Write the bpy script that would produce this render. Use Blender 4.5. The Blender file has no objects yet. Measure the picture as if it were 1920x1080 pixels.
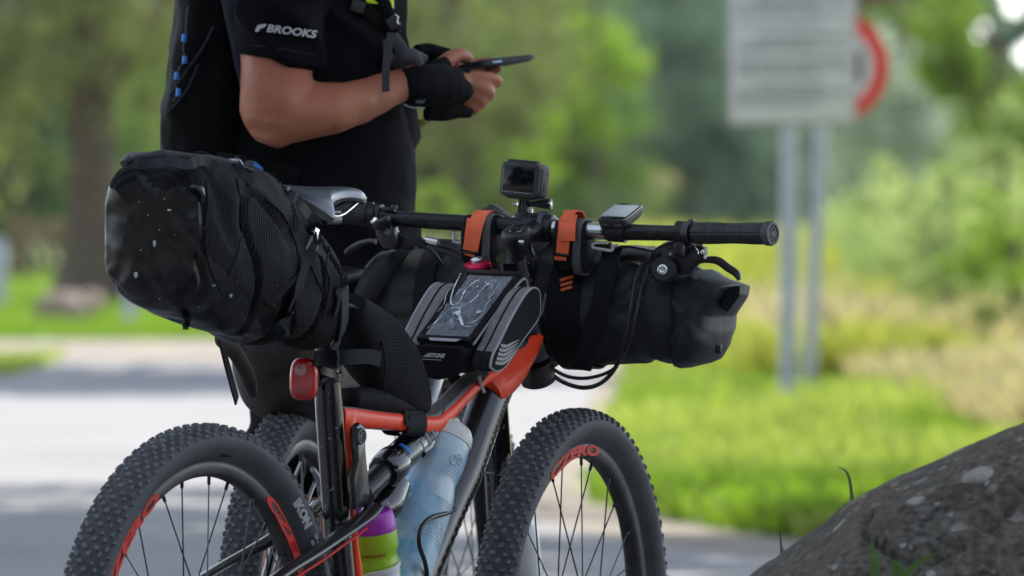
import bpy, bmesh, math, random
import numpy as np
from mathutils import Vector, Matrix, noise
random.seed(7); rng = np.random.default_rng(7)
rad = math.radians; PI = math.pi
sc = bpy.context.scene

# ---------------------------------------------------------------- camera, sky, sun, exposure
FPX, HORIZ, CAMH = 17687.0, 373.9, 1.0547            # lens in photo pixels, horizon row, eye height
PITCH = math.atan((540 - HORIZ) / FPX)
cd = bpy.data.cameras.new('camera'); cam = bpy.data.objects.new('camera', cd)
sc.collection.objects.link(cam); sc.camera = cam
cam.location = (0, 0, CAMH); cam.rotation_euler = (PI / 2 - PITCH, 0, 0)
cd.sensor_width = 36.0; cd.lens = 36.0 * FPX / 1920.0
cd.clip_start = 0.5; cd.clip_end = 3000
cd.dof.use_dof = True; cd.dof.focus_distance = 14.0; cd.dof.aperture_fstop = cd.lens / 38.0
SUN_EL, SUN_AZ = rad(56), rad(28)                     # sun stands beyond the scene, a little right of the view
world = bpy.data.worlds.new('World'); sc.world = world; world.use_nodes = True
wn = world.node_tree.nodes; wl = world.node_tree.links
sky = wn.new('ShaderNodeTexSky'); sky.sky_type = 'NISHITA'; sky.sun_disc = False
sky.sun_elevation = SUN_EL; sky.sun_rotation = SUN_AZ; sky.air_density = 0.8; sky.dust_density = 0.3; sky.altitude = 400
bg = wn.get('Background') or wn.new('ShaderNodeBackground'); bg.inputs[1].default_value = 0.15
hsv = wn.new('ShaderNodeHueSaturation'); hsv.inputs['Saturation'].default_value = 0.50   # summer haze whitens the blue
wl.new(sky.outputs[0], hsv.inputs['Color']); wl.new(hsv.outputs[0], bg.inputs[0])
sd = bpy.data.lights.new('sun', 'SUN'); sun = bpy.data.objects.new('sun', sd); sc.collection.objects.link(sun)
sd.energy = 3.2; sd.angle = rad(0.53); sd.color = (1.0, 0.94, 0.84)
sdir = Vector((math.sin(SUN_AZ) * math.cos(SUN_EL), math.cos(SUN_AZ) * math.cos(SUN_EL), math.sin(SUN_EL)))
sun.rotation_euler = sdir.to_track_quat('Z', 'Y').to_euler(); sun.location = sdir * 40
sc.view_settings.view_transform = 'Standard'; sc.view_settings.look = 'None'
sc.view_settings.gamma = 1; sc.view_settings.use_curve_mapping = False
sc.view_settings.exposure = 1.4

# ---------------------------------------------------------------- measuring: sight lines of the survey and the frames things are built in
CP = Vector((0, 0, CAMH)); _cp, _sp = math.cos(PITCH), math.sin(PITCH)
def ray(u, v):
    a, b = (u - 960) / FPX, (540 - v) / FPX
    return Vector((a, _cp + b * _sp, -_sp + b * _cp))
def P(u, v, D):                                       # world point on a sight line at distance D north of the eye
    r = ray(u, v); return CP + r * (D / r.y)
HEAD, LEAN, STEER, WB, R = 0.5085, 0.0381, 0.1414, 1.1167, 0.3675
def frame_of(x, y, head, lean, hub_h=R):              # matrix of a bicycle: X forward, Y left, Z up
    fw = Vector((math.sin(head), math.cos(head), 0)); rt = Vector((math.cos(head), -math.sin(head), 0)); zz = Vector((0, 0, 1))
    up = zz * math.cos(lean) + rt * math.sin(lean); lf = -(rt * math.cos(lean) - zz * math.sin(lean))
    o = Vector((x, y, hub_h * math.cos(lean))) - up * hub_h
    return Matrix(((fw.x, lf.x, up.x, o.x), (fw.y, lf.y, up.y, o.y), (fw.z, lf.z, up.z, o.z), (0, 0, 0, 1)))
BM = frame_of(-0.4548, 13.5465, HEAD, LEAN); BI = BM.inverted()
def plane_hit(u, v, p0, n):
    r = ray(u, v); t = (p0 - CP).dot(n) / r.dot(n); return CP + r * t
BN = BM.to_3x3() @ Vector((0, 1, 0))
def S(u, v, y=0.0):                                   # bike space, on the plane y metres left of the frame's middle
    return BI @ plane_hit(u, v, BM @ Vector((0, y, 0)), BN)
CLAMP = S(1012, 428, 0.0)
SF = Vector((math.cos(STEER), math.sin(STEER), 0))    # where the turned handlebar faces (bike space)
SR = Vector((math.sin(STEER), -math.cos(STEER), 0))   # along the bar, to its right end
UZ = Vector((0, 0, 1)); NF = BM.to_3x3() @ SF
def H(u, v, x=0.0):                                   # bike space, on the plane x metres ahead of the bar
    return BI @ plane_hit(u, v, BM @ (CLAMP + SF * x), NF)

# ---------------------------------------------------------------- materials
def new_mat(name):
    m = bpy.data.materials.new(name); m.use_nodes = True
    return m, m.node_tree.nodes, m.node_tree.links, m.node_tree.nodes['Principled BSDF']
def nd(n, t, **k):
    x = n.new(t)
    for a, b in k.items():
        if a in x.inputs.keys(): x.inputs[a].default_value = b
        else: setattr(x, a, b)
    return x
def M(name, col, rough=0.5, metal=0.0, var=0.12, vs=30.0, bump=0.0, bs=300.0, bd=0.001, coat=0.0, trans=0.0, alpha=1.0,
      specks=None, sheen=0.0, spec=0.5, weave=None, sss=0.0, ior=1.5, wear=None):
    m, n, l, b = new_mat(name)
    b.inputs['Roughness'].default_value = rough; b.inputs['Metallic'].default_value = metal
    b.inputs['Coat Weight'].default_value = coat; b.inputs['Coat Roughness'].default_value = 0.08
    b.inputs['Transmission Weight'].default_value = trans; b.inputs['IOR'].default_value = ior
    b.inputs['Sheen Weight'].default_value = sheen; b.inputs['Specular IOR Level'].default_value = spec
    b.inputs['Alpha'].default_value = alpha
    if sss: b.inputs['Subsurface Weight'].default_value = sss; b.inputs['Subsurface Radius'].default_value = (0.012, 0.005, 0.003); b.inputs['Subsurface Scale'].default_value = 1
    tc = nd(n, 'ShaderNodeTexCoord')
    ns = nd(n, 'ShaderNodeTexNoise', Scale=vs, Detail=6.0); l.new(tc.outputs['Object'], ns.inputs['Vector'])
    mr = nd(n, 'ShaderNodeMapRange'); mr.inputs['From Min'].default_value = 0.3; mr.inputs['From Max'].default_value = 0.7
    mr.inputs['To Min'].default_value = 1 - var; mr.inputs['To Max'].default_value = 1 + var
    l.new(ns.outputs['Fac'], mr.inputs['Value'])
    mx = nd(n, 'ShaderNodeVectorMath', operation='SCALE'); mx.inputs[0].default_value = col; l.new(mr.outputs[0], mx.inputs['Scale'])
    out = mx.outputs[0]
    for sp in (specks or []):                         # dust, mud drops, lichen: (scale, threshold, colour, softness, warp)
        v = nd(n, 'ShaderNodeTexVoronoi', Scale=sp[0]); v.inputs['Randomness'].default_value = 1
        w = nd(n, 'ShaderNodeTexNoise', Scale=sp[0] * 2.5); l.new(tc.outputs['Object'], w.inputs['Vector'])
        ad = nd(n, 'ShaderNodeVectorMath', operation='MULTIPLY_ADD'); ad.inputs[1].default_value = (sp[4] / sp[0],) * 3
        l.new(w.outputs['Color'], ad.inputs[0]); l.new(tc.outputs['Object'], ad.inputs[2]); l.new(ad.outputs[0], v.inputs['Vector'])
        rnd = nd(n, 'ShaderNodeMath', operation='MULTIPLY'); l.new(v.outputs['Color'], rnd.inputs[0]); rnd.inputs[1].default_value = sp[1]
        lt = nd(n, 'ShaderNodeMapRange'); l.new(v.outputs['Distance'], lt.inputs['Value'])
        l.new(rnd.outputs[0], lt.inputs['From Min'])
        a2 = nd(n, 'ShaderNodeMath', operation='ADD'); l.new(rnd.outputs[0], a2.inputs[0]); a2.inputs[1].default_value = sp[3]; l.new(a2.outputs[0], lt.inputs['From Max'])
        lt.inputs['To Min'].default_value = sp[5] if len(sp) > 5 else 1; lt.inputs['To Max'].default_value = 0
        mc = nd(n, 'ShaderNodeMix', data_type='RGBA'); l.new(lt.outputs[0], mc.inputs['Factor']); l.new(out, mc.inputs['A']); mc.inputs['B'].default_value = (*sp[2], 1)
        out = mc.outputs['Result']
    hgt = None
    if wear:                                          # broad dust / dirt film, also painted pale patches: (scale, lo, hi, colour, amount)
        wnz = nd(n, 'ShaderNodeTexNoise', Scale=wear[0], Detail=8.0); wnz.inputs['Roughness'].default_value = 0.65
        l.new(tc.outputs['Object'], wnz.inputs['Vector'])
        wr = nd(n, 'ShaderNodeMapRange'); wr.inputs['From Min'].default_value = wear[1]; wr.inputs['From Max'].default_value = wear[2]; wr.inputs['To Max'].default_value = wear[4]
        l.new(wnz.outputs['Fac'], wr.inputs['Value'])
        mc = nd(n, 'ShaderNodeMix', data_type='RGBA'); l.new(wr.outputs[0], mc.inputs['Factor']); l.new(out, mc.inputs['A']); mc.inputs['B'].default_value = (*wear[3], 1)
        out = mc.outputs['Result']
        rr = nd(n, 'ShaderNodeMapRange'); rr.inputs['To Min'].default_value = rough; rr.inputs['To Max'].default_value = min(1, rough + 0.35)
        l.new(wr.outputs[0], rr.inputs['Value']); l.new(rr.outputs[0], b.inputs['Roughness'])
    if weave:                                         # (rib pitch m, cell pitch m, depth, open colour factor)
        uv = nd(n, 'ShaderNodeUVMap'); se = nd(n, 'ShaderNodeSeparateXYZ'); l.new(uv.outputs[0], se.inputs[0])
        def wave(sock, pitch, shift=None):
            a = nd(n, 'ShaderNodeMath', operation='MULTIPLY'); l.new(sock, a.inputs[0]); a.inputs[1].default_value = 2 * PI / pitch
            if shift is not None:
                q = nd(n, 'ShaderNodeMath', operation='ADD'); l.new(a.outputs[0], q.inputs[0]); l.new(shift, q.inputs[1]); a = q
            s_ = nd(n, 'ShaderNodeMath', operation='SINE'); l.new(a.outputs[0], s_.inputs[0]); return s_
        w1 = wave(se.outputs['Y'], weave[0])
        sh = nd(n, 'ShaderNodeMath', operation='MULTIPLY'); l.new(se.outputs['Y'], sh.inputs[0]); sh.inputs[1].default_value = PI / weave[0]
        w2 = wave(se.outputs['X'], weave[1], sh.outputs[0])
        ab = nd(n, 'ShaderNodeMath', operation='MULTIPLY'); l.new(w1.outputs[0], ab.inputs[0]); ab.inputs[1].default_value = 0.65
        sm = nd(n, 'ShaderNodeMath', operation='MULTIPLY_ADD'); l.new(w2.outputs[0], sm.inputs[0]); sm.inputs[1].default_value = 0.35; l.new(ab.outputs[0], sm.inputs[2])
        hgt = sm.outputs[0]
        cr = nd(n, 'ShaderNodeMapRange'); cr.inputs['From Min'].default_value = -0.8; cr.inputs['From Max'].default_value = 0.8
        cr.inputs['To Min'].default_value = 0.25; cr.inputs['To Max'].default_value = weave[3]; l.new(hgt, cr.inputs['Value'])
        m2 = nd(n, 'ShaderNodeVectorMath', operation='SCALE'); l.new(out, m2.inputs[0]); l.new(cr.outputs[0], m2.inputs['Scale']); out = m2.outputs[0]
    l.new(out, b.inputs['Base Color'])
    if bump or weave:
        bp = nd(n, 'ShaderNodeBump'); bp.inputs['Distance'].default_value = weave[2] if weave else bd; bp.inputs['Strength'].default_value = bump or 0.8
        if weave: l.new(hgt, bp.inputs['Height'])
        else:
            bn = nd(n, 'ShaderNodeTexNoise', Scale=bs, Detail=4.0); l.new(tc.outputs['Object'], bn.inputs['Vector']); l.new(bn.outputs['Fac'], bp.inputs['Height'])
        l.new(bp.outputs[0], b.inputs['Normal'])
    return m
DUST = (0.16, 0.15, 0.13)
m_rubber = M('tyre_rubber', (0.030, 0.033, 0.038), 0.62, var=0.3, vs=60, bump=0.25, bs=900, bd=0.0006, wear=(9, 0.38, 0.75, (0.11, 0.115, 0.12), 0.6), specks=[(160, 0.10, (0.25, 0.25, 0.24), 0.03, 0.4)])
m_knob = M('tread_rubber', (0.080, 0.084, 0.086), 0.7, var=0.35, vs=90, bump=0.3, bs=600, wear=(30, 0.32, 0.66, (0.19, 0.20, 0.205), 0.75))
m_rim = M('carbon_rim', (0.022, 0.022, 0.022), 0.42, var=0.25, vs=50, wear=(14, 0.4, 0.8, DUST, 0.45), specks=[(140, 0.09, (0.3, 0.29, 0.27), 0.03, 0.3)])
m_red = M('red_decal', (0.60, 0.022, 0.016), 0.5, var=0.12, vs=80, spec=0.2, wear=(40, 0.5, 0.8, (0.10, 0.02, 0.015), 0.4))
m_orange = M('orange_frame_paint', (0.90, 0.060, 0.014), 0.34, var=0.08, vs=20, coat=0.08, spec=0.3, specks=[(130, 0.055, (0.10, 0.03, 0.02), 0.02, 0.6, 0.8)], wear=(35, 0.55, 0.85, (0.25, 0.12, 0.08), 0.3))
m_gloss = M('black_frame_paint', (0.007, 0.007, 0.008), 0.14, var=0.2, vs=30, coat=0.9, specks=[(70, 0.16, (0.30, 0.29, 0.27), 0.05, 0.9, 0.8), (190, 0.12, (0.22, 0.21, 0.19), 0.06, 0.6, 0.7)])
m_tube = M('black_satin_tube', (0.010, 0.011, 0.013), 0.28, var=0.2, vs=40, coat=0.5, wear=(22, 0.5, 0.85, DUST, 0.25))
m_silverline = M('grey_highlight_line', (0.30, 0.31, 0.33), 0.3, var=0.1, coat=0.6)  # highlight along the top tube's upper edge, put into the colour
m_dirty = M('dusty_tube_top', (0.05, 0.048, 0.043), 0.7, var=0.3, vs=18, wear=(16, 0.35, 0.7, (0.20, 0.19, 0.16), 0.7))
m_black = M('black_plastic', (0.008, 0.008, 0.009), 0.38, var=0.2, vs=60, bump=0.1, bs=500, specks=[(220, 0.07, (0.3, 0.3, 0.28), 0.04, 0.4, 0.6)])
m_anod = M('black_anodised_bar', (0.016, 0.017, 0.019), 0.26, metal=0.35, var=0.15, wear=(30, 0.55, 0.85, DUST, 0.2))
m_grip = M('grip_rubber', (0.017, 0.018, 0.018), 0.55, var=0.2, bump=0.3, bs=900, bd=0.0005)
m_steel = M('polished_steel', (0.72, 0.72, 0.70), 0.22, metal=1.0, var=0.08)
m_spoke = M('black_spoke', (0.012, 0.012, 0.012), 0.3, metal=0.3, var=0.1)
m_mesh = M('ribbed_pack_mesh', (0.0060, 0.0068, 0.0074), 0.72, var=0.25, vs=14, weave=(0.0052, 0.0042, 0.0012, 1.9), spec=0.16, specks=[(60, 0.05, (0.35, 0.34, 0.32), 0.02, 0.3, 0.7)])
m_mesh2 = M('knit_pack_mesh', (0.0055, 0.006, 0.0068), 0.75, var=0.25, vs=14, weave=(0.0038, 0.0046, 0.0012, 2.0), spec=0.14)
m_tpu = M('glossy_black_tpu', (0.0035, 0.0037, 0.0042), 0.30, var=0.3, vs=12, bump=0.25, bs=60, bd=0.003, coat=0.0, spec=0.35, wear=(9, 0.5, 0.8, (0.08, 0.08, 0.065), 0.05), specks=[(90, 0.075, (0.22, 0.22, 0.20), 0.05, 1.2, 0.7)])
m_strap = M('black_webbing', (0.006, 0.0075, 0.009), 0.7, spec=0.2, var=0.2, vs=80, bump=0.5, bs=900, bd=0.0006)
m_tpu_fold = M('glossy_fold', (0.014, 0.015, 0.017), 0.22, var=0.3, spec=0.6)  # base lighter than the end panel, so folds read as highlights
m_fold = M('blue_black_fold', (0.016, 0.020, 0.025), 0.6, spec=0.3, var=0.25, vs=30, bump=0.3, bs=200)
m_roll = M('grey_coated_nylon', (0.022, 0.026, 0.028), 0.50, var=0.12, vs=12, bump=0.35, bs=55, bd=0.003, wear=(9, 0.5, 0.8, (0.13, 0.13, 0.12), 0.35), spec=0.28)
m_muddy = M('muddy_bag', (0.022, 0.020, 0.018), 0.7, var=0.4, vs=14, bump=0.4, bs=50, bd=0.003, wear=(12, 0.45, 0.75, (0.10, 0.068, 0.045), 0.6))
m_ostrap = M('orange_webbing', (0.83, 0.13, 0.04), 0.55, var=0.1, vs=60, bump=0.4, bs=1100, bd=0.0005)
m_pad = M('black_foam_pad', (0.008, 0.008, 0.009), 0.8, spec=0.2, var=0.2, bump=0.4, bs=400)
m_gusset = M('grey_gusset_fabric', (0.17, 0.165, 0.16), 0.8, var=0.15, vs=40, bump=0.5, bs=700, bd=0.0006)
m_pipe = M('reflective_grey_piping', (0.30, 0.31, 0.31), 0.5, var=0.15)
m_bagblack = M('black_polyester', (0.006, 0.0065, 0.008), 0.75, spec=0.2, var=0.2, bump=0.5, bs=700, bd=0.0006)
m_window = M('clear_vinyl', (0.55, 0.6, 0.68), 0.10, var=0.1, trans=0.80, bump=0.6, bs=28, bd=0.008, ior=1.45)
m_under = M('phone_pocket_lining', (0.075, 0.085, 0.10), 0.5, var=0.4, vs=25)
m_white = M('white_plastic', (0.62, 0.64, 0.62), 0.4, var=0.06, wear=(50, 0.5, 0.8, (0.3, 0.3, 0.28), 0.3))
m_print = M('pale_grey_print', (0.42, 0.43, 0.43), 0.5, var=0.1)
m_dimprint = M('dim_grey_print', (0.13, 0.135, 0.14), 0.5, var=0.1)
m_dark = M('black_print', (0.01, 0.01, 0.01), 0.6, var=0.1)
m_saddle = M('saddle_cover', (0.022, 0.03, 0.055), 0.32, var=0.1, coat=0.0, vs=20, wear=(30, 0.55, 0.9, (0.3, 0.33, 0.4), 0.25))
m_saddle_side = M('saddle_skirt', (0.016, 0.016, 0.017), 0.45, var=0.2)
m_lens_red = M('red_light_lens', (0.50, 0.004, 0.008), 0.20, var=0.35, vs=120, coat=0.5, wear=(60, 0.45, 0.75, (0.12, 0.01, 0.01), 0.5), specks=[(240, 0.07, (0.7, 0.4, 0.4), 0.04, 0.5, 0.7)])
m_screen = M('dark_glass_screen', (0.003, 0.004, 0.005), 0.12, var=0.1, spec=0.25)
m_lcd = M('grey_lcd', (0.26, 0.30, 0.33), 0.14, var=0.1, coat=1.0)
m_camera = M('camera_rubber', (0.017, 0.018, 0.019), 0.55, var=0.15, bump=0.2, bs=900)
m_camside = M('camera_side_grey', (0.065, 0.07, 0.075), 0.5, var=0.1)
m_pink = M('pink_anodised', (0.75, 0.02, 0.09), 0.3, metal=0.6)
m_purple = M('purple_plastic', (0.36, 0.035, 0.40), 0.38, var=0.06)
m_lime = M('lime_plastic', (0.30, 0.52, 0.012), 0.36, var=0.10, vs=25, sss=0.0)
m_cap = M('milky_cap_plastic', (0.62, 0.62, 0.58), 0.42, var=0.08, wear=(30, 0.5, 0.8, (0.35, 0.34, 0.3), 0.3))
m_blue = M('blue_translucent_bottle', (0.14, 0.36, 0.54), 0.30, var=0.35, vs=7, coat=0.3, wear=(10, 0.42, 0.56, (0.50, 0.60, 0.64), 0.85), bump=0.35, bs=30, bd=0.003, specks=[(16, 0.14, (0.06, 0.08, 0.08), 0.16, 0.8, 0.75), (60, .12, (.5, .55, .55), .05, .8, .5)])  # pale patches paint in highlights and light through the wall
m_bwhite = M('white_bottle_print', (0.50, 0.60, 0.64), 0.4, var=0.12)
m_blueprint = M('blue_sticker', (0.02, 0.16, 0.55), 0.4)
m_skin = M('skin', (0.40, 0.155, 0.080), 0.44, var=0.18, vs=13, bump=0.45, bs=300, bd=0.0010, sss=0.10, wear=(9, 0.44, 0.66, (0.42, 0.115, 0.07), 0.85), specks=[(26, 0.045, (0.12, 0.05, 0.035), 0.02, 0.2, 0.6)])
m_shirt = M('black_jersey', (0.0028, 0.003, 0.0046), 0.88, var=0.2, vs=10, bump=0.35, bs=900, bd=0.0005, spec=0.12)
m_navy = M('navy_webbing', (0.016, 0.019, 0.030), 0.8, var=0.3, bump=0.5, bs=500, spec=0.3)
m_pack = M('black_pack_fabric', (0.0028, 0.003, 0.0033), 0.75, var=0.4, vs=25, bump=0.5, bs=120, bd=0.002, spec=0.1)
m_glove = M('black_glove_fabric', (0.003, 0.003, 0.0036), 0.85, var=0.3, vs=50, bump=0.4, bs=700, spec=0.25)
m_glovegrey = M('grey_glove_cuff', (0.055, 0.058, 0.068), 0.8, var=0.2, bump=0.4, bs=700)
m_olive = M('olive_black_webbing', (0.03, 0.033, 0.03), 0.8, var=0.2, bump=0.5, bs=900)
m_hivis = M('hi_vis_fabric', (0.60, 0.80, 0.01), 0.6, var=0.1)
m_hivis_dull = M('dull_hi_vis_fabric', (0.28, 0.32, 0.01), 0.7, var=0.2)
m_cordblue = M('blue_cord_lock', (0.02, 0.22, 0.62), 0.45)
m_nail = M('fingernail', (0.55, 0.38, 0.36), 0.25, var=0.04)
m_hair = M('dark_hair', (0.03, 0.02, 0.014), 0.6, var=0.4, vs=60, bump=0.8, bs=300)
m_pole = M('galvanised_pole', (0.30, 0.33, 0.36), 0.45, metal=0.4, var=0.15, vs=6)
m_signwhite = M('sign_face_white', (0.50, 0.51, 0.51), 0.5, var=0.05, vs=4)
m_signtext = M('sign_lettering', (0.20, 0.21, 0.22), 0.5, var=0.1)
m_signedge = M('sign_rim_grey', (0.30, 0.30, 0.30), 0.5)
m_signred = M('sign_ring_red', (0.60, 0.03, 0.02), 0.45, var=0.06)
m_brown = M('brown_board', (0.12, 0.07, 0.04), 0.6)
m_bark = M('bark', (0.085, 0.064, 0.045), 0.9, var=0.4, vs=9, bump=1.0, bs=24, bd=0.03, wear=(4, 0.45, 0.65, (0.13, 0.105, 0.08), 0.5))
m_stone = M('grey_lichened_stone', (0.105, 0.097, 0.080), 0.95, var=0.75, vs=75, bump=1.0, bs=110, bd=0.014, spec=0.25,
            wear=(5, 0.42, 0.66, (0.13, 0.105, 0.078), 0.6), specks=[(9, 0.24, (0.50, 0.47, 0.41), 0.02, 0.16, 0.9), (34, 0.22, (0.42, 0.40, 0.35), 0.03, 0.3, 0.85), (21, 0.26, (0.30, 0.28, 0.24), 0.07, 0.35, 0.85), (60, 0.26, (0.17, 0.16, 0.14), 0.06, 0.5, 0.8), (9, 0.20, (0.03, 0.018, 0.011), 0.2, 0.6, 0.6)])
m_splash = M('dried_mud_splash', (0.50, 0.49, 0.45), 0.7, var=0.3, vs=400)
m_stone2 = M('brown_stone', (0.20, 0.16, 0.13), 0.9, var=0.4, vs=6, bump=0.8, bs=14, bd=0.03)
m_wood = M('weathered_timber', (0.17, 0.125, 0.07), 0.8, var=0.25, vs=8)
m_road = M('asphalt', (0.215, 0.215, 0.222), 0.9, var=0.14, vs=0.9, bump=0.5, bs=60, bd=0.004, wear=(0.5, 0.4, 0.7, (0.27, 0.26, 0.25), 0.5))
m_verge = M('gravel_verge', (0.22, 0.19, 0.155), 0.95, var=0.3, vs=2.2, bump=0.8, bs=30, bd=0.01)
m_soil = M('meadow_soil', (0.13, 0.165, 0.045), 0.95, var=0.4, vs=1.1, wear=(0.7, 0.42, 0.7, (0.30, 0.27, 0.14), 0.7))

def leaf_mat(name, col, col2, trans=0.45, rough=0.55, glow=(1.25, 1.4, 0.7)):
    """two-sided foliage: light passes through the blades; colour differs from blade to blade (attribute 'tint')"""
    m, n, l, b = new_mat(name)
    at = nd(n, 'ShaderNodeAttribute', attribute_name='tint')
    mc = nd(n, 'ShaderNodeMix', data_type='RGBA'); l.new(at.outputs['Fac'], mc.inputs['Factor']); mc.inputs['A'].default_value = (*col, 1); mc.inputs['B'].default_value = (*col2, 1)
    b.inputs['Roughness'].default_value = rough; l.new(mc.outputs['Result'], b.inputs['Base Color']); b.inputs['Specular IOR Level'].default_value = 0.3
    tr = nd(n, 'ShaderNodeBsdfTranslucent')
    hs = nd(n, 'ShaderNodeVectorMath', operation='MULTIPLY'); hs.inputs[1].default_value = glow; l.new(mc.outputs['Result'], hs.inputs[0]); l.new(hs.outputs[0], tr.inputs['Color'])
    ms = nd(n, 'ShaderNodeMixShader'); ms.inputs[0].default_value = trans; l.new(b.outputs[0], ms.inputs[1]); l.new(tr.outputs[0], ms.inputs[2])
    l.new(ms.outputs[0], n['Material Output'].inputs['Surface'])
    return m
f_willow = leaf_mat('olive_willow_leaves', (0.13, 0.15, 0.065), (0.24, 0.25, 0.12))
f_dark = leaf_mat('dark_leaves', (0.020, 0.045, 0.014), (0.045, 0.085, 0.022))
f_mid = leaf_mat('mid_green_leaves', (0.075, 0.135, 0.030), (0.15, 0.22, 0.05))
f_bright = leaf_mat('bright_green_leaves', (0.15, 0.24, 0.03), (0.27, 0.37, 0.05))
f_teal = leaf_mat('hazed_blue_green_leaves', (0.09, 0.14, 0.105), (0.14, 0.205, 0.155), glow=(1.1, 1.25, 1.0))  # bluish haze of the distance is put into this leaf colour
f_silver = leaf_mat('silvery_leaves', (0.42, 0.50, 0.38), (0.60, 0.66, 0.54), trans=0.35, glow=(1.0, 1.1, 1.0))
f_reed = leaf_mat('pale_green_leaves', (0.22, 0.30, 0.11), (0.36, 0.41, 0.19), trans=0.5, glow=(1.15, 1.25, 0.85))
f_grass = leaf_mat('fresh_grass_blades', (0.17, 0.23, 0.045), (0.38, 0.42, 0.12), trans=0.5)
f_lawn = leaf_mat('lawn_blades', (0.10, 0.19, 0.02), (0.22, 0.32, 0.04), trans=0.5)
f_dry = leaf_mat('dry_grass_blades', (0.36, 0.30, 0.15), (0.52, 0.46, 0.29), trans=0.5, glow=(1.08, 1.1, 0.8))
f_yellow = leaf_mat('yellow_green_grass_blades', (0.22, 0.27, 0.04), (0.40, 0.40, 0.10), trans=0.45)

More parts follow.
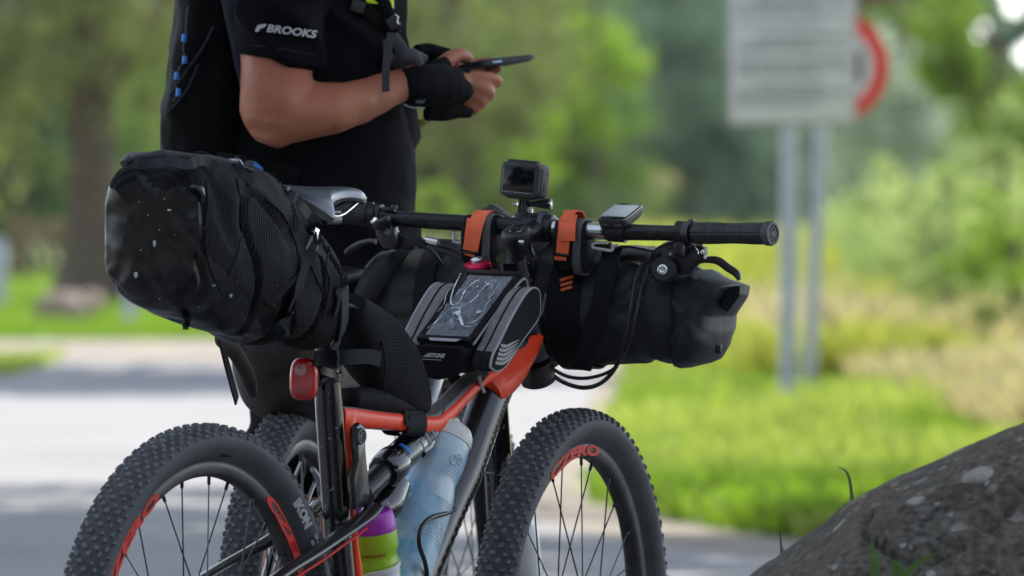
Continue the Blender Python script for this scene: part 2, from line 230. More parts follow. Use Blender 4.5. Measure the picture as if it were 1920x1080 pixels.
# ---------------------------------------------------------------- objects
W = {}
def reg(o, mat): W[o] = mat.copy(); return o
def tag(o, label=None, cat=None, group=None, kind=None):
    for k, v in (('label', label), ('category', cat), ('group', group), ('kind', kind)):
        if v: o[k] = v
    return o
def thing(name, label, cat, mat=None, group=None, parent=None):
    o = bpy.data.objects.new(name, None); sc.collection.objects.link(o); o.empty_display_size = 0.1
    mat = mat or Matrix(); reg(o, mat)
    if parent: o.parent = parent; o.matrix_basis = W[parent].inverted() @ mat
    else: o.matrix_world = mat
    return tag(o, label, cat, group)
class MB:
    def __init__(s): s.v = []; s.f = []; s.mi = []; s.uv = {}
    def add(s, vs, fs, mi=0, uvs=None):
        k = len(s.v); s.v += [Vector(p) for p in vs]
        for i, f in enumerate(fs):
            s.f.append([k + a for a in f]); s.mi.append(mi(i) if callable(mi) else mi)
            if uvs: s.uv[len(s.f) - 1] = uvs[i]
        return s
    def loft(s, rings, caps=(1, 1), mi=0, closed=True, dome=0.0):
        n = len(rings[0]); m = len(rings); vs = [p for r in rings for p in r]; fs = []; uvs = []
        per = max(sum((Vector(r[(j + 1) % n]) - Vector(r[j])).length for j in range(n)) for r in (rings[m // 2],))
        vl = [0.0]
        for i in range(1, m):
            a = sum((Vector(x) for x in rings[i]), Vector()) / n; b = sum((Vector(x) for x in rings[i - 1]), Vector()) / n
            vl.append(vl[-1] + (a - b).length)
        for i in range(m - 1):
            for j in range(n if closed else n - 1):
                jj = (j + 1) % n
                fs.append([i * n + j, i * n + jj, (i + 1) * n + jj, (i + 1) * n + j])
                u0, u1 = j / n * per, (j + 1) / n * per
                uvs.append([(u0, vl[i]), (u1, vl[i]), (u1, vl[i + 1]), (u0, vl[i + 1])])
        if closed:
            if caps[0]: fs.append(list(range(n))[::-1]); uvs.append([(0, 0)] * n)
            if caps[1]: fs.append([(m - 1) * n + j for j in range(n)]); uvs.append([(0, 0)] * n)
        return s.add(vs, fs, mi, uvs)
    def tube(s, path, r, n=12, mi=0, up=None, caps=(1, 1), sm=0):
        path = [Vector(p) for p in path]; rr = r if isinstance(r, list) else [r] * len(path)
        if sm: path, rr = smooth(path, rr, sm)
        rings = []; prev = None
        for i, p in enumerate(path):
            t = (path[min(i + 1, len(path) - 1)] - path[max(i - 1, 0)]).normalized()
            if up is not None: a = t.cross(up); a = a.normalized() if a.length > 1e-6 else t.orthogonal().normalized()
            elif prev is None: a = t.orthogonal().normalized()
            else: a = (prev - t * prev.dot(t)).normalized()
            prev = a; b = t.cross(a)
            ra, rb = rr[i] if isinstance(rr[i], (tuple, list)) else (rr[i], rr[i])
            rings.append([p + a * (ra * math.cos(k * 2 * PI / n)) + b * (rb * math.sin(k * 2 * PI / n)) for k in range(n)])
        return s.loft(rings, caps, mi)
    def box(s, c, size, X=Vector((1, 0, 0)), Y=Vector((0, 1, 0)), Z=None, bev=0.0, mi=0, seg=2):
        X = Vector(X).normalized(); Y = Vector(Y).normalized(); Z = Vector(Z).normalized() if Z else X.cross(Y).normalized()
        bm = bmesh.new(); bmesh.ops.create_cube(bm, size=1)
        for v in bm.verts: v.co = Vector((v.co.x * size[0], v.co.y * size[1], v.co.z * size[2]))
        if bev: bmesh.ops.bevel(bm, geom=bm.edges[:], offset=bev, segments=seg, affect='EDGES', profile=0.5)
        bm.verts.ensure_lookup_table(); c = Vector(c)
        s.add([c + X * v.co.x + Y * v.co.y + Z * v.co.z for v in bm.verts], [[v.index for v in f.verts] for f in bm.faces], mi); bm.free(); return s
    def prism(s, poly, vec, mi=0, bev=0.0):
        poly = [Vector(p) for p in poly]; n = len(poly); vec = Vector(vec)
        if not bev: return s.loft([poly, [p + vec for p in poly]], (1, 1), mi)
        c = sum(poly, Vector()) / n
        def ins(t, k): return [p + (c - p).normalized() * k + vec * t for p in poly]
        L = vec.length; e = min(0.45, bev / L)
        return s.loft([ins(0, bev), ins(e * 0.35, bev * 0.3), ins(e, 0), ins(1 - e, 0), ins(1 - e * 0.35, bev * 0.3), ins(1, bev)], (1, 1), mi)
    def ribbon(s, path, wdir, w, th=0.0015, mi=0, sm=0):
        path = [Vector(p) for p in path]
        if sm: path, _ = smooth(path, [0] * len(path), sm)
        rings = []
        for i, p in enumerate(path):
            t = (path[min(i + 1, len(path) - 1)] - path[max(i - 1, 0)]).normalized()
            wd = wdir[min(i, len(wdir) - 1)] if isinstance(wdir, list) else wdir
            wd = (Vector(wd) - t * Vector(wd).dot(t)).normalized(); nn = t.cross(wd).normalized() * th / 2; ww = wd * w / 2
            rings.append([p - ww - nn, p + ww - nn, p + ww + nn, p - ww + nn])
        return s.loft(rings, (1, 1), mi)
    def lathe(s, prof, c, ax, n=32, mi=0, caps=(1, 1)):
        c = Vector(c); ax = Vector(ax).normalized(); a = ax.orthogonal().normalized(); b = ax.cross(a)
        return s.loft([[c + ax * h + (a * math.cos(k * 2 * PI / n) + b * math.sin(k * 2 * PI / n)) * r for k in range(n)] for h, r in prof], caps, mi)
    def build(s, name, mats, parent=None, space=None, smooth_ang=40, label=None, cat=None, group=None, kind=None, disp=None, loc=None):
        if not isinstance(mats, (list, tuple)): mats = [mats]
        me = bpy.data.meshes.new(name); sp = space or Matrix()
        base = W[parent] if parent else (Matrix.Translation(loc) if loc is not None else Matrix())
        T = base.inverted() @ sp
        me.from_pydata([T @ p for p in s.v], [], s.f)
        for m_ in mats: me.materials.append(m_)
        me.polygons.foreach_set('material_index', s.mi); me.polygons.foreach_set('use_smooth', [smooth_ang > 0] * len(s.f))
        if s.uv:
            uvl = me.uv_layers.new(name='UVMap')
            for fi, u in s.uv.items():
                p = me.polygons[fi]
                for k, li in enumerate(p.loop_indices): uvl.data[li].uv = u[k % len(u)]
        me.validate(); me.update()
        bm = bmesh.new(); bm.from_mesh(me); bmesh.ops.recalc_face_normals(bm, faces=bm.faces[:]); bm.to_mesh(me); bm.free()
        if 0 < smooth_ang < 180: me.set_sharp_from_angle(angle=rad(smooth_ang))
        o = bpy.data.objects.new(name, me); sc.collection.objects.link(o)
        if parent: o.parent = parent
        else: o.matrix_world = base
        reg(o, base)
        return tag(o, label, cat, group, kind)
def smooth(path, rr, k):
    out, ro = [], []
    def g(x): return Vector(x) if isinstance(x, (tuple, list)) else Vector((x, x))
    n = len(path); two = isinstance(rr[0], (tuple, list))
    for i in range(n - 1):
        p0, p1, p2, p3 = path[max(i - 1, 0)], path[i], path[i + 1], path[min(i + 2, n - 1)]
        for j in range(k):
            t = j / k; a = 0.5 * ((2 * p1) + (p2 - p0) * t + (2 * p0 - 5 * p1 + 4 * p2 - p3) * t * t + (3 * p1 - p0 - 3 * p2 + p3) * t ** 3)
            out.append(a); q = g(rr[i]).lerp(g(rr[i + 1]), t * t * (3 - 2 * t)); ro.append(tuple(q) if two else q[0])
    out.append(path[-1]); ro.append(rr[-1]); return out, ro
def blend_rows(rows, k):
    """Catmull-Rom in-betweens of rows of numbers"""
    rows = [np.array(r, float) for r in rows]; out = []; n = len(rows)
    for i in range(n - 1):
        p0, p1, p2, p3 = rows[max(i - 1, 0)], rows[i], rows[i + 1], rows[min(i + 2, n - 1)]
        for j in range(k):
            t = j / k; out.append(0.5 * ((2 * p1) + (p2 - p0) * t + (2 * p0 - 5 * p1 + 4 * p2 - p3) * t * t + (3 * p1 - p0 - 3 * p2 + p3) * t ** 3))
    out.append(rows[-1]); return out
def sring(c, A, B, a, b, e=2.5, n=40):
    """superellipse ring about c in directions A (half a), B (half b)"""
    out = []
    for k in range(n):
        t = 2 * PI * k / n; ct, st = math.cos(t), math.sin(t)
        out.append(c + A * (a * math.copysign(abs(ct) ** (2 / e), ct)) + B * (b * math.copysign(abs(st) ** (2 / e), st)))
    return out
def wrinkle(rings, amp, sc_=18, seed=0, ridged=0.5, skip=0):
    off = Vector((seed * 7.3, seed * 3.1, seed * 1.7))
    for i, r in enumerate(rings):
        c = sum(r, Vector()) / len(r)
        for j, p in enumerate(r):
            q = p * sc_ + off; a = noise.noise(q) * 0.6 + noise.noise(q * 2.3) * 0.3
            rg = (1 - abs(noise.noise(q * 0.8 + Vector((5, 1, 2)))) * 3) * ridged
            d = (p - c).normalized(); r[j] = p + d * amp * (a * (1 - ridged) + rg * 0.6)
    return rings
def text_mesh(body, size, align='CENTER', shear=0.0, bold=0.0, ext=0.0006, res=3):
    cu = bpy.data.curves.new('lettering', 'FONT'); cu.body = body; cu.size = size; cu.align_x = align; cu.align_y = 'CENTER'
    cu.shear = shear; cu.offset = bold; cu.extrude = ext; cu.resolution_u = res
    ob = bpy.data.objects.new('lettering', cu); sc.collection.objects.link(ob)
    dg = bpy.context.evaluated_depsgraph_get(); me = bpy.data.meshes.new_from_object(ob.evaluated_get(dg))
    vs = [v.co.copy() for v in me.vertices]; fs = [list(p.vertices) for p in me.polygons]
    bpy.data.objects.remove(ob); bpy.data.curves.remove(cu); bpy.data.meshes.remove(me); return vs, fs
def text_on(mb, body, size, o, X, Y, Z, mi=0, **k):
    vs, fs = text_mesh(body, size, **k); X = Vector(X).normalized(); Y = Vector(Y).normalized(); Z = Vector(Z).normalized()
    mb.add([Vector(o) + X * v.x + Y * v.y + Z * v.z for v in vs], fs, mi); return mb
def bolt(mb, c, ax, r=0.004, h=0.003, mi=0):
    mb.lathe([(0, r), (h * 0.8, r), (h, r * 0.8), (h, r * 0.45), (h * 0.3, r * 0.4)], c, ax, 12, mi); return mb
# ================================================================ THE SETTING
def sheet(name, poly, z, mat, cuts=0, kind='structure', label=None):
    me = bpy.data.meshes.new(name); me.from_pydata([(x, y, z) for x, y in poly], [], [list(range(len(poly)))]); me.materials.append(mat)
    o = bpy.data.objects.new(name, me); sc.collection.objects.link(o); reg(o, Matrix()); return tag(o, label, kind=kind)
sheet('ground', [(-900, -300), (900, -300), (900, 1800), (-900, 1800)], 0.0, m_soil, label='green lawn and meadow ground stretching to the trees')
road_edge = [(1.6, 26.0), (1.2, 26.8), (0.9, 27.1), (0.62, 28.0), (0.42, 28.5), (0.2, 29.9), (0.02, 31.6), (0.06, 34), (0.2, 38), (0.3, 44), (0.42, 50), (0.6, 59), (0.95, 70)]
sheet('verge', [(-60, -12), (60, -12), (60, 26.2)] + [(x + 0.16 if y > 31 else x + 0.4, y + (2.6 if y < 32 else 0.6)) for x, y in road_edge] + [(0.9, 71), (-3, 70.5), (-14, 70), (-60, 69)], 0.004, m_verge, label='pale gravel verge along the road')
sheet('road', [(-60, -10), (60, -10), (60, 25)] + [(x, y) for x, y in road_edge[:-1]] + [(0.66, 60), (-2, 61), (-14, 62), (-60, 63)], 0.008, m_road, label='grey asphalt road passing behind the bicycles')

def cards(name, cen, size, tint, mat, parent=None, up=0.0, aspect=0.55, lean=None, seed=1, label=None, cat=None, kind=None, group=None):
    """many leaf-sized faces: cen Nx3 world, size N, tint N; up=1 makes upright blades standing on cen"""
    g = np.random.default_rng(seed); N = len(cen); base = W[parent].translation if parent else Vector()
    cen = cen - np.array(base)[None]
    d = g.normal(size=(N, 3)); d /= np.linalg.norm(d, axis=1)[:, None]
    if up > 0:
        d = d * (1 - up); d[:, 2] = np.abs(d[:, 2]) + up; d /= np.linalg.norm(d, axis=1)[:, None]
    w = np.cross(d, g.normal(size=(N, 3))); w /= np.linalg.norm(w, axis=1)[:, None]
    s = size[:, None]
    if up > 0:
        bend = g.normal(size=(N, 3)) * s * 0.22; bend[:, 2] = -abs(bend[:, 2]) * 0.4
        a = cen - w * s * aspect * 0.5; b = cen + w * s * aspect * 0.5; c = cen + d * s * 0.6 + w * s * aspect * 0.32 + bend * 0.3; e = cen + d * s + bend
        V = np.stack([a, b, c, e], 1)
    else:
        V = np.stack([cen - d * s * 0.5, cen + w * s * aspect * 0.5, cen + d * s * 0.5, cen - w * s * aspect * 0.5], 1)
    me = bpy.data.meshes.new(name); me.vertices.add(N * 4); me.vertices.foreach_set('co', V.reshape(-1).astype(np.float32))
    me.loops.add(N * 4); me.loops.foreach_set('vertex_index', np.arange(N * 4, dtype=np.int32))
    me.polygons.add(N); me.polygons.foreach_set('loop_start', np.arange(0, N * 4, 4, dtype=np.int32)); me.polygons.foreach_set('loop_total', np.full(N, 4, dtype=np.int32))
    at = me.attributes.new('tint', 'FLOAT', 'POINT'); at.data.foreach_set('value', np.repeat(tint, 4).astype(np.float32))
    me.materials.append(mat); me.update(calc_edges=True)
    o = bpy.data.objects.new(name, me); sc.collection.objects.link(o)
    if parent: o.parent = parent; reg(o, W[parent])
    else: reg(o, Matrix())
    return tag(o, label, cat, group, kind)
def clumps(g, n, c, r, per, shell=0.55, squash=0.8, zmin=None, zmax=None, pts=None):
    """n leaf clumps inside an ellipsoid; returns leaf centres and a lightness value for each clump"""
    out, tint = [], []; c = np.array(c, float); r = np.array(r, float)
    for i in range(n):
        d = g.normal(size=3); d /= np.linalg.norm(d); k = g.uniform(shell, 1) if pts is None else 0
        cc = c + d * r * k
        if zmin is not None: cc[2] = max(cc[2], zmin + g.uniform(0, 0.5))
        if zmax is not None: cc[2] = min(cc[2], zmax - g.uniform(0, 0.5))
        cr = min(r) * g.uniform(0.16, 0.34)
        q = g.normal(size=(per, 3)) * cr * np.array([1, 1, squash]) * 0.6 + cc
        out.append(q); tint.append(np.full(per, g.uniform(0, 1)) * 0.6 + g.uniform(0, 0.4, per))
    return np.concatenate(out), np.concatenate(tint)
def tree(name, label, x, y, h, tr, mat, crown, leaf, seed, group=None, cat='tree', lean=0.0, hang=0):
    """crown: list of (dx, dy, z, rx, ry, rz, n clumps, leaves per clump)"""
    g = np.random.default_rng(seed); root = thing(name, label, cat, Matrix.Translation((x, y, 0)), group)
    mb = MB(); pts = []; rr = []
    for i in range(9):
        t = i / 8; pts.append(Vector((x + lean * t * h + 0.12 * math.sin(t * 5 + seed) * tr * 2, y + 0.1 * math.cos(t * 4 + seed), t * h * 0.8 - 0.03)))
        rr.append(tr * (1.8 if i == 0 else 1.0) * (1 - 0.75 * t) + 0.02)
    mb.tube(pts, rr, 14, sm=3)
    mb.v = [p + Vector((1, 1, 0)) * 0.06 * tr * noise.noise(p * 3.1) * 3 for p in mb.v]
    for cr in crown:
        for k in range(3):
            t = g.uniform(0.35, 0.9); b0 = pts[int(t * 8)]; e = Vector((x + cr[0] + g.normal() * cr[3] * 0.35, y + cr[1] + g.normal() * cr[4] * 0.35, cr[2] + g.normal() * cr[5] * 0.3))
            mid = b0.lerp(e, 0.5) + Vector((0, 0, 0.12 * (e - b0).length)); mb.tube([b0, mid, e], [tr * (1 - 0.75 * t) * 0.55 + 0.02, tr * 0.28, 0.02], 8, sm=4)
    mb.build('trunk', m_bark, root)
    C, T = [], []
    for cr in crown:
        c_, t_ = clumps(g, cr[6], (x + cr[0], y + cr[1], cr[2]), (cr[3], cr[4], cr[5]), cr[7]); 
        C.append(c_); T.append(t_)
    C = np.concatenate(C); T = np.concatenate(T); keep = C[:, 2] > 0.1; C = C[keep]; T = T[keep]
    if hang:                                           # drooping sprays
        k = g.integers(0, len(C), hang); q = C[k] - np.stack([g.normal(size=hang) * 0.1, g.normal(size=hang) * 0.1, g.uniform(0.1, 1.0, hang)], 1); C = np.concatenate([C, q]); T = np.concatenate([T, T[k]])
    cards('crown', C, g.uniform(0.7, 1.3, len(C)) * leaf, T, mat, root, seed=seed)
    return root
def X(u, D): return (u - 960) / FPX * D
def Z(v, D): return CAMH + (HORIZ - v) / FPX * D

# the tree that shades the riders, standing right of the view, and its neighbour
tree('shade_tree', 'broad shade tree standing right of the parked bicycles, crown overhead', 4.6, 19.5, 9.5, 0.30, f_mid, [(-2.2, -0.5, 7.6, 5.2, 6.0, 2.2, 60, 110), (-2.8, 3.5, 8.0, 4.5, 5.0, 2.0, 52, 110), (-3.4, -3.0, 7.2, 4.6, 4.0, 1.9, 56, 110)], 0.36, 31)
tree('shade_tree', 'second shade tree standing beside the road beyond the rider', 4.4, 33.5, 9.5, 0.28, f_mid, [(-2.4, 0, 7.4, 5.0, 6.0, 2.0, 100, 110), (-5.6, -1, 7.0, 3.6, 5.0, 1.7, 70, 110)], 0.36, 32)

tree('shade_tree', 'shade tree standing behind the rider at the far road edge', -1.28, 62.0, 10, 0.2, f_mid, [(0.6, -4.0, 6.2, 3.2, 3.6, 2.2, 90, 120), (-1.8, -2.5, 6.6, 2.6, 3.4, 2.0, 50, 110)], 0.36, 33)
# woods behind the viewpoint, seen only in the dark glass of the screens
g = np.random.default_rng(91); C, T = [], []
for i in range(520):
    a = g.uniform(rad(-100), rad(100)); rr0 = g.uniform(17, 22); zt = g.uniform(0.3, 9.5)
    c_, t_ = clumps(g, 1, (math.sin(a) * rr0, -math.cos(a) * rr0 + 4, zt), (3.2, 3.2, 3.0), 90, 0); C.append(c_); T.append(t_)
cards('woods', np.concatenate(C), g.uniform(0.7, 1.2, len(np.concatenate(C))), np.concatenate(T), f_dark, seed=6, kind='stuff', label='dark wood standing behind the viewpoint', cat='woods')
# left: trunk with hanging olive crown, dark understorey behind
tree('broadleaf_tree', 'thick trunked tree with hanging olive foliage on the left lawn', X(182, 95), 95, 10, 0.27, f_willow,
     [(-0.2, 0, 4.4, 2.6, 1.6, 2.4, 90, 70), (1.6, 1, 5.0, 1.8, 1.5, 2.4, 40, 60), (-0.4, -0.6, 2.55, 1.6, 1.0, 0.75, 26, 60), (-1.2, 0.5, 2.2, 0.7, 0.8, 0.55, 12, 60)], 0.11, 3, hang=2500)
tree('understorey_bush', 'dark dense bush behind the left tree trunk', X(40, 128), 128, 3.0, 0.12, f_dark, [(0, 0, 1.3, 1.8, 1.2, 1.5, 60, 70)], 0.13, 4, cat='bush')
tree('understorey_bush', 'dark dense bush between the left tree and the rider', X(330, 134), 134, 3.5, 0.12, f_mid, [(0, 0, 1.6, 1.7, 1.2, 1.8, 60, 70)], 0.13, 5, cat='bush')
tree('far_tree', 'olive green tree behind the rider, far beyond the lawn', X(420, 150), 150, 9, 0.25, f_willow, [(0, 0, 3.2, 2.7, 2, 3.0, 90, 70)], 0.14, 6)
tree('far_tree', 'dull olive green tree right of the rider, beside a pale trunk', X(850, 150), 150, 9, 0.08, f_willow, [(0.2, 0, 3.6, 1.9, 1.5, 1.9, 70, 70), (0.5, -1, 1.6, 1.0, 0.6, 1.1, 30, 60), (-0.9, 1, 1.6, 0.6, 0.6, 0.9, 12, 60)], 0.14, 7)
tree('far_tree', 'yellow green leafy tree behind the action camera', X(1120, 160), 160, 8, 0.05, f_bright, [(0.1, 0, 3.3, 0.75, 0.8, 1.2, 28, 70), (-1.2, 0.5, 2.0, 0.9, 0.8, 0.8, 22, 70)], 0.13, 8)
tree('far_tree', 'mid green tree in the middle of the tree line', X(1010, 175), 175, 9, 0.06, f_mid, [(0, 0, 3.4, 2.2, 1.5, 2.2, 90, 70), (0.5, 0, 1.2, 1.9, 1.0, 1.1, 50, 70)], 0.15, 9)
tree('far_tree', 'blue green tree left of the notice board', X(1290, 205), 205, 10, 0.06, f_teal, [(0, 0, 4.0, 2.3, 1.8, 2.6, 110, 70), (0.4, 0, 1.5, 2.6, 1.0, 1.4, 80, 70)], 0.16, 10)
tree('far_tree', 'dark blue green tree behind the two sign poles', X(1520, 215), 215, 10, 0.06, f_teal, [(0, 0, 2.9, 2.2, 1.8, 2.9, 110, 70)], 0.16, 11)
tree('silver_willow', 'silvery grey willow right of the red ringed sign', X(1700, 150), 150, 6, 0.14, f_silver, [(-0.2, 0, 2.75, 1.0, 0.8, 1.0, 60, 70), (0.4, 0, 1.9, 0.8, 0.8, 0.7, 30, 60), (-0.9, 0, 2.3, 0.6, 0.6, 0.9, 26, 60)], 0.12, 12, hang=1500)
tree('far_tree', 'bright green tree at the right whose edge meets the sky', X(1870, 132), 132, 4.4, 0.14, f_bright, [(0.1, 0, 1.9, 0.8, 0.8, 1.0, 46, 70), (-0.75, 0, 3.5, 0.55, 0.6, 0.85, 34, 70), (-0.66, 0.3, 2.9, 0.42, 0.6, 0.6, 34, 70), (0.4, 0, 2.25, 0.5, 0.6, 0.5, 26, 60)], 0.12, 13)
tree('far_tree', 'green tree behind the silver willow, lower than the sky gap', X(1740, 190), 190, 6, 0.06, f_mid, [(0, 0, 2.0, 1.9, 1, 1.7, 80, 70), (-0.9, 0, 3.7, 1.1, 1, 1.6, 50, 70)], 0.15, 14)
tree('far_shrub', 'lime green shrub glowing right of the rider', X(815, 120), 120, 1.2, 0.04, f_bright, [(0, 0, 0.95, 0.34, 0.3, 0.35, 16, 60)], 0.08, 15, cat='shrub')
tree('far_shrub', 'pale brownish shrub under the yellow green tree', X(1225, 190), 190, 1.8, 0.05, f_dry, [(0, 0, 1.35, 0.55, 0.4, 0.4, 10, 46)], 0.1, 16, cat='shrub')
for i, (u, D, hh, lab) in enumerate([(1690, 78, 1.35, 'pale green reedy shrub left in the right hand thicket'), (1780, 66, 1.25, 'pale green reedy shrub in the middle of the thicket'), (1880, 72, 1.75, 'tallest yellow green shrub of the right hand thicket'), (1900, 58, 1.05, 'low fresh green shrub beside the big stone'), (1800, 96, 1.9, 'hazy green shrub behind the right hand thicket')]):
    tree('thicket_shrub', lab, X(u, D), D, hh, 0.02, [f_reed, f_reed, f_reed, f_bright, f_mid][i], [(0, 0, hh * 0.55, 0.46, 0.4, hh * 0.5, 26, 90)], 0.055, 40 + i, cat='shrub', group='shrubs of the right hand thicket')
# a last wall of foliage beyond everything: a wood that reads as one mass
g = np.random.default_rng(77); C, T = [], []
for i in range(1900):
    xx = g.uniform(-17, 17); top = (9.5 if xx < 12.7 else 4.3) * g.uniform(0.75, 1.0)
    c_, t_ = clumps(g, 1, (xx, 262 + g.uniform(-6, 6), g.uniform(0.3, top)), (2.0, 1.6, 2.0), 80, 0); C.append(c_); T.append(t_)
nf = sum(len(c) for c in C)
for i in range(700):
    xx = g.uniform(17, 75) * (1 if g.random() < 0.5 else -1); c_, t_ = clumps(g, 1, (xx, 262 + g.uniform(-8, 8), g.uniform(0.3, 9)), (4.5, 3, 4.0), 60, 0); C.append(c_); T.append(t_)
cards('far_woods', np.concatenate(C), np.where(np.arange(len(np.concatenate(C))) < nf, g.uniform(0.4, 0.85, len(np.concatenate(C))), g.uniform(1.1, 1.9, len(np.concatenate(C)))), np.concatenate(T), f_teal, seed=5, kind='stuff', label='far off blue green wood closing the view', cat='woods')

# grasses
def meadow(name, n, xr, yr, hr, mat, seed, label, patch=0.8, thr=0.0, asp=0.07, mask=None, upr=0.72):
    g = np.random.default_rng(seed); x = g.uniform(0, 1, n); y = yr[0] + (yr[1] - yr[0]) * g.uniform(0, 1, n) ** 1.5
    l, r_ = xr; xx = (l(y) if callable(l) else l) + ((r_(y) if callable(r_) else r_) - (l(y) if callable(l) else l)) * x
    pn = np.array([noise.noise(Vector((a * patch, b * patch * 0.35, seed))) for a, b in zip(xx, y)])
    k = pn > thr
    if mask is not None: k &= mask(xx, y)
    xx, y, pn = xx[k], y[k], pn[k]; hgt = g.uniform(hr[0], hr[1], len(xx)) * (0.75 + 0.6 * np.clip(pn, -0.4, 0.8))
    cards(name, np.stack([xx, y, np.zeros_like(xx)], 1), hgt, np.clip(g.uniform(0, 1, len(xx)) * 0.5 + pn * 0.6 + 0.25, 0, 1), mat, up=upr, aspect=asp, seed=seed, kind='stuff', label=label, cat='grass')
edge = lambda y: np.interp(y, [26, 28.6, 30.2, 32.6, 44, 59, 70, 71], [1.9, 1.0, 0.62, 0.26, 0.46, 0.72, 0.9, -8])
right = lambda y: y * 0.062 + 0.4
meadow('fresh_grass', 26000, (edge, right), (29.0, 66), (0.07, 0.20), f_grass, 21, 'bright fresh grass growing at the right edge of the road', thr=-0.25, asp=0.075)
meadow('verge_grass', 30000, (edge, right), (29.4, 62), (0.05, 0.16), f_lawn, 29, 'deeper green grass mixed into the road verge at right', thr=-0.15, patch=0.5, asp=0.08)
meadow('dry_straw', 14000, (lambda y: 2.15 - (y - 40) * 0.018, right), (40, 60), (0.12, 0.36), f_dry, 28, 'short straw coloured grass behind the sign poles', thr=-0.2, patch=0.9, asp=0.06)
meadow('meadow_grass', 16000, (lambda y: 1.3, right), (54, 80), (0.15, 0.4), f_yellow, 30, 'yellow green grass between the straw patches', thr=-0.3, patch=0.7, asp=0.06)
meadow('dry_grass', 26000, (lambda y: 1.7, right), (56, 120), (0.25, 0.55), f_dry, 22, 'straw coloured dry grass behind the fresh grass', thr=0.02, patch=0.9, asp=0.045)
meadow('yellow_green_grass', 46000, (lambda y: -0.5 + y * 0.012, right), (72, 250), (0.3, 0.75), f_yellow, 23, 'tall yellow green meadow grass reaching the trees', thr=-0.3, patch=0.35, asp=0.06)
meadow('tall_reeds', 34000, (lambda y: X(1640, 1) * y, right), (74, 125), (0.5, 1.35), f_reed, 27, 'tall pale green reedy growth rising towards the right edge', thr=-0.5, patch=0.9, asp=0.02, upr=0.86)
meadow('lawn_grass', 40000, (lambda y: -0.062 * y - 0.5, lambda y: -0.01 * y), (70.5, 150), (0.05, 0.14), f_lawn, 24, 'mown green lawn under the left tree', thr=-0.8, asp=0.14)
meadow('roadside_grass', 2500, (-3.6, -2.95), (56, 63), (0.05, 0.12), f_grass, 25, 'small grass patch at the left road edge', thr=-0.8, asp=0.12)

# small things of the background
def stone(name, label, c, r, mat, seed, sub=4, amp=0.22, cat='stone'):
    bm = bmesh.new(); bmesh.ops.create_icosphere(bm, subdivisions=sub, radius=1); mb = MB(); bm.verts.index_update(); vs = []
    for v in bm.verts:
        p = v.co.copy(); q = p * 1.3 + Vector((seed, seed * 2, 0)); k = 1 + amp * noise.noise(q) + amp * 0.5 * noise.noise(q * 2.7) + amp * 0.12 * noise.noise(q * 9)
        vs.append(Vector((c[0] + p.x * r[0] * k, c[1] + p.y * r[1] * k, max(-0.02, c[2] + p.z * r[2] * k))))
    mb.add(vs, [[v.index for v in f.verts] for f in bm.faces]); bm.free()
    return mb.build(name, mat, None, label=label, cat=cat, smooth_ang=60, loc=(c[0], c[1], 0))
stone('field_stone', 'brown rounded stone lying on the lawn before the left tree', (X(118, 82), 82, 0.09), (0.24, 0.2, 0.17), m_stone2, 3)
stone('field_stone', 'small brown stone against the foot of the left trunk', (X(165, 84), 84, 0.11), (0.15, 0.16, 0.13), m_stone2, 8)
mb = MB(); bx = X(244, 78); mb.tube([(bx, 78, -0.02), (bx, 78, 0.30), (bx, 78, 0.33)], [0.055, 0.055, 0.03], 12); mb.build('bollard', m_pole, label='short blue grey bollard on the lawn right of the left trunk', cat='bollard', loc=(bx, 78, 0))
mb = MB(); bx = X(-3, 92); mb.tube([(bx, 92, -0.02), (bx, 92, 0.62), (bx, 92, 0.68)], [0.075, 0.075, 0.04], 12); mb.build('bollard', m_pole, label='pale grey post cut by the left edge of the view', cat='bollard', loc=(bx, 92, 0))
bn = thing('bench', 'weathered timber bench in front of the dark bush at left', 'bench', Matrix.Translation((X(92, 122), 122, 0)))
bx = X(92, 122)
for k in range(3): MB().box((bx, 121.8 + k * 0.13, 0.42), (1.1, 0.11, 0.04), bev=0.005).build('seat_slat', m_wood, bn)
for k in range(2): MB().box((bx, 122.22, 0.60 + k * 0.14), (1.1, 0.03, 0.11), bev=0.005).build('back_slat', m_wood, bn)
for s in (-0.42, 0.42):
    MB().box((bx + s, 121.8, 0.2), (0.07, 0.07, 0.41), bev=0.005).build('leg', m_wood, bn); MB().box((bx + s, 122.26, 0.40), (0.07, 0.05, 0.8), bev=0.005).build('leg', m_wood, bn)

# notice board on a pole, and the round sign on the pole behind it
D1, D2 = 46.6, 50.0
def sx(u, D=D1): return X(u, D)
nb = thing('notice_board', 'white notice board with lines of small print on a grey pole', 'sign', Matrix.Translation((sx(1483), D1, 0)))
z0, z1, x0, x1 = Z(235, D1), Z(-90, D1), sx(1364), sx(1606)
MB().tube([(sx(1477), D1 + 0.05, -0.02), (sx(1480), D1 + 0.05, 0.8), (sx(1485), D1 + 0.05, z1 - 0.05)], 0.042, 16).build('pole', m_pole, nb)
MB().box(((x0 + x1) / 2, D1 - 0.006, (z0 + z1) / 2), (x1 - x0, 0.022, z1 - z0), bev=0.008).build('board_rim', m_signedge, nb)
MB().box(((x0 + x1) / 2, D1 - 0.022, (z0 + z1) / 2), (x1 - x0 - 0.035, 0.008, z1 - z0 - 0.035), bev=0.002).build('board_face', m_signwhite, nb)
mb = MB(); g = np.random.default_rng(4); zz = z1 - 0.09
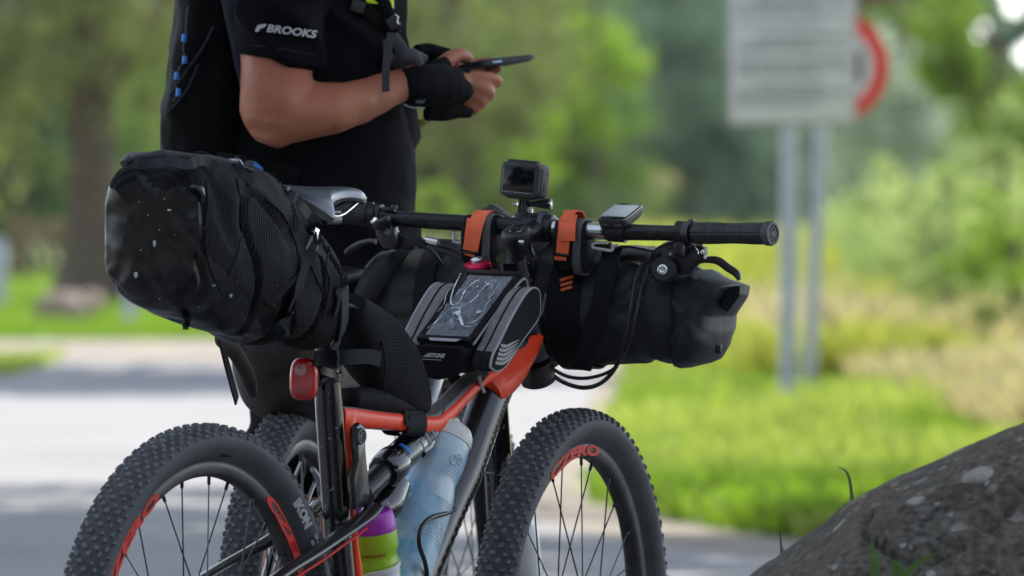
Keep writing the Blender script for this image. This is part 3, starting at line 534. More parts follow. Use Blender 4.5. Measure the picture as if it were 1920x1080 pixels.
while zz > z0 + 0.05:
    xx = x0 + 0.045 + (0.1 if g.random() < 0.3 else 0); end = x1 - 0.05 - (g.uniform(0.05, 0.18) if g.random() < 0.4 else 0)
    while xx < end:
        w = g.uniform(0.012, 0.05); w = min(w, end - xx + 0.01); hh = g.uniform(0.014, 0.02); mb.box((xx + w / 2, D1 - 0.0275, zz), (w, 0.003, hh)); xx += w + 0.009
    zz -= 0.031 if g.random() < 0.75 else 0.058
mb.build('lettering', m_signtext, nb, kind='stuff')
for s in (0.25, 0.75): MB().box((sx(1483), D1 + 0.03, z0 + (z1 - z0) * s), (0.13, 0.03, 0.03), bev=0.004).build('pole_clamp', m_pole, nb)
rs = thing('round_road_sign', 'round red ringed road sign half hidden behind the notice board', 'sign', Matrix.Translation((sx(1517, D2), D2, 0)))
cz, cx, rr_ = Z(124, D2), sx(1562, D2), 0.295
MB().tube([(sx(1517, D2), D2 + 0.05, -0.02), (sx(1540, D2), D2 + 0.05, Z(235, D2)), (sx(1553, D2), D2 + 0.05, Z(-40, D2))], 0.036, 16).build('pole', m_pole, rs)
MB().lathe([(0, rr_), (0.02, rr_)], (cx, D2 - 0.01, cz), (0, 1, 0), 64).build('disc_back', m_signedge, rs)
MB().lathe([(0, 0.235), (0.004, 0.235)], (cx, D2 - 0.017, cz), (0, 1, 0), 64).build('disc_face', m_signwhite, rs)
mb = MB(); n = 96
ring = lambda r, y: [Vector((cx + r * math.cos(k * 2 * PI / n), y, cz + r * math.sin(k * 2 * PI / n))) for k in range(n)]
mb.loft([ring(0.215, D2 - 0.016), ring(0.215, D2 - 0.022), ring(rr_, D2 - 0.022), ring(rr_, D2 - 0.011)], (0, 0)); mb.build('red_ring', m_signred, rs)
mb = MB(); mb.box((cx + 0.06, D2 - 0.02, cz), (0.19, 0.006, 0.16), bev=0.002); mb.box((cx - 0.09, D2 - 0.02, cz - 0.015), (0.09, 0.006, 0.09), bev=0.002)
for wx in (-0.09, 0.02, 0.1): mb.lathe([(0, 0.026), (0.006, 0.026)], (cx + wx, D2 - 0.023, cz - 0.065), (0, 1, 0), 20)
mb.build('vehicle_symbol', m_dark, rs)
bb = thing('brown_sign', 'edge of a brown board above the red ringed sign', 'sign', Matrix.Translation((sx(1640, D2), D2, Z(10, D2))))
MB().box((sx(1640, D2), D2 - 0.004, Z(-75, D2)), (0.21, 0.02, Z(-160, D2) - Z(10, D2)), bev=0.004).build('board', m_brown, bb)
MB().box((sx(1600, D2), D2 + 0.03, Z(-30, D2)), (0.30, 0.03, 0.03), bev=0.004).build('bracket', m_pole, bb)
# ================================================================ WHEELS
def circ_loft(mb, prof, n=144, mi=0, closed_prof=False):
    """revolve (y, r) profile round the wheel's Y axis"""
    rings = [[Vector((r * math.sin(2 * PI * k / n), y, r * math.cos(2 * PI * k / n))) for k in range(n)] for y, r in prof]
    if closed_prof: rings.append(rings[0])
    return mb.loft(rings, (0, 0), mi)
TY = [(-0.0125, 0.3105), (-0.0150, 0.3145), (-0.0215, 0.3195), (-0.0285, 0.3290), (-0.0328, 0.3400), (-0.0322, 0.3490), (-0.0275, 0.3562), (-0.0190, 0.3612), (-0.0095, 0.3633), (0, 0.3638)]
TY = TY + [(-y, r) for y, r in TY[-2::-1]]
def surf_r(y):                                        # tyre radius under a knob
    ys = [a for a, b in TY if b > 0.345]; rs = [b for a, b in TY if b > 0.345]; return float(np.interp(y, ys, rs))
def arc_text(mb, body, r, size, th0, th1, y, mi=0, **k):
    """lettering bent along the wheel between two clock angles, facing the right side"""
    vs, fs = text_mesh(body, size, align='LEFT', **k); x0 = min(v.x for v in vs); x1 = max(v.x for v in vs); ym = (min(v.y for v in vs) + max(v.y for v in vs)) / 2
    out = []
    for v in vs:
        th = rad(th0 + (th1 - th0) * (v.x - x0) / (x1 - x0)); rr = r + (v.y - ym); yy = y(rr) if callable(y) else y
        out.append(Vector((rr * math.sin(th), yy - v.z - 0.0006, rr * math.cos(th))))
    mb.add(out, fs, mi); return mb
_wheel_cache = {}
def wheel(parent, mat, decals, seed=0, knobs=92, ikon=True, nsp=28, dirt=None):
    root = thing('wheel', None, None, mat, parent=parent)
    def shared(key, fn):
        if key in _wheel_cache:
            src = _wheel_cache[key]; o = src.copy(); sc.collection.objects.link(o); o.parent = root; o.matrix_basis = Matrix(); reg(o, W[root]); return o
        o = fn(); _wheel_cache[key] = o; return o
    sp = mat
    def rim():
        mb = MB(); circ_loft(mb, [(-0.0128, 0.3128), (-0.0140, 0.3118), (-0.0142, 0.3050), (-0.0135, 0.2975), (-0.0110, 0.2925), (-0.005, 0.2900), (0.005, 0.2900), (0.0110, 0.2925), (0.0135, 0.2975), (0.0142, 0.3050), (0.0140, 0.3118), (0.0128, 0.3128)], closed_prof=True)
        return mb.build('rim', m_rim, root, sp, smooth_ang=50)
    def tyre(): return circ_loft(MB(), TY, 180).build('tyre', m_rubber, root, sp, smooth_ang=60)
    def tread():
        mb = MB(); g = random.Random(5)
        def knob(th, y, w, l, hgt, skew=0.0):
            r0 = surf_r(y) - 0.0008; sl = (surf_r(y + 0.002) - surf_r(y - 0.002)) / 0.004; ny = -sl; q = math.hypot(1, ny); nr, ny = 1 / q, ny / q
            er = Vector((math.sin(th), 0, math.cos(th))); et = Vector((math.cos(th), 0, -math.sin(th))); ey = Vector((0, 1, 0))
            nn = er * nr + ey * ny; ww = ey * nr - er * ny; c = er * r0 + ey * y; ts = et + ww * skew
            b = [c + ww * (w / 2 * a) + ts * (l / 2 * b_) for a, b_ in ((-1, -1), (1, -1), (1, 1), (-1, 1))]; c2 = c + nn * hgt
            t = [c2 + ww * (w / 2 * 0.78 * a) + ts * (l / 2 * 0.74 * b_) for a, b_ in ((-1, -1), (1, -1), (1, 1), (-1, 1))]
            mb.add(b + t, [[4, 5, 6, 7], [0, 1, 5, 4], [1, 2, 6, 5], [2, 3, 7, 6], [3, 0, 4, 7]])
        for i in range(knobs):
            th = 2 * PI * i / knobs; st = 2 * PI / knobs; j = lambda a: a * g.uniform(0.86, 1.12)
            for s in (-1, 1):
                t0 = th + (st * 0.5 if s > 0 else 0)
                knob(t0, s * 0.0052, j(0.0084), j(0.0092), j(0.0043), 0.25 * s)
                knob(t0 + st * 0.42, s * 0.0142, j(0.0066), j(0.0070), 0.0042, -0.2 * s)
                knob(t0 + st * 0.02, s * 0.0205, j(0.0056), j(0.0088), 0.0040, 0.15 * s)
                knob(t0 + st * 0.5, s * 0.0262, j(0.0060), j(0.0090), 0.0042, 0.0)
                knob(t0 + st * 0.08, s * 0.0302, j(0.0050), j(0.0066), 0.0036, 0.0)
        return mb.build('tread', m_knob, root, sp, smooth_ang=0, kind='stuff')
    shared('rim', rim); shared('tyre', tyre); shared('tread', tread)
    first = None
    for k in range(nsp):
        s = 1 if k % 2 else -1; th = 2 * PI * k / nsp + 0.05; cr = 0.9 if (k // 2) % 2 else -0.9
        q = Matrix.Rotation(th, 4, 'Y')
        key = ('spoke', s, cr)
        if key not in _wheel_cache:
            mb = MB(); a = Vector((0.029 * math.sin(cr), s * 0.030, 0.029 * math.cos(cr))); b = Vector((0, s * 0.003, 0.2915)); d = (b - a).normalized()
            mb.tube([a, b], 0.00115, 6); mb.tube([b - d * 0.014, b - d * 0.012, b], [0.0018, 0.0026, 0.0028], 8)
            o = mb.build('spoke', m_spoke, root, sp, smooth_ang=60); _wheel_cache[key] = o
        else:
            o = _wheel_cache[key].copy(); sc.collection.objects.link(o); o.parent = root
        o.matrix_basis = q
    def hub():
        mb = MB(); mb.lathe([(-0.055, 0.012), (-0.034, 0.013), (-0.033, 0.031), (-0.028, 0.031), (-0.026, 0.016), (0.026, 0.016), (0.028, 0.031), (0.033, 0.031), (0.034, 0.013), (0.055, 0.012)], (0, 0, 0), (0, 1, 0), 28)
        mb.lathe([(0.040, 0.08), (0.042, 0.08)], (0, 0, 0), (0, 1, 0), 48); return mb.build('hub', m_black, root, sp)
    shared('hub', hub)
    for c, t in decals or []:
        mb = MB(); arc_text(mb, t, 0.3028, 0.0215, c - 20, c + 20, -0.0142, bold=0.0012, shear=0.12)
        mb.build('rim_lettering', m_red, root, sp, smooth_ang=0)
    if ikon:
        ys = lambda r: -float(np.interp(r, [0.3195, 0.3290, 0.3400, 0.3490], [0.0215, 0.0285, 0.0328, 0.0322])) - 0.0007
        mb = MB(); arc_text(mb, 'IKON', 0.3320, 0.0165, 41, 50.5, ys, 0, bold=0.0010)
        arc_text(mb, '29 x 2.20', 0.3375, 0.0066, 53.5, 60, ys, 0, bold=0.0003); arc_text(mb, '60 TPI', 0.3295, 0.0062, 54.5, 58.5, ys, 0, bold=0.0003)
        mb.build('tyre_lettering', m_print, root, sp, smooth_ang=0)
        mb = MB(); arc_text(mb, 'EXO', 0.332, 0.013, 62, 68, ys, 0, bold=0.0008); arc_text(mb, 'Race', 0.3215, 0.0075, 1.5, 7.5, ys, 0, shear=0.3)
        mb.build('dark_tyre_lettering', m_dark, root, sp, smooth_ang=0)
    return root

# ================================================================ THE BICYCLE IN FRONT
bike = thing('mountain_bike', 'black and orange full suspension mountain bike loaded with bags', 'bicycle', BM)
def B(mb, name, mats, parent=None, **k): return mb.build(name, mats, parent or bike, BM, **k)
wheel(bike, BM @ Matrix.Translation((0, 0, R)), [(52, 'CZERO'), (-48, 'CZERO'), (180, 'CZERO')])
FW = BM @ Matrix.Translation((WB, 0, R)) @ Matrix.Rotation(STEER, 4, 'Z')
wheel(bike, FW @ Matrix.Rotation(rad(-6), 4, 'Y') if False else FW, [(-9, 'CZERO'), (111, 'CZERO'), (231, 'CZERO')], ikon=False)

# seat tube with the orange stay in front of it
st = [S(612, 672), S(613, 700), S(618, 780), S(628, 920), S(640, 1080), S(662, 1275)]
B(MB().tube(st, [0.0175, 0.019, 0.0205, 0.021, 0.021, 0.024], 28, sm=4), 'seat_tube', m_gloss)
mb = MB(); c = S(613, 700); ax = (st[0] - st[1]).normalized()
mb.lathe([(-0.012, 0.0215), (-0.011, 0.0228), (0.001, 0.0228), (0.002, 0.0205)], c, ax, 28); mb.lathe([(0.006, 0.0205), (0.0065, 0.0218), (0.013, 0.0218), (0.0135, 0.0190)], c, ax, 28)
mb.box(c + Vector((-0.024, 0, -0.004)), (0.012, 0.020, 0.013), bev=0.002); bolt(mb, c + Vector((-0.025, -0.010, -0.004)), (0, -1, 0), 0.0035)
B(mb, 'seat_clamp', m_black)
B(MB().tube([S(604, 500), S(612, 690)], 0.0155, 24), 'seat_post', m_tube)
og = [S(655, 772, -.006), S(652, 800, -.010), S(648, 860, -.012), S(652, 930, -.012), S(660, 1010, -.012), S(670, 1085, -.012), S(684, 1200, -.012)]
B(MB().tube(og, [(0.014, 0.012), (0.012, 0.011), (0.0095, 0.010), (0.008, 0.009), (0.0085, 0.009), (0.010, 0.009), (0.010, 0.009)], 20, up=Vector((0, 1, 0)), sm=6), 'orange_stay', m_orange)
# top tube: runs level from the seat tube, kinks, climbs to the head tube. Orange flanks, a highlight painted as a grey line, dusty top
tt = [S(630, 782), S(652, 783), S(700, 787), S(752, 792), S(795, 796), S(815, 786), S(845, 757), S(885, 716), S(925, 690), S(975, 655)]
hh = [.016, .0165, .0145, .0145, .0155, .0145, .0115, .0105, .014, .020]; hw = [.017, .019, .020, .021, .022, .022, .021, .021, .024, .026]
tts, hs = smooth(tt, list(zip(hw, hh)), 5); rings = []
for i, p in enumerate(tts):
    t = (tts[min(i + 1, len(tts) - 1)] - tts[max(i - 1, 0)]).normalized(); n_ = Vector((0, 1, 0)).cross(t).normalized() * -1
    rings.append(sring(p, Vector((0, 1, 0)), n_, hs[i][0], hs[i][1], 3.2, 32))
mb = MB(); nr = 32
def tmi(f):
    j = f % nr; a = math.degrees(2 * PI * (j + 0.5) / nr)
    s = math.sin(rad(a))
    return 2 if s > 0.93 else (1 if s > 0.72 else (3 if s < -0.80 else 0))
mb.loft(rings, (1, 1), tmi)
B(mb, 'top_tube', [m_orange, m_silverline, m_dirty, m_gloss], smooth_ang=55)
mb = MB(); c = S(833, 774, -.0225); mb.prism([c + Vector((-.006, 0, .001)), c + Vector((.003, 0, .012)), c + Vector((.007, 0, .012)), c + Vector((-.002, 0, -.002))], (0, .001, 0)); B(mb, 'frame_mark', m_dark)
# down tube
dt = [S(985, 640), S(956, 672), S(924, 732), S(900, 794), S(869, 883), S(838, 954), S(785, 1080), S(716, 1255)]
B(MB().tube(dt, [(.030, .027), (.031, .028), (.031, .0285), (.031, .0285), (.031, .0285), (.031, .028), (.031, .028), (.034, .032)], 36, up=Vector((0, 1, 0)), sm=5), 'down_tube', m_tube)
mb = MB(); dts, _ = smooth(dt, [0] * len(dt), 16)
def dtube_pt(s, ang, off=0.0009):
    k = s * (len(dts) - 1); i = min(int(k), len(dts) - 2); p = dts[i].lerp(dts[i + 1], k - i); t = (dts[i + 1] - dts[i]).normalized()
    fwd = Vector((0, 1, 0)).cross(t).normalized(); fwd = fwd if fwd.x > 0 else -fwd
    return p + fwd * ((.031 + off) * math.sin(ang)) + Vector((0, -1, 0)) * ((.0285 + off) * math.cos(ang))
def strip(mb, s0, s1, a0, a1, mi=0, k=4):
    for q in range(k):
        u0 = s0 + (s1 - s0) * q / k; u1 = s0 + (s1 - s0) * (q + 1) / k
        mb.add([dtube_pt(u0, a0), dtube_pt(u1, a0), dtube_pt(u1, a1), dtube_pt(u0, a1)], [[0, 1, 2, 3]], mi)
strip(mb, 0.26, 0.95, rad(34), rad(47), 0, 26)
for k in range(30):
    s = 0.30 + k * 0.0205
    strip(mb, s, s + (0.012 if k % 3 else 0.016), rad(4), rad(16), 1, 1); strip(mb, s + 0.007, s + 0.015, rad(20), rad(27), 1, 1)
B(mb, 'down_tube_graphics', [M('grey_tube_stripe', (0.075, 0.08, 0.09), 0.35, coat=0.4), M('dark_tube_marks', (0.003, 0.003, 0.004), 0.25, coat=0.5)], smooth_ang=60)
# orange junction shell at the head tube
oj = [S(992, 628), S(972, 655), S(948, 690), S(920, 722), S(908, 738)]
B(MB().tube(oj, [(.018, .026), (.028, .031), (.0345, .0325), (.0345, .0322), (.0315, .0290)], 36, up=Vector((0, 1, 0)), sm=6), 'head_junction', m_orange, smooth_ang=60)
B(MB().tube([S(962, 480), S(1001, 668)], 0.0265, 28), 'head_tube', m_gloss)
ha = (S(962, 480) - S(1001, 668)).normalized()
mb = MB(); mb.lathe([(-.035, .022), (-.032, .0265), (-.012, .0270), (-.008, .0245), (0, .0245)], S(1003, 680), ha, 28); B(mb, 'lower_headset_cup', m_black)
# single sided fork: leg on the left with its two clamps
mb = MB(); mb.tube([S(905, 500, .085), S(917, 640, .085), S(927, 800, .085), S(933, 884, .085)], [.0235] * 4, 28); mb.lathe([(0, .0240), (.002, .0262), (.005, .0240)], S(933, 884, .085), (S(917, 640, .085) - S(933, 884, .085)), 28)
mb.tube([S(933, 886, .085), S(940, 1020, .085), S(952, 1190, .085)], [.0205, .0205, .023], 24)
B(mb, 'fork_leg', m_gloss)
mb = MB()
for v in (520, 668):
    a = S(962 + (v - 480) * .207, v); b = S(905 + (v - 500) * .085, v, .085); B(MB().tube([a, b], [(.020, .014), (.022, .014)], 20, up=Vector((0, 0, 1))), 'fork_clamp', m_black)
B(MB().tube([S(952, 1200, .085), BI @ (FW @ Vector((0, .05, 0)))], .012, 16), 'stub_axle', m_black)
# steerer cap, collars, stem, bar clamp
mb = MB(); c = S(967, 432); mb.lathe([(-.062, .0200), (-.058, .0235), (-.048, .0235), (-.046, .0205), (-.034, .0190), (-.026, .0200), (-.016, .0235), (-.004, .0238), (-.001, .0225), (0, .0215), (.0005, .017), (-.001, .0165), (-.001, 0.0001)], c, ha, 40)
B(mb, 'stem', m_black)
mb = MB(); Xc = Vector((0, 0, 0))
e_ = ha.cross(SR).normalized()
for s_ in (-1, 1): mb.tube([c + ha * .001 + SR * (s_ * (.006 + .004 * math.cos(a))) + e_ * (.006 * math.sin(a)) for a in [rad(-120 + 30 * k) for k in range(9)]], .0007, 6); B(mb, 'cap_emblem', m_print, smooth_ang=0)
mb = MB(); rdir = (BI.to_3x3() @ Vector((0, -1, 0)) * 1.0).normalized(); rr = (rdir - ha * rdir.dot(ha)).normalized()
side = SR
for off, k in ((-.010, .3), (-.053, .35)):
    q = c + ha * off + (rr * .022 + side * (.006 if off > -.03 else .010)); bolt(mb, q - side * .004, side, .0042, .008); 
B(mb, 'stem_bolt', m_steel)
mb = MB(); mb.tube([S(968, 446), S(988, 440), CLAMP], [(.019, .016), (.016, .014), (.020, .019)], 24, up=Vector((0, 0, 1)), sm=4); mb.tube([CLAMP - SR * .024, CLAMP - SR * .022, CLAMP + SR * .022, CLAMP + SR * .024], [.019, .0215, .0215, .019], 28)
for s in (-1, 1):
    for z in (-1, 1): bolt(mb, CLAMP + SR * .015 * s + Vector((0, 0, .016 * z)) - SF * .012, -SF, .0035)
B(mb, 'bar_clamp', m_black)
# handlebar
bp = [H(598, 396, -.050), H(700, 405, -.022), H(760, 411, -.008), H(900, 420, 0), H(985, 427, 0), H(1040, 430, 0), H(1120, 434, 0), H(1270, 437, -.008), H(1440, 438, -.045)]
B(MB().tube(bp, [.0113, .0116, .0122, .0128, .0158, .0158, .0128, .0118, .0113], 24, sm=6), 'handlebar', m_anod)
B(MB().tube([H(1098, 432.6, 0), H(1137, 434.6, 0)], .01305, 24), 'bar_chrome_band', m_steel)
B(MB().tube([H(1032, 429.5, 0), H(1046, 430, 0)], .0165, 24), 'bar_chrome_band', m_steel)
def grip(a, b, name='grip'):
    ax = (b - a).normalized(); L = (b - a).length; u_ = ax.orthogonal().normalized(); v_ = ax.cross(u_); rings = []; n = 64
    for i in range(61):
        t = i / 60; r0 = .0163 + .0006 * math.sin(t * 9); e = min(t, 1 - t) * L
        if e < .003: r0 -= (.003 - e) * .5
        row = []
        for k in range(n):
            a_ = 2 * PI * k / n; gr = 0.0009 if (k % 8 == 0) else 0
            if 2 < i < 58 and i % 14 == 0: gr = 0.0009
            row.append(a + ax * (t * L) + (u_ * math.cos(a_) + v_ * math.sin(a_)) * (r0 - gr))
        rings.append(row)
    return MB().loft(rings)
gl0, gl1, gr0, gr1 = H(606, 396.5, -.048), H(688, 404, -.025), H(1302, 437, -.014), H(1444, 438, -.046)
B(grip(gl0, gl1), 'grip', m_grip, smooth_ang=25); B(grip(gr0, gr1), 'grip', m_grip, smooth_ang=25)
for a, b in ((gl1, gl0), (gr0, gr1)):
    ax = (b - a).normalized(); mb = MB(); mb.lathe([(-.006, .0172), (-.005, .0186), (.003, .0186), (.0055, .0172), (.0056, .0140), (.0040, .0132), (.0040, .0050), (.0052, .0040), (.0052, .0001)], b, ax, 36)
    for k in range(8):
        d = Matrix.Rotation(2 * PI * k / 8, 3, ax) @ ax.orthogonal().normalized(); mb.box(b + ax * .0045 + d * .0092, (.007, .0014, .0016), X=d, Y=ax.cross(d))
    B(mb, 'bar_end_plug', m_camside)
for a, b, cnm in ((gl1, H(700, 405, -.022), 'l'), (H(1290, 437, -.010), gr0, 'r')):
    ax = (b - a).normalized(); mb = MB(); mb.tube([a, b], [.0188, .0188], 24); mb.box((a + b) / 2 + UZ * .018, (.010, .010, .006), X=ax, Y=SF, bev=.0015); B(mb, 'grip_collar', m_black)
# right brake and shifter
mb = MB(); q = H(1279, 437, -.008)
mb.tube([q - SR * .008, q + SR * .008], [.0185, .0185], 22); mb.box(q - UZ * .024 - SF * .004, (.016, .022, .022), X=SR, Y=SF, bev=.003)
mb.tube([H(1222, 487, .022), H(1238, 474, .02), H(1268, 462, .016), H(1300, 458, .012), H(1312, 462, .01)], [.006, .0105, .0125, .012, .008], 18, sm=5)
mb.prism([H(1240, 470, .004), H(1290, 458, .004), H(1319, 463, .004), H(1319, 480, .004), H(1300, 500, .004), H(1288, 514, .004), H(1262, 517, .004), H(1240, 500, .004)], SF * .022, bev=.003)
mb.lathe([(-.004, .019), (-.002, .0205), (.010, .0205), (.013, .017)], H(1247, 507, -.006), (-SF + UZ * .15), 26)
mb.prism([H(1228, 500, .002), H(1230, 516, .002), H(1247, 527, .002), H(1268, 520, .002), H(1262, 498, .002)], SF * .018, bev=.002)
B(mb, 'brake_and_shifter', m_black)
mb = MB(); mb.lathe([(.0125, .0082), (.0150, .0080), (.0158, .006), (.0150, .0030), (.0135, .0028), (.0135, .0001)], H(1248, 508, -.006), (-SF + UZ * .15), 22)
bolt(mb, H(1278, 441, -.022), -SF, .0050); bolt(mb, H(1258, 476, .004), -SF, .0028); bolt(mb, H(1266, 443, -.012), -SF - SR * .4, .004); bolt(mb, H(1231, 506, .0), -SR, .003, .004); bolt(mb, H(1315, 472, .004), -SF + SR, .0035); bolt(mb, H(1321, 482, .004), -SF + SR, .003)
mb.tube([H(1255, 488, -.002), H(1268, 478, -.003), H(1282, 466, -.003), H(1296, 461, -.003)], .0009, 6, sm=4); mb.tube([H(1302, 462, -.003), H(1308, 470, -.003), H(1309, 476, -.003)], .0008, 6, sm=4)
B(mb, 'brake_bolt', m_steel)
def blade(pts, w):
    mb = MB(); ps, ws = smooth(pts, w, 6); rings = []
    for i, p in enumerate(ps):
        t = (ps[min(i + 1, len(ps) - 1)] - ps[max(i - 1, 0)]).normalized(); n_ = SF.cross(t).normalized(); rings.append(sring(p, SF, n_, ws[i][0], ws[i][1], 3, 16))
    return mb.loft(rings)
B(blade([H(1300, 490, .012), H(1322, 487, .020), H(1346, 489, .026), H(1365, 502, .028), H(1381, 513, .026), H(1386, 525, .022)], [(.006, .006), (.006, .005), (.006, .0062), (.006, .0060), (.006, .0056), (.004, .003)]), 'brake_lever', m_black)
# left side controls
mb = MB(); q = H(706, 405, -.018)
mb.tube([q - SR * .007, q + SR * .009], [.0185, .0185], 22); mb.tube([H(712, 398, -.02), H(722, 394, -.02), H(740, 394, -.02)], [.007, .005, .003], 12, sm=3); bolt(mb, H(739, 392, -.02), UZ, .005, .006)
kn = H(714, 411, -.040); mb.lathe([(-.012, .013), (-.010, .0145), (-.002, .0150), (.002, .0140), (.003, .010), (.0025, .0001)], kn, (UZ * .9 - SR * .25 - SF * .4), 24)
mb.prism([H(700, 414, -.034), H(731, 418, -.034), H(746, 458, -.034), H(738, 468, -.034), H(716, 466, -.034), H(704, 440, -.034)], SF * .028, bev=.003)
mb.tube([H(735, 440, -.015), H(760, 446, -.01), H(790, 452, -.01)], [.006, .007, .006], 14, sm=3); mb.tube([H(738, 458, -.012), H(775, 462, -.01)], .0055, 14)
mb.prism([H(742, 438, -.02), H(765, 445, -.02), H(797, 449, -.02), H(797, 463, -.02), H(760, 462, -.02), H(742, 458, -.02)], SF * .012, bev=.002)
B(mb, 'brake_and_shifter', m_black)
mb = MB(); mb.tube([H(699, 416, -.045), H(704, 413, -.048)], .0048, 12); bolt(mb, H(691, 418, -.03), -SF, .003); B(mb, 'brake_bolt', m_steel)
mb = MB(); mb.box(H(727, 434, -.0352), (.010, .009, .0006), X=SR - UZ * .3, Y=UZ + SR * .3); B(mb, 'indicator_window', m_dimprint)
B(blade([H(705, 453, .006), H(690, 452, .012), H(672, 459, .02), H(655, 469, .024), H(649, 476, .022)], [(.005, .004), (.005, .0035), (.006, .005), (.006, .0045), (.004, .003)]), 'brake_lever', m_black)
# hoses and cables
def cable(pts, r, mat, name='cable', sm=8): return B(MB().tube(pts, r, 10, sm=sm), name, mat)
cable([H(1222, 487, .022), H(1203, 498, .020), H(1190, 530, .005), H(1182, 580, -.012), H(1172, 635, -.016), H(1158, 682, -.005), H(1130, 716, .01), H(1095, 727, .02), H(1055, 716, .02), H(1020, 690, .01)], .0034, m_black)
cable([H(1236, 492, .022), H(1214, 505, .024), H(1203, 540, .006), H(1192, 590, -.013), H(1180, 640, -.014), H(1160, 680, .0), H(1140, 698, .02), H(1100, 709, .03), H(1062, 705, .03), H(1024, 684, .02)], .0028, m_black)
cable([H(797, 455, -.01), H(845, 465, -.012), H(868, 480, -.014), H(890, 500, -.01)], .0033, m_black); cable([H(775, 462, -.01), H(800, 465, -.012), H(815, 477, -.01), H(830, 500, .0)], .0030, m_black)
cable([H(820, 466, -.02), H(850, 480, -.022), H(880, 500, -.02), H(905, 530, -.01)], .0026, m_black)
mb = MB(); mb.tube([H(798, 450, -.012), H(822, 455, -.014)], .0062, 14); mb.tube([H(779, 458, -.012), H(786, 459, -.012)], .0058, 14); B(mb, 'cable_ferrule', m_steel)
# linkage, shock, cages
mb = MB()
mb.prism([S(669, 800, -.040), S(676, 793, -.040), S(685, 800, -.040), S(686, 840, -.040), S(694, 930, -.040), S(690, 950, -.040), S(668, 955, -.040), S(664, 900, -.040), S(672, 860, -.040)], (0, .012, 0), bev=.003)
B(mb, 'rocker_link', m_tube)
for u, v in ((675, 818), (697, 958)):
    mb = MB(); p = S(u, v, -.042); mb.lathe([(0, .0125), (.002, .0128), (.0045, .0118), (.0045, .009), (.0025, .0085), (.0025, .0001)], p, (0, -1, 0), 24)
    for k in range(6): d = Vector((math.cos(k * PI / 3), 0, math.sin(k * PI / 3))); mb.box(p + Vector((0, -.0035, 0)) + d * .006, (.003, .002, .003), X=d, Y=Vector((0, 1, 0)))
    B(mb, 'pivot_bolt', m_camside)
ss = [S(700, 950, -.044), S(680, 972, -.046), S(600, 1030, -.050), S(520, 1083, -.055), S(430, 1160, -.062), S(357, 1262, -.068)]
mb = MB(); mb.tube(ss, [(.006, .017), (.0065, .0165), (.007, .0135), (.007, .012), (.008, .011), (.008, .014)], 22, up=Vector((0, 1, 0)), sm=5)
ss2 = [Vector((p.x, -p.y, p.z)) for p in ss]; mb.tube(ss2, [(.006, .017), (.0065, .0165), (.007, .0135), (.007, .012), (.008, .011), (.008, .014)], 22, up=Vector((0, 1, 0)), sm=5)
B(mb, 'seat_stays', m_tube)
mb = MB(); mb.tube([p + Vector((0.006, -.004, -.0145)) for p in ss[1:5]], .0022, 8, sm=5); B(mb, 'red_stay_line', m_red)
cs = [S(716, 1262), Vector((.33, -.05, .335)), Vector((.2, -.062, .345)), Vector((0, -.068, R))]
mb = MB()
for s in (1, -1): mb.tube([Vector((p.x, p.y * s, p.z)) for p in cs], [.016, .012, .011, .012], 16, sm=5)
B(mb, 'chain_stays', m_tube)
bbp = Vector((0.445, 0, 0.335))
mb = MB(); mb.tube([bbp + Vector((0, .05, 0)), bbp - Vector((0, .05, 0))], .024, 24); B(mb, 'bottom_bracket', m_black)
mb = MB(); mb.lathe([(-.002, .066), (-.002, .070), (.002, .070), (.002, .066)], bbp + Vector((0, -.055, 0)), (0, 1, 0), 64)
for k in range(34): a = 2 * PI * k / 34; d = Vector((math.cos(a), 0, math.sin(a))); mb.box(bbp + Vector((0, -.055, 0)) + d * .072, (.006, .003, .006), X=d, Y=Vector((0, 1, 0)))
for k in range(4): a = PI / 4 + PI / 2 * k; d = Vector((math.cos(a), 0, math.sin(a))); mb.tube([bbp + Vector((0, -.057, 0)), bbp + Vector((0, -.057, 0)) + d * .067], .008, 10)
B(mb, 'chainring', m_black)
for s in (-1, 1):
    d = Vector((math.cos(rad(-35)) * -s, 0, math.sin(rad(-35)) * -s)); a = bbp + Vector((0, .078 * s, 0)); e = a + d * .172
    B(MB().tube([bbp + Vector((0, .06 * s, 0)), a, e], [.014, (.013), .011], 16), 'crank_arm', m_black)
    B(MB().box(e + Vector((0, .055 * s, 0)), (.09, .085, .018), bev=.004), 'pedal', m_black)
mb = MB()
for sz in (1, -1):
    mb.box(Vector((bbp.x / 2, -.055, R - .016 + sz * .055)), (bbp.x, .006, .008))
B(mb, 'chain', m_steel)
mb = MB()
for k in range(8): mb.lathe([(-.0008, .052 - k * .004), (.0008, .052 - k * .004)], (0, -.038 - k * .003, R), (0, 1, 0), 36)
B(mb, 'cassette', m_steel)
mb = MB(); mb.tube([(0.0, -.07, R - .02), (.01, -.075, R - .10), (.03, -.07, R - .19)], [.012, .014, .010], 12, sm=3); B(mb, 'rear_derailleur', m_black)
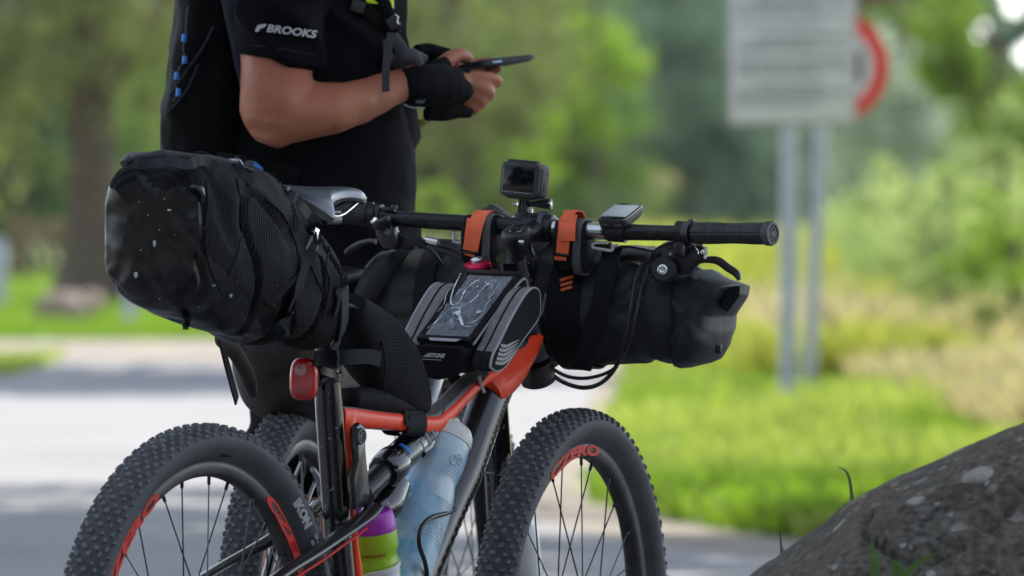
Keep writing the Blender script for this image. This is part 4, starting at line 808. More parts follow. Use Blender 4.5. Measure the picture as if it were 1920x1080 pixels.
# shock absorber
a, b, d_ = S(806, 803), S(740, 866), S(682, 932)
mb = MB(); ax = (b - a).normalized(); sd_ = 0.0235
def at(u, v): return S(u, v)
mb.tube([S(797, 812), S(792, 817), S(748, 858), S(742, 864)], [.020, .0238, .0238, .0225], 30); mb.tube([S(742, 864), S(738, 868), S(722, 883), S(718, 886)], [.0262, .0275, .0275, .024], 30)
mb.lathe([(-.008, .012), (.020, .014)], S(806, 803), -ax * 1, 20)
mb.tube([S(812, 812, -.012), S(800, 838, -.016), S(788, 848, -.016)], [.009, .010, .009], 14); mb.tube([S(795, 815, -.01), S(806, 822, -.02)], [.009, .008], 14)
mb.tube([S(742, 905, .01), S(722, 945, .01), S(700, 960, .01)], [.024, .028, .020], 20, sm=3)
B(mb, 'shock_body', m_gloss)
B(MB().tube([S(718, 886), S(690, 914), S(680, 924)], [.0175, .0175, .0165], 26), 'shock_shaft', m_anod)
mb = MB(); mb.tube([S(694, 910), S(686, 925), S(676, 940)], [.012, .016, .013], 18, sm=3); mb.tube([S(690, 935, .02), S(690, 935, -.035)], .010, 16); B(mb, 'shock_mount', m_black)
def shock_band(s0, s1, a0, a1, r, base=S(797, 812), end=S(742, 864)):
    axx = (end - base); L = axx.length; axn = axx.normalized(); e1 = Vector((0, -1, 0)); e2 = axn.cross(e1).normalized()
    if e2.z < 0: e2 = -e2
    vs = []; fs = []; n = 8
    for i in range(n + 1):
        a_ = rad(a0 + (a1 - a0) * i / n); d = e1 * math.cos(a_) + e2 * math.sin(a_)
        vs += [base + axn * (L * s0) + d * r, base + axn * (L * s1) + d * r]
    for i in range(n): fs.append([2 * i, 2 * i + 1, 2 * i + 3, 2 * i + 2])
    return vs, fs
mb = MB()
for k, (s0, s1) in enumerate(((.10, .16), (.19, .23), (.26, .36), (.50, .53))): mb.add(*shock_band(s0, s1, -20, 60 - 10 * k, .0242))
B(mb, 'shock_lettering', m_dimprint)
mb = MB(); mb.add(*shock_band(.86, .93, 20, 75, .0243)); B(mb, 'shock_blue_mark', m_blueprint)
# bottle cages belong to the frame
mb = MB(); cg = [S(852, 955, -.030), S(838, 962, -.042), S(806, 972, -.050), S(789, 992, -.052), S(786, 1020, -.052), S(797, 1055, -.050), S(800, 1085, -.046), S(790, 1130, -.040)]
mb.tube(cg, .0036, 12, sm=8); mb.tube([Vector((p.x, -p.y, p.z)) for p in cg], .0036, 12, sm=8); B(mb, 'wire_bottle_cage', m_black)
mb = MB(); gc = S(704, 1092); gax = (S(695, 960) - S(712, 1080)).normalized(); e1 = (Vector((0, -1, 0)) - gax * gax.dot(Vector((0, -1, 0)))).normalized(); e2 = gax.cross(e1)
ring_pts = []
for k in range(25):
    a = rad(-125 + 250 * k / 24); d = e1 * math.cos(a) + e2 * math.sin(a); z = .024 - .035 * (k / 24) ** 2 * 0 + (.012 if k > 18 else 0) * (k - 18) / 6
    edge_ = 1 - abs(k - 12) / 12; z = .012 + .018 * min(1, edge_ * 2.2); ring_pts.append((d, z))
rin = [[gc + d * .0372 + gax * z for d, z in ring_pts], [gc + d * .0412 + gax * z for d, z in ring_pts], [gc + d * .0412 + gax * (z - .006) for d, z in ring_pts], [gc + d * .0385 + gax * (z - .008) for d, z in ring_pts], [gc + d * .0382 + gax * (-.07) for d, z in ring_pts], [gc + d * .0372 + gax * (-.07) for d, z in ring_pts]]
mb.loft(rin + [rin[0]], closed=False); B(mb, 'white_bottle_cage', m_white)
# saddle
EP = [(518, 350, -.010), (545, 362, -.036), (575, 378, -.056), (604, 396, -.068), (627, 411, -.073), (623, 393, -.060), (626, 381, -.045), (642, 373, -.030), (662, 371, -.022), (680, 374, -.017), (686, 377, -.006)]
CPx = [(514, 344), (530, 346), (548, 348), (565, 349), (580, 350), (598, 350), (618, 350), (642, 350), (661, 352), (676, 358), (687, 371)]
rows = []
for (u, v, y), (cu_, cv) in zip(EP, CPx):
    e = S(u, v, y); c = S(cu_, cv, 0); row = []
    for k in range(13):
        t = k / 12; a = t * PI / 2; x = c.x + (e.x - c.x) * math.sin(a) ** 1.5; yy = y * math.sin(a); zz_ = e.z + (c.z - e.z) * math.cos(a) ** 1.1
        row += [x, yy, zz_]
    rows.append(row)
rows = blend_rows(rows, 5); rings = []
for r_ in rows:
    pr = [Vector(r_[i:i + 3]) for i in range(0, 39, 3)]; lf = [Vector((p.x, -p.y, p.z)) for p in pr[1:]]; full = lf[::-1] + pr
    inner = [p + Vector((0, 0, -.0045)) * 1 + Vector((0, -p.y * .08, 0)) for p in full[::-1]]; rings.append(full + inner)
sdl = B(MB().loft(rings, (1, 1)), 'saddle', m_saddle, smooth_ang=50)
def skirt(i0, i1, drop):
    rg = []
    for r_ in rows[i0:i1]:
        e = Vector(r_[36:39]); t = (len(rg)) / max(1, i1 - i0 - 1); d = drop * math.sin(PI * min(1, t * 1.1)) + .002
        rg.append([e + Vector((0, -.0008, .001)), e + Vector((0, .0012, -d)), e + Vector((0, .0050, -d)), e + Vector((0, .004, .0))])
    return rg
for s in (1, -1):
    rg = skirt(0, 23, .014)
    if s < 0: rg = [[Vector((p.x, -p.y, p.z)) for p in r_] for r_ in rg]
    B(MB().loft(rg, (1, 1)), 'saddle_skirt', m_saddle_side, smooth_ang=45)
for s in (1, -1):
    B(MB().tube([Vector((S(540, 372).x, .018 * s, S(540, 372).z)), Vector((S(575, 398).x, .022 * s, S(575, 398).z)), Vector((S(610, 404).x, .022 * s, S(610, 404).z)), Vector((S(640, 392).x, .014 * s, S(640, 392).z)), Vector((S(666, 374).x, .008 * s, S(666, 374).z))], .0030, 12, sm=5), 'saddle_rail', m_black if s > 0 else m_steel)
mb = MB(); mb.box(S(598, 412), (.045, .055, .012), bev=.003); mb.box(S(598, 398), (.040, .055, .008), bev=.003); mb.tube([S(600, 404, -.03), S(600, 404, .03)], .009, 14); B(mb, 'saddle_clamp', m_black)
# ================================================================ BAGS AND THINGS CARRIED ON THE FRONT BIKE
LF = Vector((0, 1, 0))
def Bt(o): return BM @ Matrix.Translation(o)
def bag(name, label, cat, at_, group=None): return thing(name, label, cat, Bt(at_), group)
# ---- saddle bag
sb = bag('saddle_bag', 'big black saddle bag of ribbed mesh with glossy splashed end under the saddle', 'saddle bag', S(560, 640))
secs = [(287, 432, 128, .078, 2.9), (300, 436, 141, .086, 2.8), (345, 446, 153, .090, 2.6), (400, 462, 161, .091, 2.5), (450, 481, 161, .089, 2.4), (498, 506, 146, .082, 2.3), (538, 536, 118, .073, 2.2), (572, 566, 90, .062, 2.2), (600, 592, 62, .050, 2.1), (612, 604, 44, .036, 2.0)]
CAMW = Vector((-.873, -.487, 0))
rows = blend_rows(secs, 14); rings = []; N1 = 220
for u, v, h, w, e in rows:
    c = S(u, v); t = (u - 287) / 325; tilt = -.35 * t
    A = LF; Bv = Vector((math.sin(tilt) * -1, 0, math.cos(tilt))).normalized(); hm = h / 1318.0
    rings.append(sring(c, A, Bv, w, hm, e, N1))
# crumpled cloth: broad soft folds, plus sharp draws towards the closure
for i, r_ in enumerate(rings):
    c = sum(r_, Vector()) / N1
    for j, p in enumerate(r_):
        d = (p - c).normalized(); a = noise.noise(p * 13 + Vector((3, 1, 9))) * .008 + noise.noise(p * 31) * .0028
        f = abs(noise.noise(Vector((p.x * 9 + p.z * 7, p.y * 4, p.z * 3 - p.x * 2)) * 1.6 + Vector((9, 9, 2))))
        a -= .010 * max(0, 1 - f * 7) * (0.4 + min(1, i / 44))
        r_[j] = p + d * a
mb = MB(); n_s = len(rings)
# rear dome: shrinking rings that bulge backwards
first = rings[0]; c0 = sum(first, Vector()) / N1; back = (c0 - sum(rings[11], Vector()) / N1).normalized(); dome = []
for k in range(9, 0, -1):
    t = k / 10; rg = []
    for p in first:
        q = c0 + (p - c0) * math.sqrt(1 - t * t) + back * (.022 * t); q += back * (noise.noise(q * 22 + Vector((1, 4, 2))) * .007 + noise.noise(q * 55) * .0025) * min(1, t * 3)
        rg.append(q)
    dome.append(rg)
allr = dome + rings; nd_ = len(dome)
Lg1, Lg2 = S(385, 470, -.088), S(520, 628, -.07)
def sbm(f):
    i, j = divmod(f, N1)
    if i >= len(allr) - 1: return 1
    p = (allr[i][j] + allr[i + 1][j] + allr[i][(j + 1) % N1]) / 3
    zz = S(300, 352).z + .008 * math.sin(p.y * 95) + .006 * math.sin(p.y * 41 + 1)
    if i < nd_ + 2: return 1 if p.z < zz else 2
    t = (p.x - Lg1.x) / (Lg2.x - Lg1.x); lim = Lg1.z + (Lg2.z - Lg1.z) * t
    if t <= 0: return 1 if (p.z < zz + .004 and p.x < Lg1.x - .004) else 2
    if p.z < lim and t < 1.25: return 1
    if t < .38: return 2
    return 0
mb.loft(allr, (1, 1), sbm)
from mathutils.bvhtree import BVHTree
bag_bvh = BVHTree.FromPolygons(mb.v, mb.f)
def on_bag(p, off=.0015):
    h = bag_bvh.ray_cast(p + CAMW * .25, -CAMW)
    return h[0] + (h[1] if h[1].dot(CAMW) > 0 else -h[1]) * off if h[0] is not None and (h[0] - p).length < .06 else p
B(mb, 'bag_body', [m_mesh, m_tpu, m_mesh2], sb, smooth_ang=180)
# glossy gathered flaps folded over at the top of the end
def flap(pts, th=.003, mat=m_tpu, name='end_flap', seed=0, bul=.006):
    poly = [S(*p) for p in pts]; c = sum(poly, Vector()) / len(poly); n = len(poly)
    nrm = Vector((-.86, -.5, 0.05)).normalized(); mb = MB(); rgs = []
    for k, (sc_k, hgt) in enumerate(((1.0, -.004), (1.0, .001), (.93, .004), (.7, .004 + bul * .7), (.4, .004 + bul), (.12, .004 + bul * 1.05))):
        rg = []
        for i in range(n):
            for q in range(3):
                p = poly[i].lerp(poly[(i + 1) % n], q / 3); p2 = c + (p - c) * sc_k + nrm * hgt; p2 += nrm * noise.noise(p2 * 60 + Vector((seed, 0, 0))) * .004 * (k > 1); rg.append(p2)
        rgs.append(rg)
    mb.loft(rgs, (1, 1)); return B(mb, name, mat, sb, smooth_ang=70)
flap([(210, 345, .075), (222, 337, .075), (237, 345, .065), (240, 385, .062), (228, 460, .062), (214, 520, .066), (204, 480, .078), (206, 400, .08)], seed=1)
flap([(236, 352, .055), (262, 346, .04), (302, 343, .01), (322, 352, -.005), (330, 362, -.012), (306, 372, -.0), (284, 380, .02), (262, 376, .04), (244, 366, .055)], seed=2)
flap([(306, 370, .0), (340, 350, -.035), (368, 347, -.065), (377, 372, -.075), (352, 378, -.05), (322, 374, -.015)], seed=3, bul=.004)
flap([(206, 470, .080), (226, 500, .07), (244, 560, .05), (222, 545, .065), (203, 515, .08)], seed=4, bul=.003)
def ridge(pts, r, flat=.6, seed=0, mat=m_tpu_fold):
    r *= .72; mb = MB(); n_ = len(pts); mb.tube([S(*p) for p in pts], [((r if 0 < i < n_ - 1 else r * .35), (r if 0 < i < n_ - 1 else r * .35) * flat) for i in range(n_)], 18, up=UZ, sm=6)
    mb.v = [p + Vector((-.8, -.5, .4)) * noise.noise(p * 70 + Vector((seed, 0, 0))) * .003 for p in mb.v]; return B(mb, 'gathered_fold', mat, sb, smooth_ang=70)
ridge([(238, 366, .055), (250, 352, .048), (270, 348, .036), (300, 345, .012), (318, 352, -.0), (330, 366, -.012)], .013, seed=1); ridge([(262, 364, .04), (290, 360, .02), (316, 366, .0)], .008, seed=7)
ridge([(336, 372, -.03), (348, 357, -.045), (364, 350, -.066), (377, 356, -.078), (380, 378, -.080)], .011, seed=2); ridge([(214, 348, .078), (208, 372, .084), (206, 410, .086), (212, 455, .08), (226, 500, .07)], .009, seed=3)
ridge([(232, 352, .068), (238, 400, .062), (232, 450, .062), (246, 500, .052)], .007, seed=4); ridge([(388, 420, -.088), (368, 448, -.068), (340, 472, -.045), (312, 486, -.02)], .007, seed=5); ridge([(207, 470, .084), (212, 505, .08), (228, 530, .068)], .008, seed=6)
mb = MB()
for (u, v, w_, h_) in ((290, 455, .0022, .0052), (252, 516, .0032, .0046), (320, 392, .0032, .0014), (346, 409, .0022, .0034), (351, 475, .0012, .0044), (340, 490, .0020, .0020), (335, 448, .0012, .0012), (330, 470, .0012, .0014), (300, 430, .001, .001), (262, 470, .001, .001), (310, 372, .0009, .0009), (328, 540, .0016, .0012), (300, 560, .0012, .0009), (400, 536, .0030, .0010), (432, 555, .0024, .0030), (372, 575, .0010, .0010), (258, 380, .0008, .0008), (276, 404, .0009, .0009)):
    c_ = S(u, v, -.01 if u < 360 else -.09); tt_ = Vector((.487, -.873, 0))
    mb.loft([[on_bag(c_ + tt_ * (w_ * k_ * math.cos(a)) + UZ * (h_ * k_ * math.sin(a) * (1 - .25 * math.sin(a))), l_) for a in [2 * PI * j / 14 for j in range(14)]] for k_, l_ in ((1, -.0002), (.8, .0005), (.3, .0008))])
B(mb, 'mud_splash', m_splash, sb, kind='stuff')
# rolled top hem and knit collar
hem = [S(232, 306, .06), S(252, 296, .05), S(290, 293, .02), (S(335, 296, .0)), S(380, 300, -.01), S(430, 313, -.02), S(476, 336, -.02)]
mb = MB(); mb.tube(hem, [(.010, .006), (.020, .007), (.030, .008), (.034, .008), (.034, .008), (.030, .007), (.016, .005)], 24, up=UZ, sm=6)
mb.v = [p + Vector((0, 0, 1)) * noise.noise(p * 45) * .004 for p in mb.v]
B(mb, 'rolled_hem', m_fold, sb, smooth_ang=70)
mb = MB(); mb.ribbon([S(250, 305, -.01), S(275, 307, -.03), S(320, 304, -.05), S(352, 309, -.06), S(372, 302, -.065), S(390, 303, -.065), S(404, 318, -.07)], UZ, .014, .003, sm=6); mb.v = [p + Vector((0, -1, .3)) * noise.noise(p * 70) * .004 for p in mb.v]
B(mb, 'hem_tape', m_fold, sb, smooth_ang=70)
for pts, w in (([S(212, 362, .076), S(220, 342, .074), S(236, 322, .062), S(246, 332, .055)], .013), ([S(225, 322, .07), S(245, 335, .06), S(250, 350, .05)], .012)):
    mb = MB(); mb.tube(pts, w * .6, 14, sm=6); mb.v = [p + Vector((0, 0, 1)) * noise.noise(p * 60) * .006 for p in mb.v]; B(mb, 'gathered_cloth', m_mesh2, sb, smooth_ang=70)
# seams, straps, buckles
def seam(pts, r=.0016, mat=m_strap, name='seam_piping'):
    q, _ = smooth([S(*p) for p in pts], [0] * len(pts), 8); return B(MB().tube([on_bag(p, r * .4) for p in q], r, 8), name, mat, sb)
seam([(385, 335, -.085), (388, 380, -.093), (384, 440, -.094), (392, 500, -.092), (420, 560, -.085)], .0014)
seam([(444, 335, -.075), (452, 400, -.093), (446, 470, -.096), (425, 520, -.093)], .0014)
seam([(500, 372, -.05), (530, 400, -.07), (552, 450, -.081), (560, 500, -.083), (545, 560, -.082)], .0018)
seam([(618, 462, -.055), (612, 500, -.062), (618, 530, -.062), (606, 590, -.060), (580, 630, -.055)], .0014); seam([(580, 490, -.072), (598, 530, -.069), (608, 552, -.066)], .0016)
def strap(pts, w, th=.0018, mat=m_strap, name='strap', wd=None, par=None, sm=6):
    q, _ = smooth([S(*p) for p in pts], [0] * len(pts), sm)
    return B(MB().ribbon([on_bag(p, th * .8 + .001) for p in q], wd or Vector((.8, 0, .6)), w, th), name, mat, par or sb, smooth_ang=40)
strap([(574, 470, -.080), (566, 505, -.0835), (550, 560, -.0875), (534, 610, -.086), (520, 636, -.088)], .028, .0022)
MBt = MB(); qa = [(566, 506), (556, 536), (545, 566), (532, 594)]; qb = [(566, 504), (542, 524), (518, 544), (494, 563)]
MBt.add([on_bag(S(a[0] + (b[0] - a[0]) * k / 8, a[1] + (b[1] - a[1]) * k / 8, -.08), .0018) for a, b in zip(qa, qb) for k in range(9)], [[i * 9 + k, i * 9 + k + 1, (i + 1) * 9 + k + 1, (i + 1) * 9 + k] for i in range(3) for k in range(8)]); B(MBt, 'strap_anchor_patch', m_mesh2, sb)
strap([(438, 302, -.02), (448, 322, -.04), (470, 345, -.06)], .016, .003); strap([(520, 352, -.02), (548, 372, -.045), (575, 410, -.066), (590, 450, -.072), (600, 470, -.070)], .020, .0022, m_fold)
strap([(575, 395, -.055), (590, 420, -.068), (582, 448, -.078), (575, 472, -.081)], .022, .002)
mb = MB(); mb.box(S(583, 466, -.084), (.026, .004, .030), X=Vector((.75, 0, -.66)), Y=LF, bev=.0015); mb.box(S(576, 483, -.0855), (.020, .004, .008), X=Vector((.75, 0, -.66)), Y=LF, bev=.0015); B(mb, 'side_buckle', m_camside, sb)
mb = MB(); mb.tube([S(585, 432, -.076), S(593, 440, -.078), S(590, 455, -.080)], .0022, 8, sm=4); mb.box(S(592, 442, -.080), (.012, .003, .022), X=Vector((.9, 0, -.3)), Y=LF, bev=.001); B(mb, 'metal_hook', m_steel, sb)
mb = MB(); mb.box(S(441, 307, -.03), (.014, .020, .010), X=Vector((.8, 0, -.6)), Y=LF, bev=.002); mb.tube([S(436, 300, -.035), S(448, 318, -.04), S(458, 330, -.045)], .0036, 10, sm=4); B(mb, 'closure_clip', M('grey_clip', (.28, .28, .26), .4, var=.1, wear=(80, .5, .8, DUST, .3)), sb)
mb = MB(); mb.tube([S(358, 294, -.0), S(364, 287, -.01), S(378, 285, -.02), S(392, 290, -.03), S(400, 302, -.035)], .0009, 6, sm=6); B(mb, 'loose_cord', m_fold, sb)
strap([(350, 590, -.02), (349, 605, -.022), (348, 618, -.022)], .010, .004, wd=Vector((1, 0, 0)))
strap([(640, 525, -.046), (643, 570, -.046), (638, 620, -.044), (628, 652, -.04)], .022, .003, m_fold); strap([(628, 540, -.055), (632, 560, -.056), (624, 590, -.058)], .012, .003)
# lower harness: the mesh wing that reaches down to the top tube
hw_ = [(630, 566, 28, .050), (650, 590, 42, .048), (680, 622, 58, .044), (710, 658, 66, .038), (740, 694, 62, .033), (765, 726, 44, .028), (782, 750, 24, .022), (790, 762, 9, .014)]
rows = blend_rows(hw_, 6); rings = []
for u, v, h, w in rows:
    c = S(u, v + 6); A = LF; Bv = Vector((.62, 0, .78)).normalized(); hm = h / 1300.
    rings.append(sring(c, A, Bv, w, hm * 1.1, 2.6, 56))
wrinkle(rings, .006, 14, 5, .3)
B(MB().loft(rings), 'harness_wing', m_mesh, sb, smooth_ang=180)
seam([(645, 566, -.040), (690, 594, -.035), (724, 640, -.030), (752, 690, -.024), (780, 735, -.016), (789, 762, -.012)], .0030, m_fold)
seam([(716, 640, -.046), (722, 680, -.044), (722, 740, -.038)], .0016)
strap([(590, 672, -.021), (612, 672, -.024), (650, 670, -.045), (690, 668, -.050), (712, 674, -.046)], .022, .003, wd=UZ); strap([(631, 656, -.038), (633, 672, -.040), (631, 690, -.038)], .008, .004, wd=Vector((1, 0, 0)))
mb = MB(); tb = S(757, 794)
for k in range(1): mb.loft([sring(tb + Vector((dx, 0, dz)), LF, Vector((.10, 0, 1)).normalized(), .0245, .0200, 3, 40) for dx, dz in ((-.026, .002), (-.024, .0025), (.026, -.002), (.028, -.0025))], (0, 0))
mb.prism([S(757, 762, -.018), S(797, 764, -.018), S(790, 790, -.0262), S(762, 800, -.0262)], (0, .002, 0)); B(mb, 'tube_strap', m_strap, sb)
# under-bag between wing and top tube
mb = MB(); rows = blend_rows([(650, 745, 18, .020), (690, 748, 24, .024), (730, 757, 20, .024), (770, 768, 8, .018)], 5)
mb.loft([sring(S(u, v), LF, UZ, w, h / 1300, 2.3, 36) for u, v, h, w in rows]); B(mb, 'lower_gusset', m_bagblack, sb, smooth_ang=180)

# ---- tail light
tl = bag('tail_light', 'red bicycle tail light strapped to the black seat post', 'tail light', S(585, 710))
c = S(566, 711, 0); dirb = Vector((-.93, -.30, 0)).normalized(); sidev = Vector((.30, -.93, 0)).normalized(); mb = MB(); mbk = MB()
prof = [(-.012, .0195, .0285), (-.006, .0205, .0302), (.004, .0203, .0300), (.0085, .0185, .0288), (.0108, .0150, .0262), (.0112, .0100, .022)]
mb.loft([[c + Vector((.006, 0, 0)) + dirb * d + (q - Vector()) for q in sring(Vector(), sidev, UZ, a, b * 1.03, 3.2, 40)] for d, a, b in prof[1:]]); B(mb, 'lens', m_lens_red, tl, smooth_ang=60)
mbk.loft([[c + Vector((.006, 0, 0)) + dirb * d + q for q in sring(Vector(), sidev, UZ, a, b * 1.03, 3.2, 40)] for d, a, b in ((-.020, .014, .022), (-.016, .0195, .0290), (-.0062, .0210, .0305), (-.0055, .0205, .0300))]); mbk.box(c - dirb * .024, (.02, .014, .03), X=dirb, Y=sidev, bev=.003); B(mbk, 'housing', m_black, tl)
mb = MB(); q = c + Vector((.006, 0, 0)) + dirb * .0122 + UZ * .0135 + sidev * -.003
mb.lathe([(-.004, .0088), (.0012, .0088), (.0016, .0076), (.0005, .0068), (.0012, .0030), (.0020, .0001)], q, dirb, 26); B(mb, 'lamp_eye', M('clear_red_reflector', (.50, .28, .28), .25, metal=.3, var=.4, vs=300), tl)
mb = MB(); q0 = c + Vector((.006, 0, 0)) + dirb * .0112 - UZ * .010
mb.tube([q0 + sidev * (.0125 * math.sin(a)) - UZ * (.0125 * math.cos(a) - .002) + dirb * (.0015 * math.cos(a)) for a in [rad(-75 + 15 * k) for k in range(11)]], .0007, 6); mb.box(q0 + dirb * .0022 - UZ * .004, (.006, .005, .0008), X=sidev, Y=UZ); B(mb, 'lens_ridge', M('pale_red_ridge', (.40, .08, .08), .3), tl)
mb = MB(); mb.ribbon([S(590, 690, -.005), S(602, 693, -.020), S(620, 700, -.0235), S(632, 704, -.015)], UZ, .012, .003, sm=4); mb.tube([S(586, 720, -.012), S(597, 722, -.018), S(615, 708, -.026)], .0022, 8, sm=3); B(mb, 'mount_strap', m_black, tl)

# ---- top tube bag with phone window
c0 = S(836, 640); c1 = S(925, 520); ex = (c1 - c0).normalized(); ey = LF; ez = ex.cross(ey).normalized(); ez = ez if ez.z > 0 else -ez; Ltb = (c1 - c0).length
tb_ = bag('top_tube_bag', 'black and grey top tube bag with a clear phone window and side pockets', 'top tube bag', c0 - ez * .05)
def T3(x, y, z): return c0 + ex * x + ey * y + ez * z
rings = []
for i in range(25):
    t = i / 24; x = -.016 + t * (Ltb + .03); e = min(t, 1 - t); rd = min(1, (e * 6) ** .5) if e < .166 else 1
    zt = -.002 + .004 * math.sin(t * 3); zb = -.062 * (.72 + .28 * rd)
    rings.append(sring(T3(x, 0, (zt + zb) / 2), ey, ez, .046 * (.90 + .10 * rd), (zt - zb) / 2 * (.9 + .1 * rd), 5, 48))
B(MB().loft(rings), 'phone_pouch', m_bagblack, tb_, smooth_ang=60)
mb = MB(); gx, gy = 15, 11; vs = []
for i in range(gx):
    for j in range(gy):
        x = .006 + (Ltb - .006) * i / (gx - 1); y = -.0385 + .077 * j / (gy - 1); vs.append(T3(x, y, .0030 + .0007 * noise.noise(Vector((x, y, 0)) * 60)))
mb.add(vs, [[i * gy + j, (i + 1) * gy + j, (i + 1) * gy + j + 1, i * gy + j + 1] for i in range(gx - 1) for j in range(gy - 1)]); B(mb, 'pocket_lining', m_under, tb_)
mb = MB(); gx, gy = 46, 34; vs = []
for i in range(gx):
    for j in range(gy):
        s, t = i / (gx - 1), j / (gy - 1); x = .004 + (Ltb - .004) * s; y = -.0395 + .079 * t; ed = min(1, min(s, 1 - s, t, 1 - t) * 7)
        q = Vector((x * 26, y * 26, 0)); z = .0038 + ed * (.0035 + .0085 * abs(noise.noise(q * .8)) + .0065 * max(0, 1 - abs(noise.noise(q * 1.0 + Vector((4, 2, 1)))) * 5) + .0040 * max(0, 1 - abs(noise.noise(q * 2.2 + Vector((1, 7, 1)))) * 4) + .0014 * noise.noise(q * 4))
        vs.append(T3(x, y, z))
mb.add(vs, [[i * gy + j, (i + 1) * gy + j, (i + 1) * gy + j + 1, i * gy + j + 1] for i in range(gx - 1) for j in range(gy - 1)]); B(mb, 'clear_window', m_window, tb_, smooth_ang=180)
def TW(u, v, h=.0135):
    n_w = (BM.to_3x3() @ ez); return BI @ plane_hit(u, v, BM @ (c0 + ez * h), n_w)
m_glint = M('painted_vinyl_glint', (.62, .66, .70), .10, var=.8, vs=120)  # highlights of the crinkled window, painted on as pale strips
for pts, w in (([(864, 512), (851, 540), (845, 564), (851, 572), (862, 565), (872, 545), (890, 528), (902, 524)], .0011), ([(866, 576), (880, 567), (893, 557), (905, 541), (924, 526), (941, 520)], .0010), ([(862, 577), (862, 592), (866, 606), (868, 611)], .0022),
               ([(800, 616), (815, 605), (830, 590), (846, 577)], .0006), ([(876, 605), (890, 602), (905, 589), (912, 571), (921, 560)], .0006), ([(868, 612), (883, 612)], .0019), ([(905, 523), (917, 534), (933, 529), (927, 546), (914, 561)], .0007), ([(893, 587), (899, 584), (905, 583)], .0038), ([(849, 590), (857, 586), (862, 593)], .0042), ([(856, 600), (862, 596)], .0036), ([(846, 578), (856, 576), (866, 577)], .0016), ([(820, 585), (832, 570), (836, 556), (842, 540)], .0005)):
    B(MB().tube([TW(*p) for p in pts], [(w * (.35 if i in (0, len(pts) - 1) else 1), w * .3) for i in range(len(pts))], 8, up=ez, sm=6), 'window_glint', m_glint, tb_, smooth_ang=70)
mb = MB()
for y0, y1 in ((-.047, -.0385), (.0385, .047)): mb.add([T3(-.004, y0, .0045), T3(Ltb + .008, y0, .0045), T3(Ltb + .008, y1, .0065), T3(-.004, y1, .0065), T3(-.004, y0, -.002), T3(Ltb + .008, y0, -.002), T3(Ltb + .008, y1, -.002), T3(-.004, y1, -.002)], [[0, 1, 2, 3], [4, 5, 6, 7], [0, 1, 5, 4], [2, 3, 7, 6], [0, 3, 7, 4], [1, 2, 6, 5]])
mb.box(T3(Ltb + .004, 0, .0045), (.010, .094, .005), X=ex, Y=ey, bev=.001); mb.box(T3(.002, 0, .0045), (.009, .094, .004), X=ex, Y=ey, bev=.001)
B(mb, 'window_border', m_bagblack, tb_)
mb = MB(); mb.tube([T3(-.002, -.048, -.002), T3(Ltb * .5, -.0485, .000), T3(Ltb + .004, -.048, -.004), T3(Ltb + .010, -.047, -.028)], .0019, 8, sm=8); mb.tube([T3(-.002, .048, -.002), T3(Ltb * .5, .0485, 0), T3(Ltb + .004, .048, -.004)], .0019, 8, sm=8); B(mb, 'pouch_piping', m_pipe, tb_)
# front flap that hangs at the rider's end, with its print
fl = [(776, 646, .040), (884, 652, -.046), (889, 690, -.046), (872, 706, -.034), (836, 713, .0), (800, 704, .028), (777, 682, .042)]
fp = [S(u, v, y) + Vector((-.02, 0, 0)) for u, v, y in fl]; mb = MB(); mb.prism(fp, Vector((-.010, 0, .002)), bev=.004); B(mb, 'rear_flap', m_bagblack, tb_)
fn = Vector((-1, 0, .2)).normalized(); o_ = S(829, 666) + Vector((-.0325, 0, 0))
mb = MB(); text_on(mb, 'MORETONE', .0082, o_ + fn * .001, Vector((0, -1, 0)), Vector((.2, 0, 1)), fn, shear=.35, bold=.0004); mb.box(o_ + fn * .001 - UZ * .0062, (.036, .0009, .0006), X=Vector((0, -1, 0)), Y=Vector((.2, 0, 1))); B(mb, 'maker_print', m_pipe, tb_, smooth_ang=0)
mb = MB(); a_ = T3(-.004, .030, .0075); mb.prism([T3(-.003, .026, .0072), T3(-.003, -.030, .0072), T3(-.009, -.024, .0066), T3(-.009, .021, .0066)], ez * .0008); B(mb, 'reflective_tab', m_pipe, tb_)
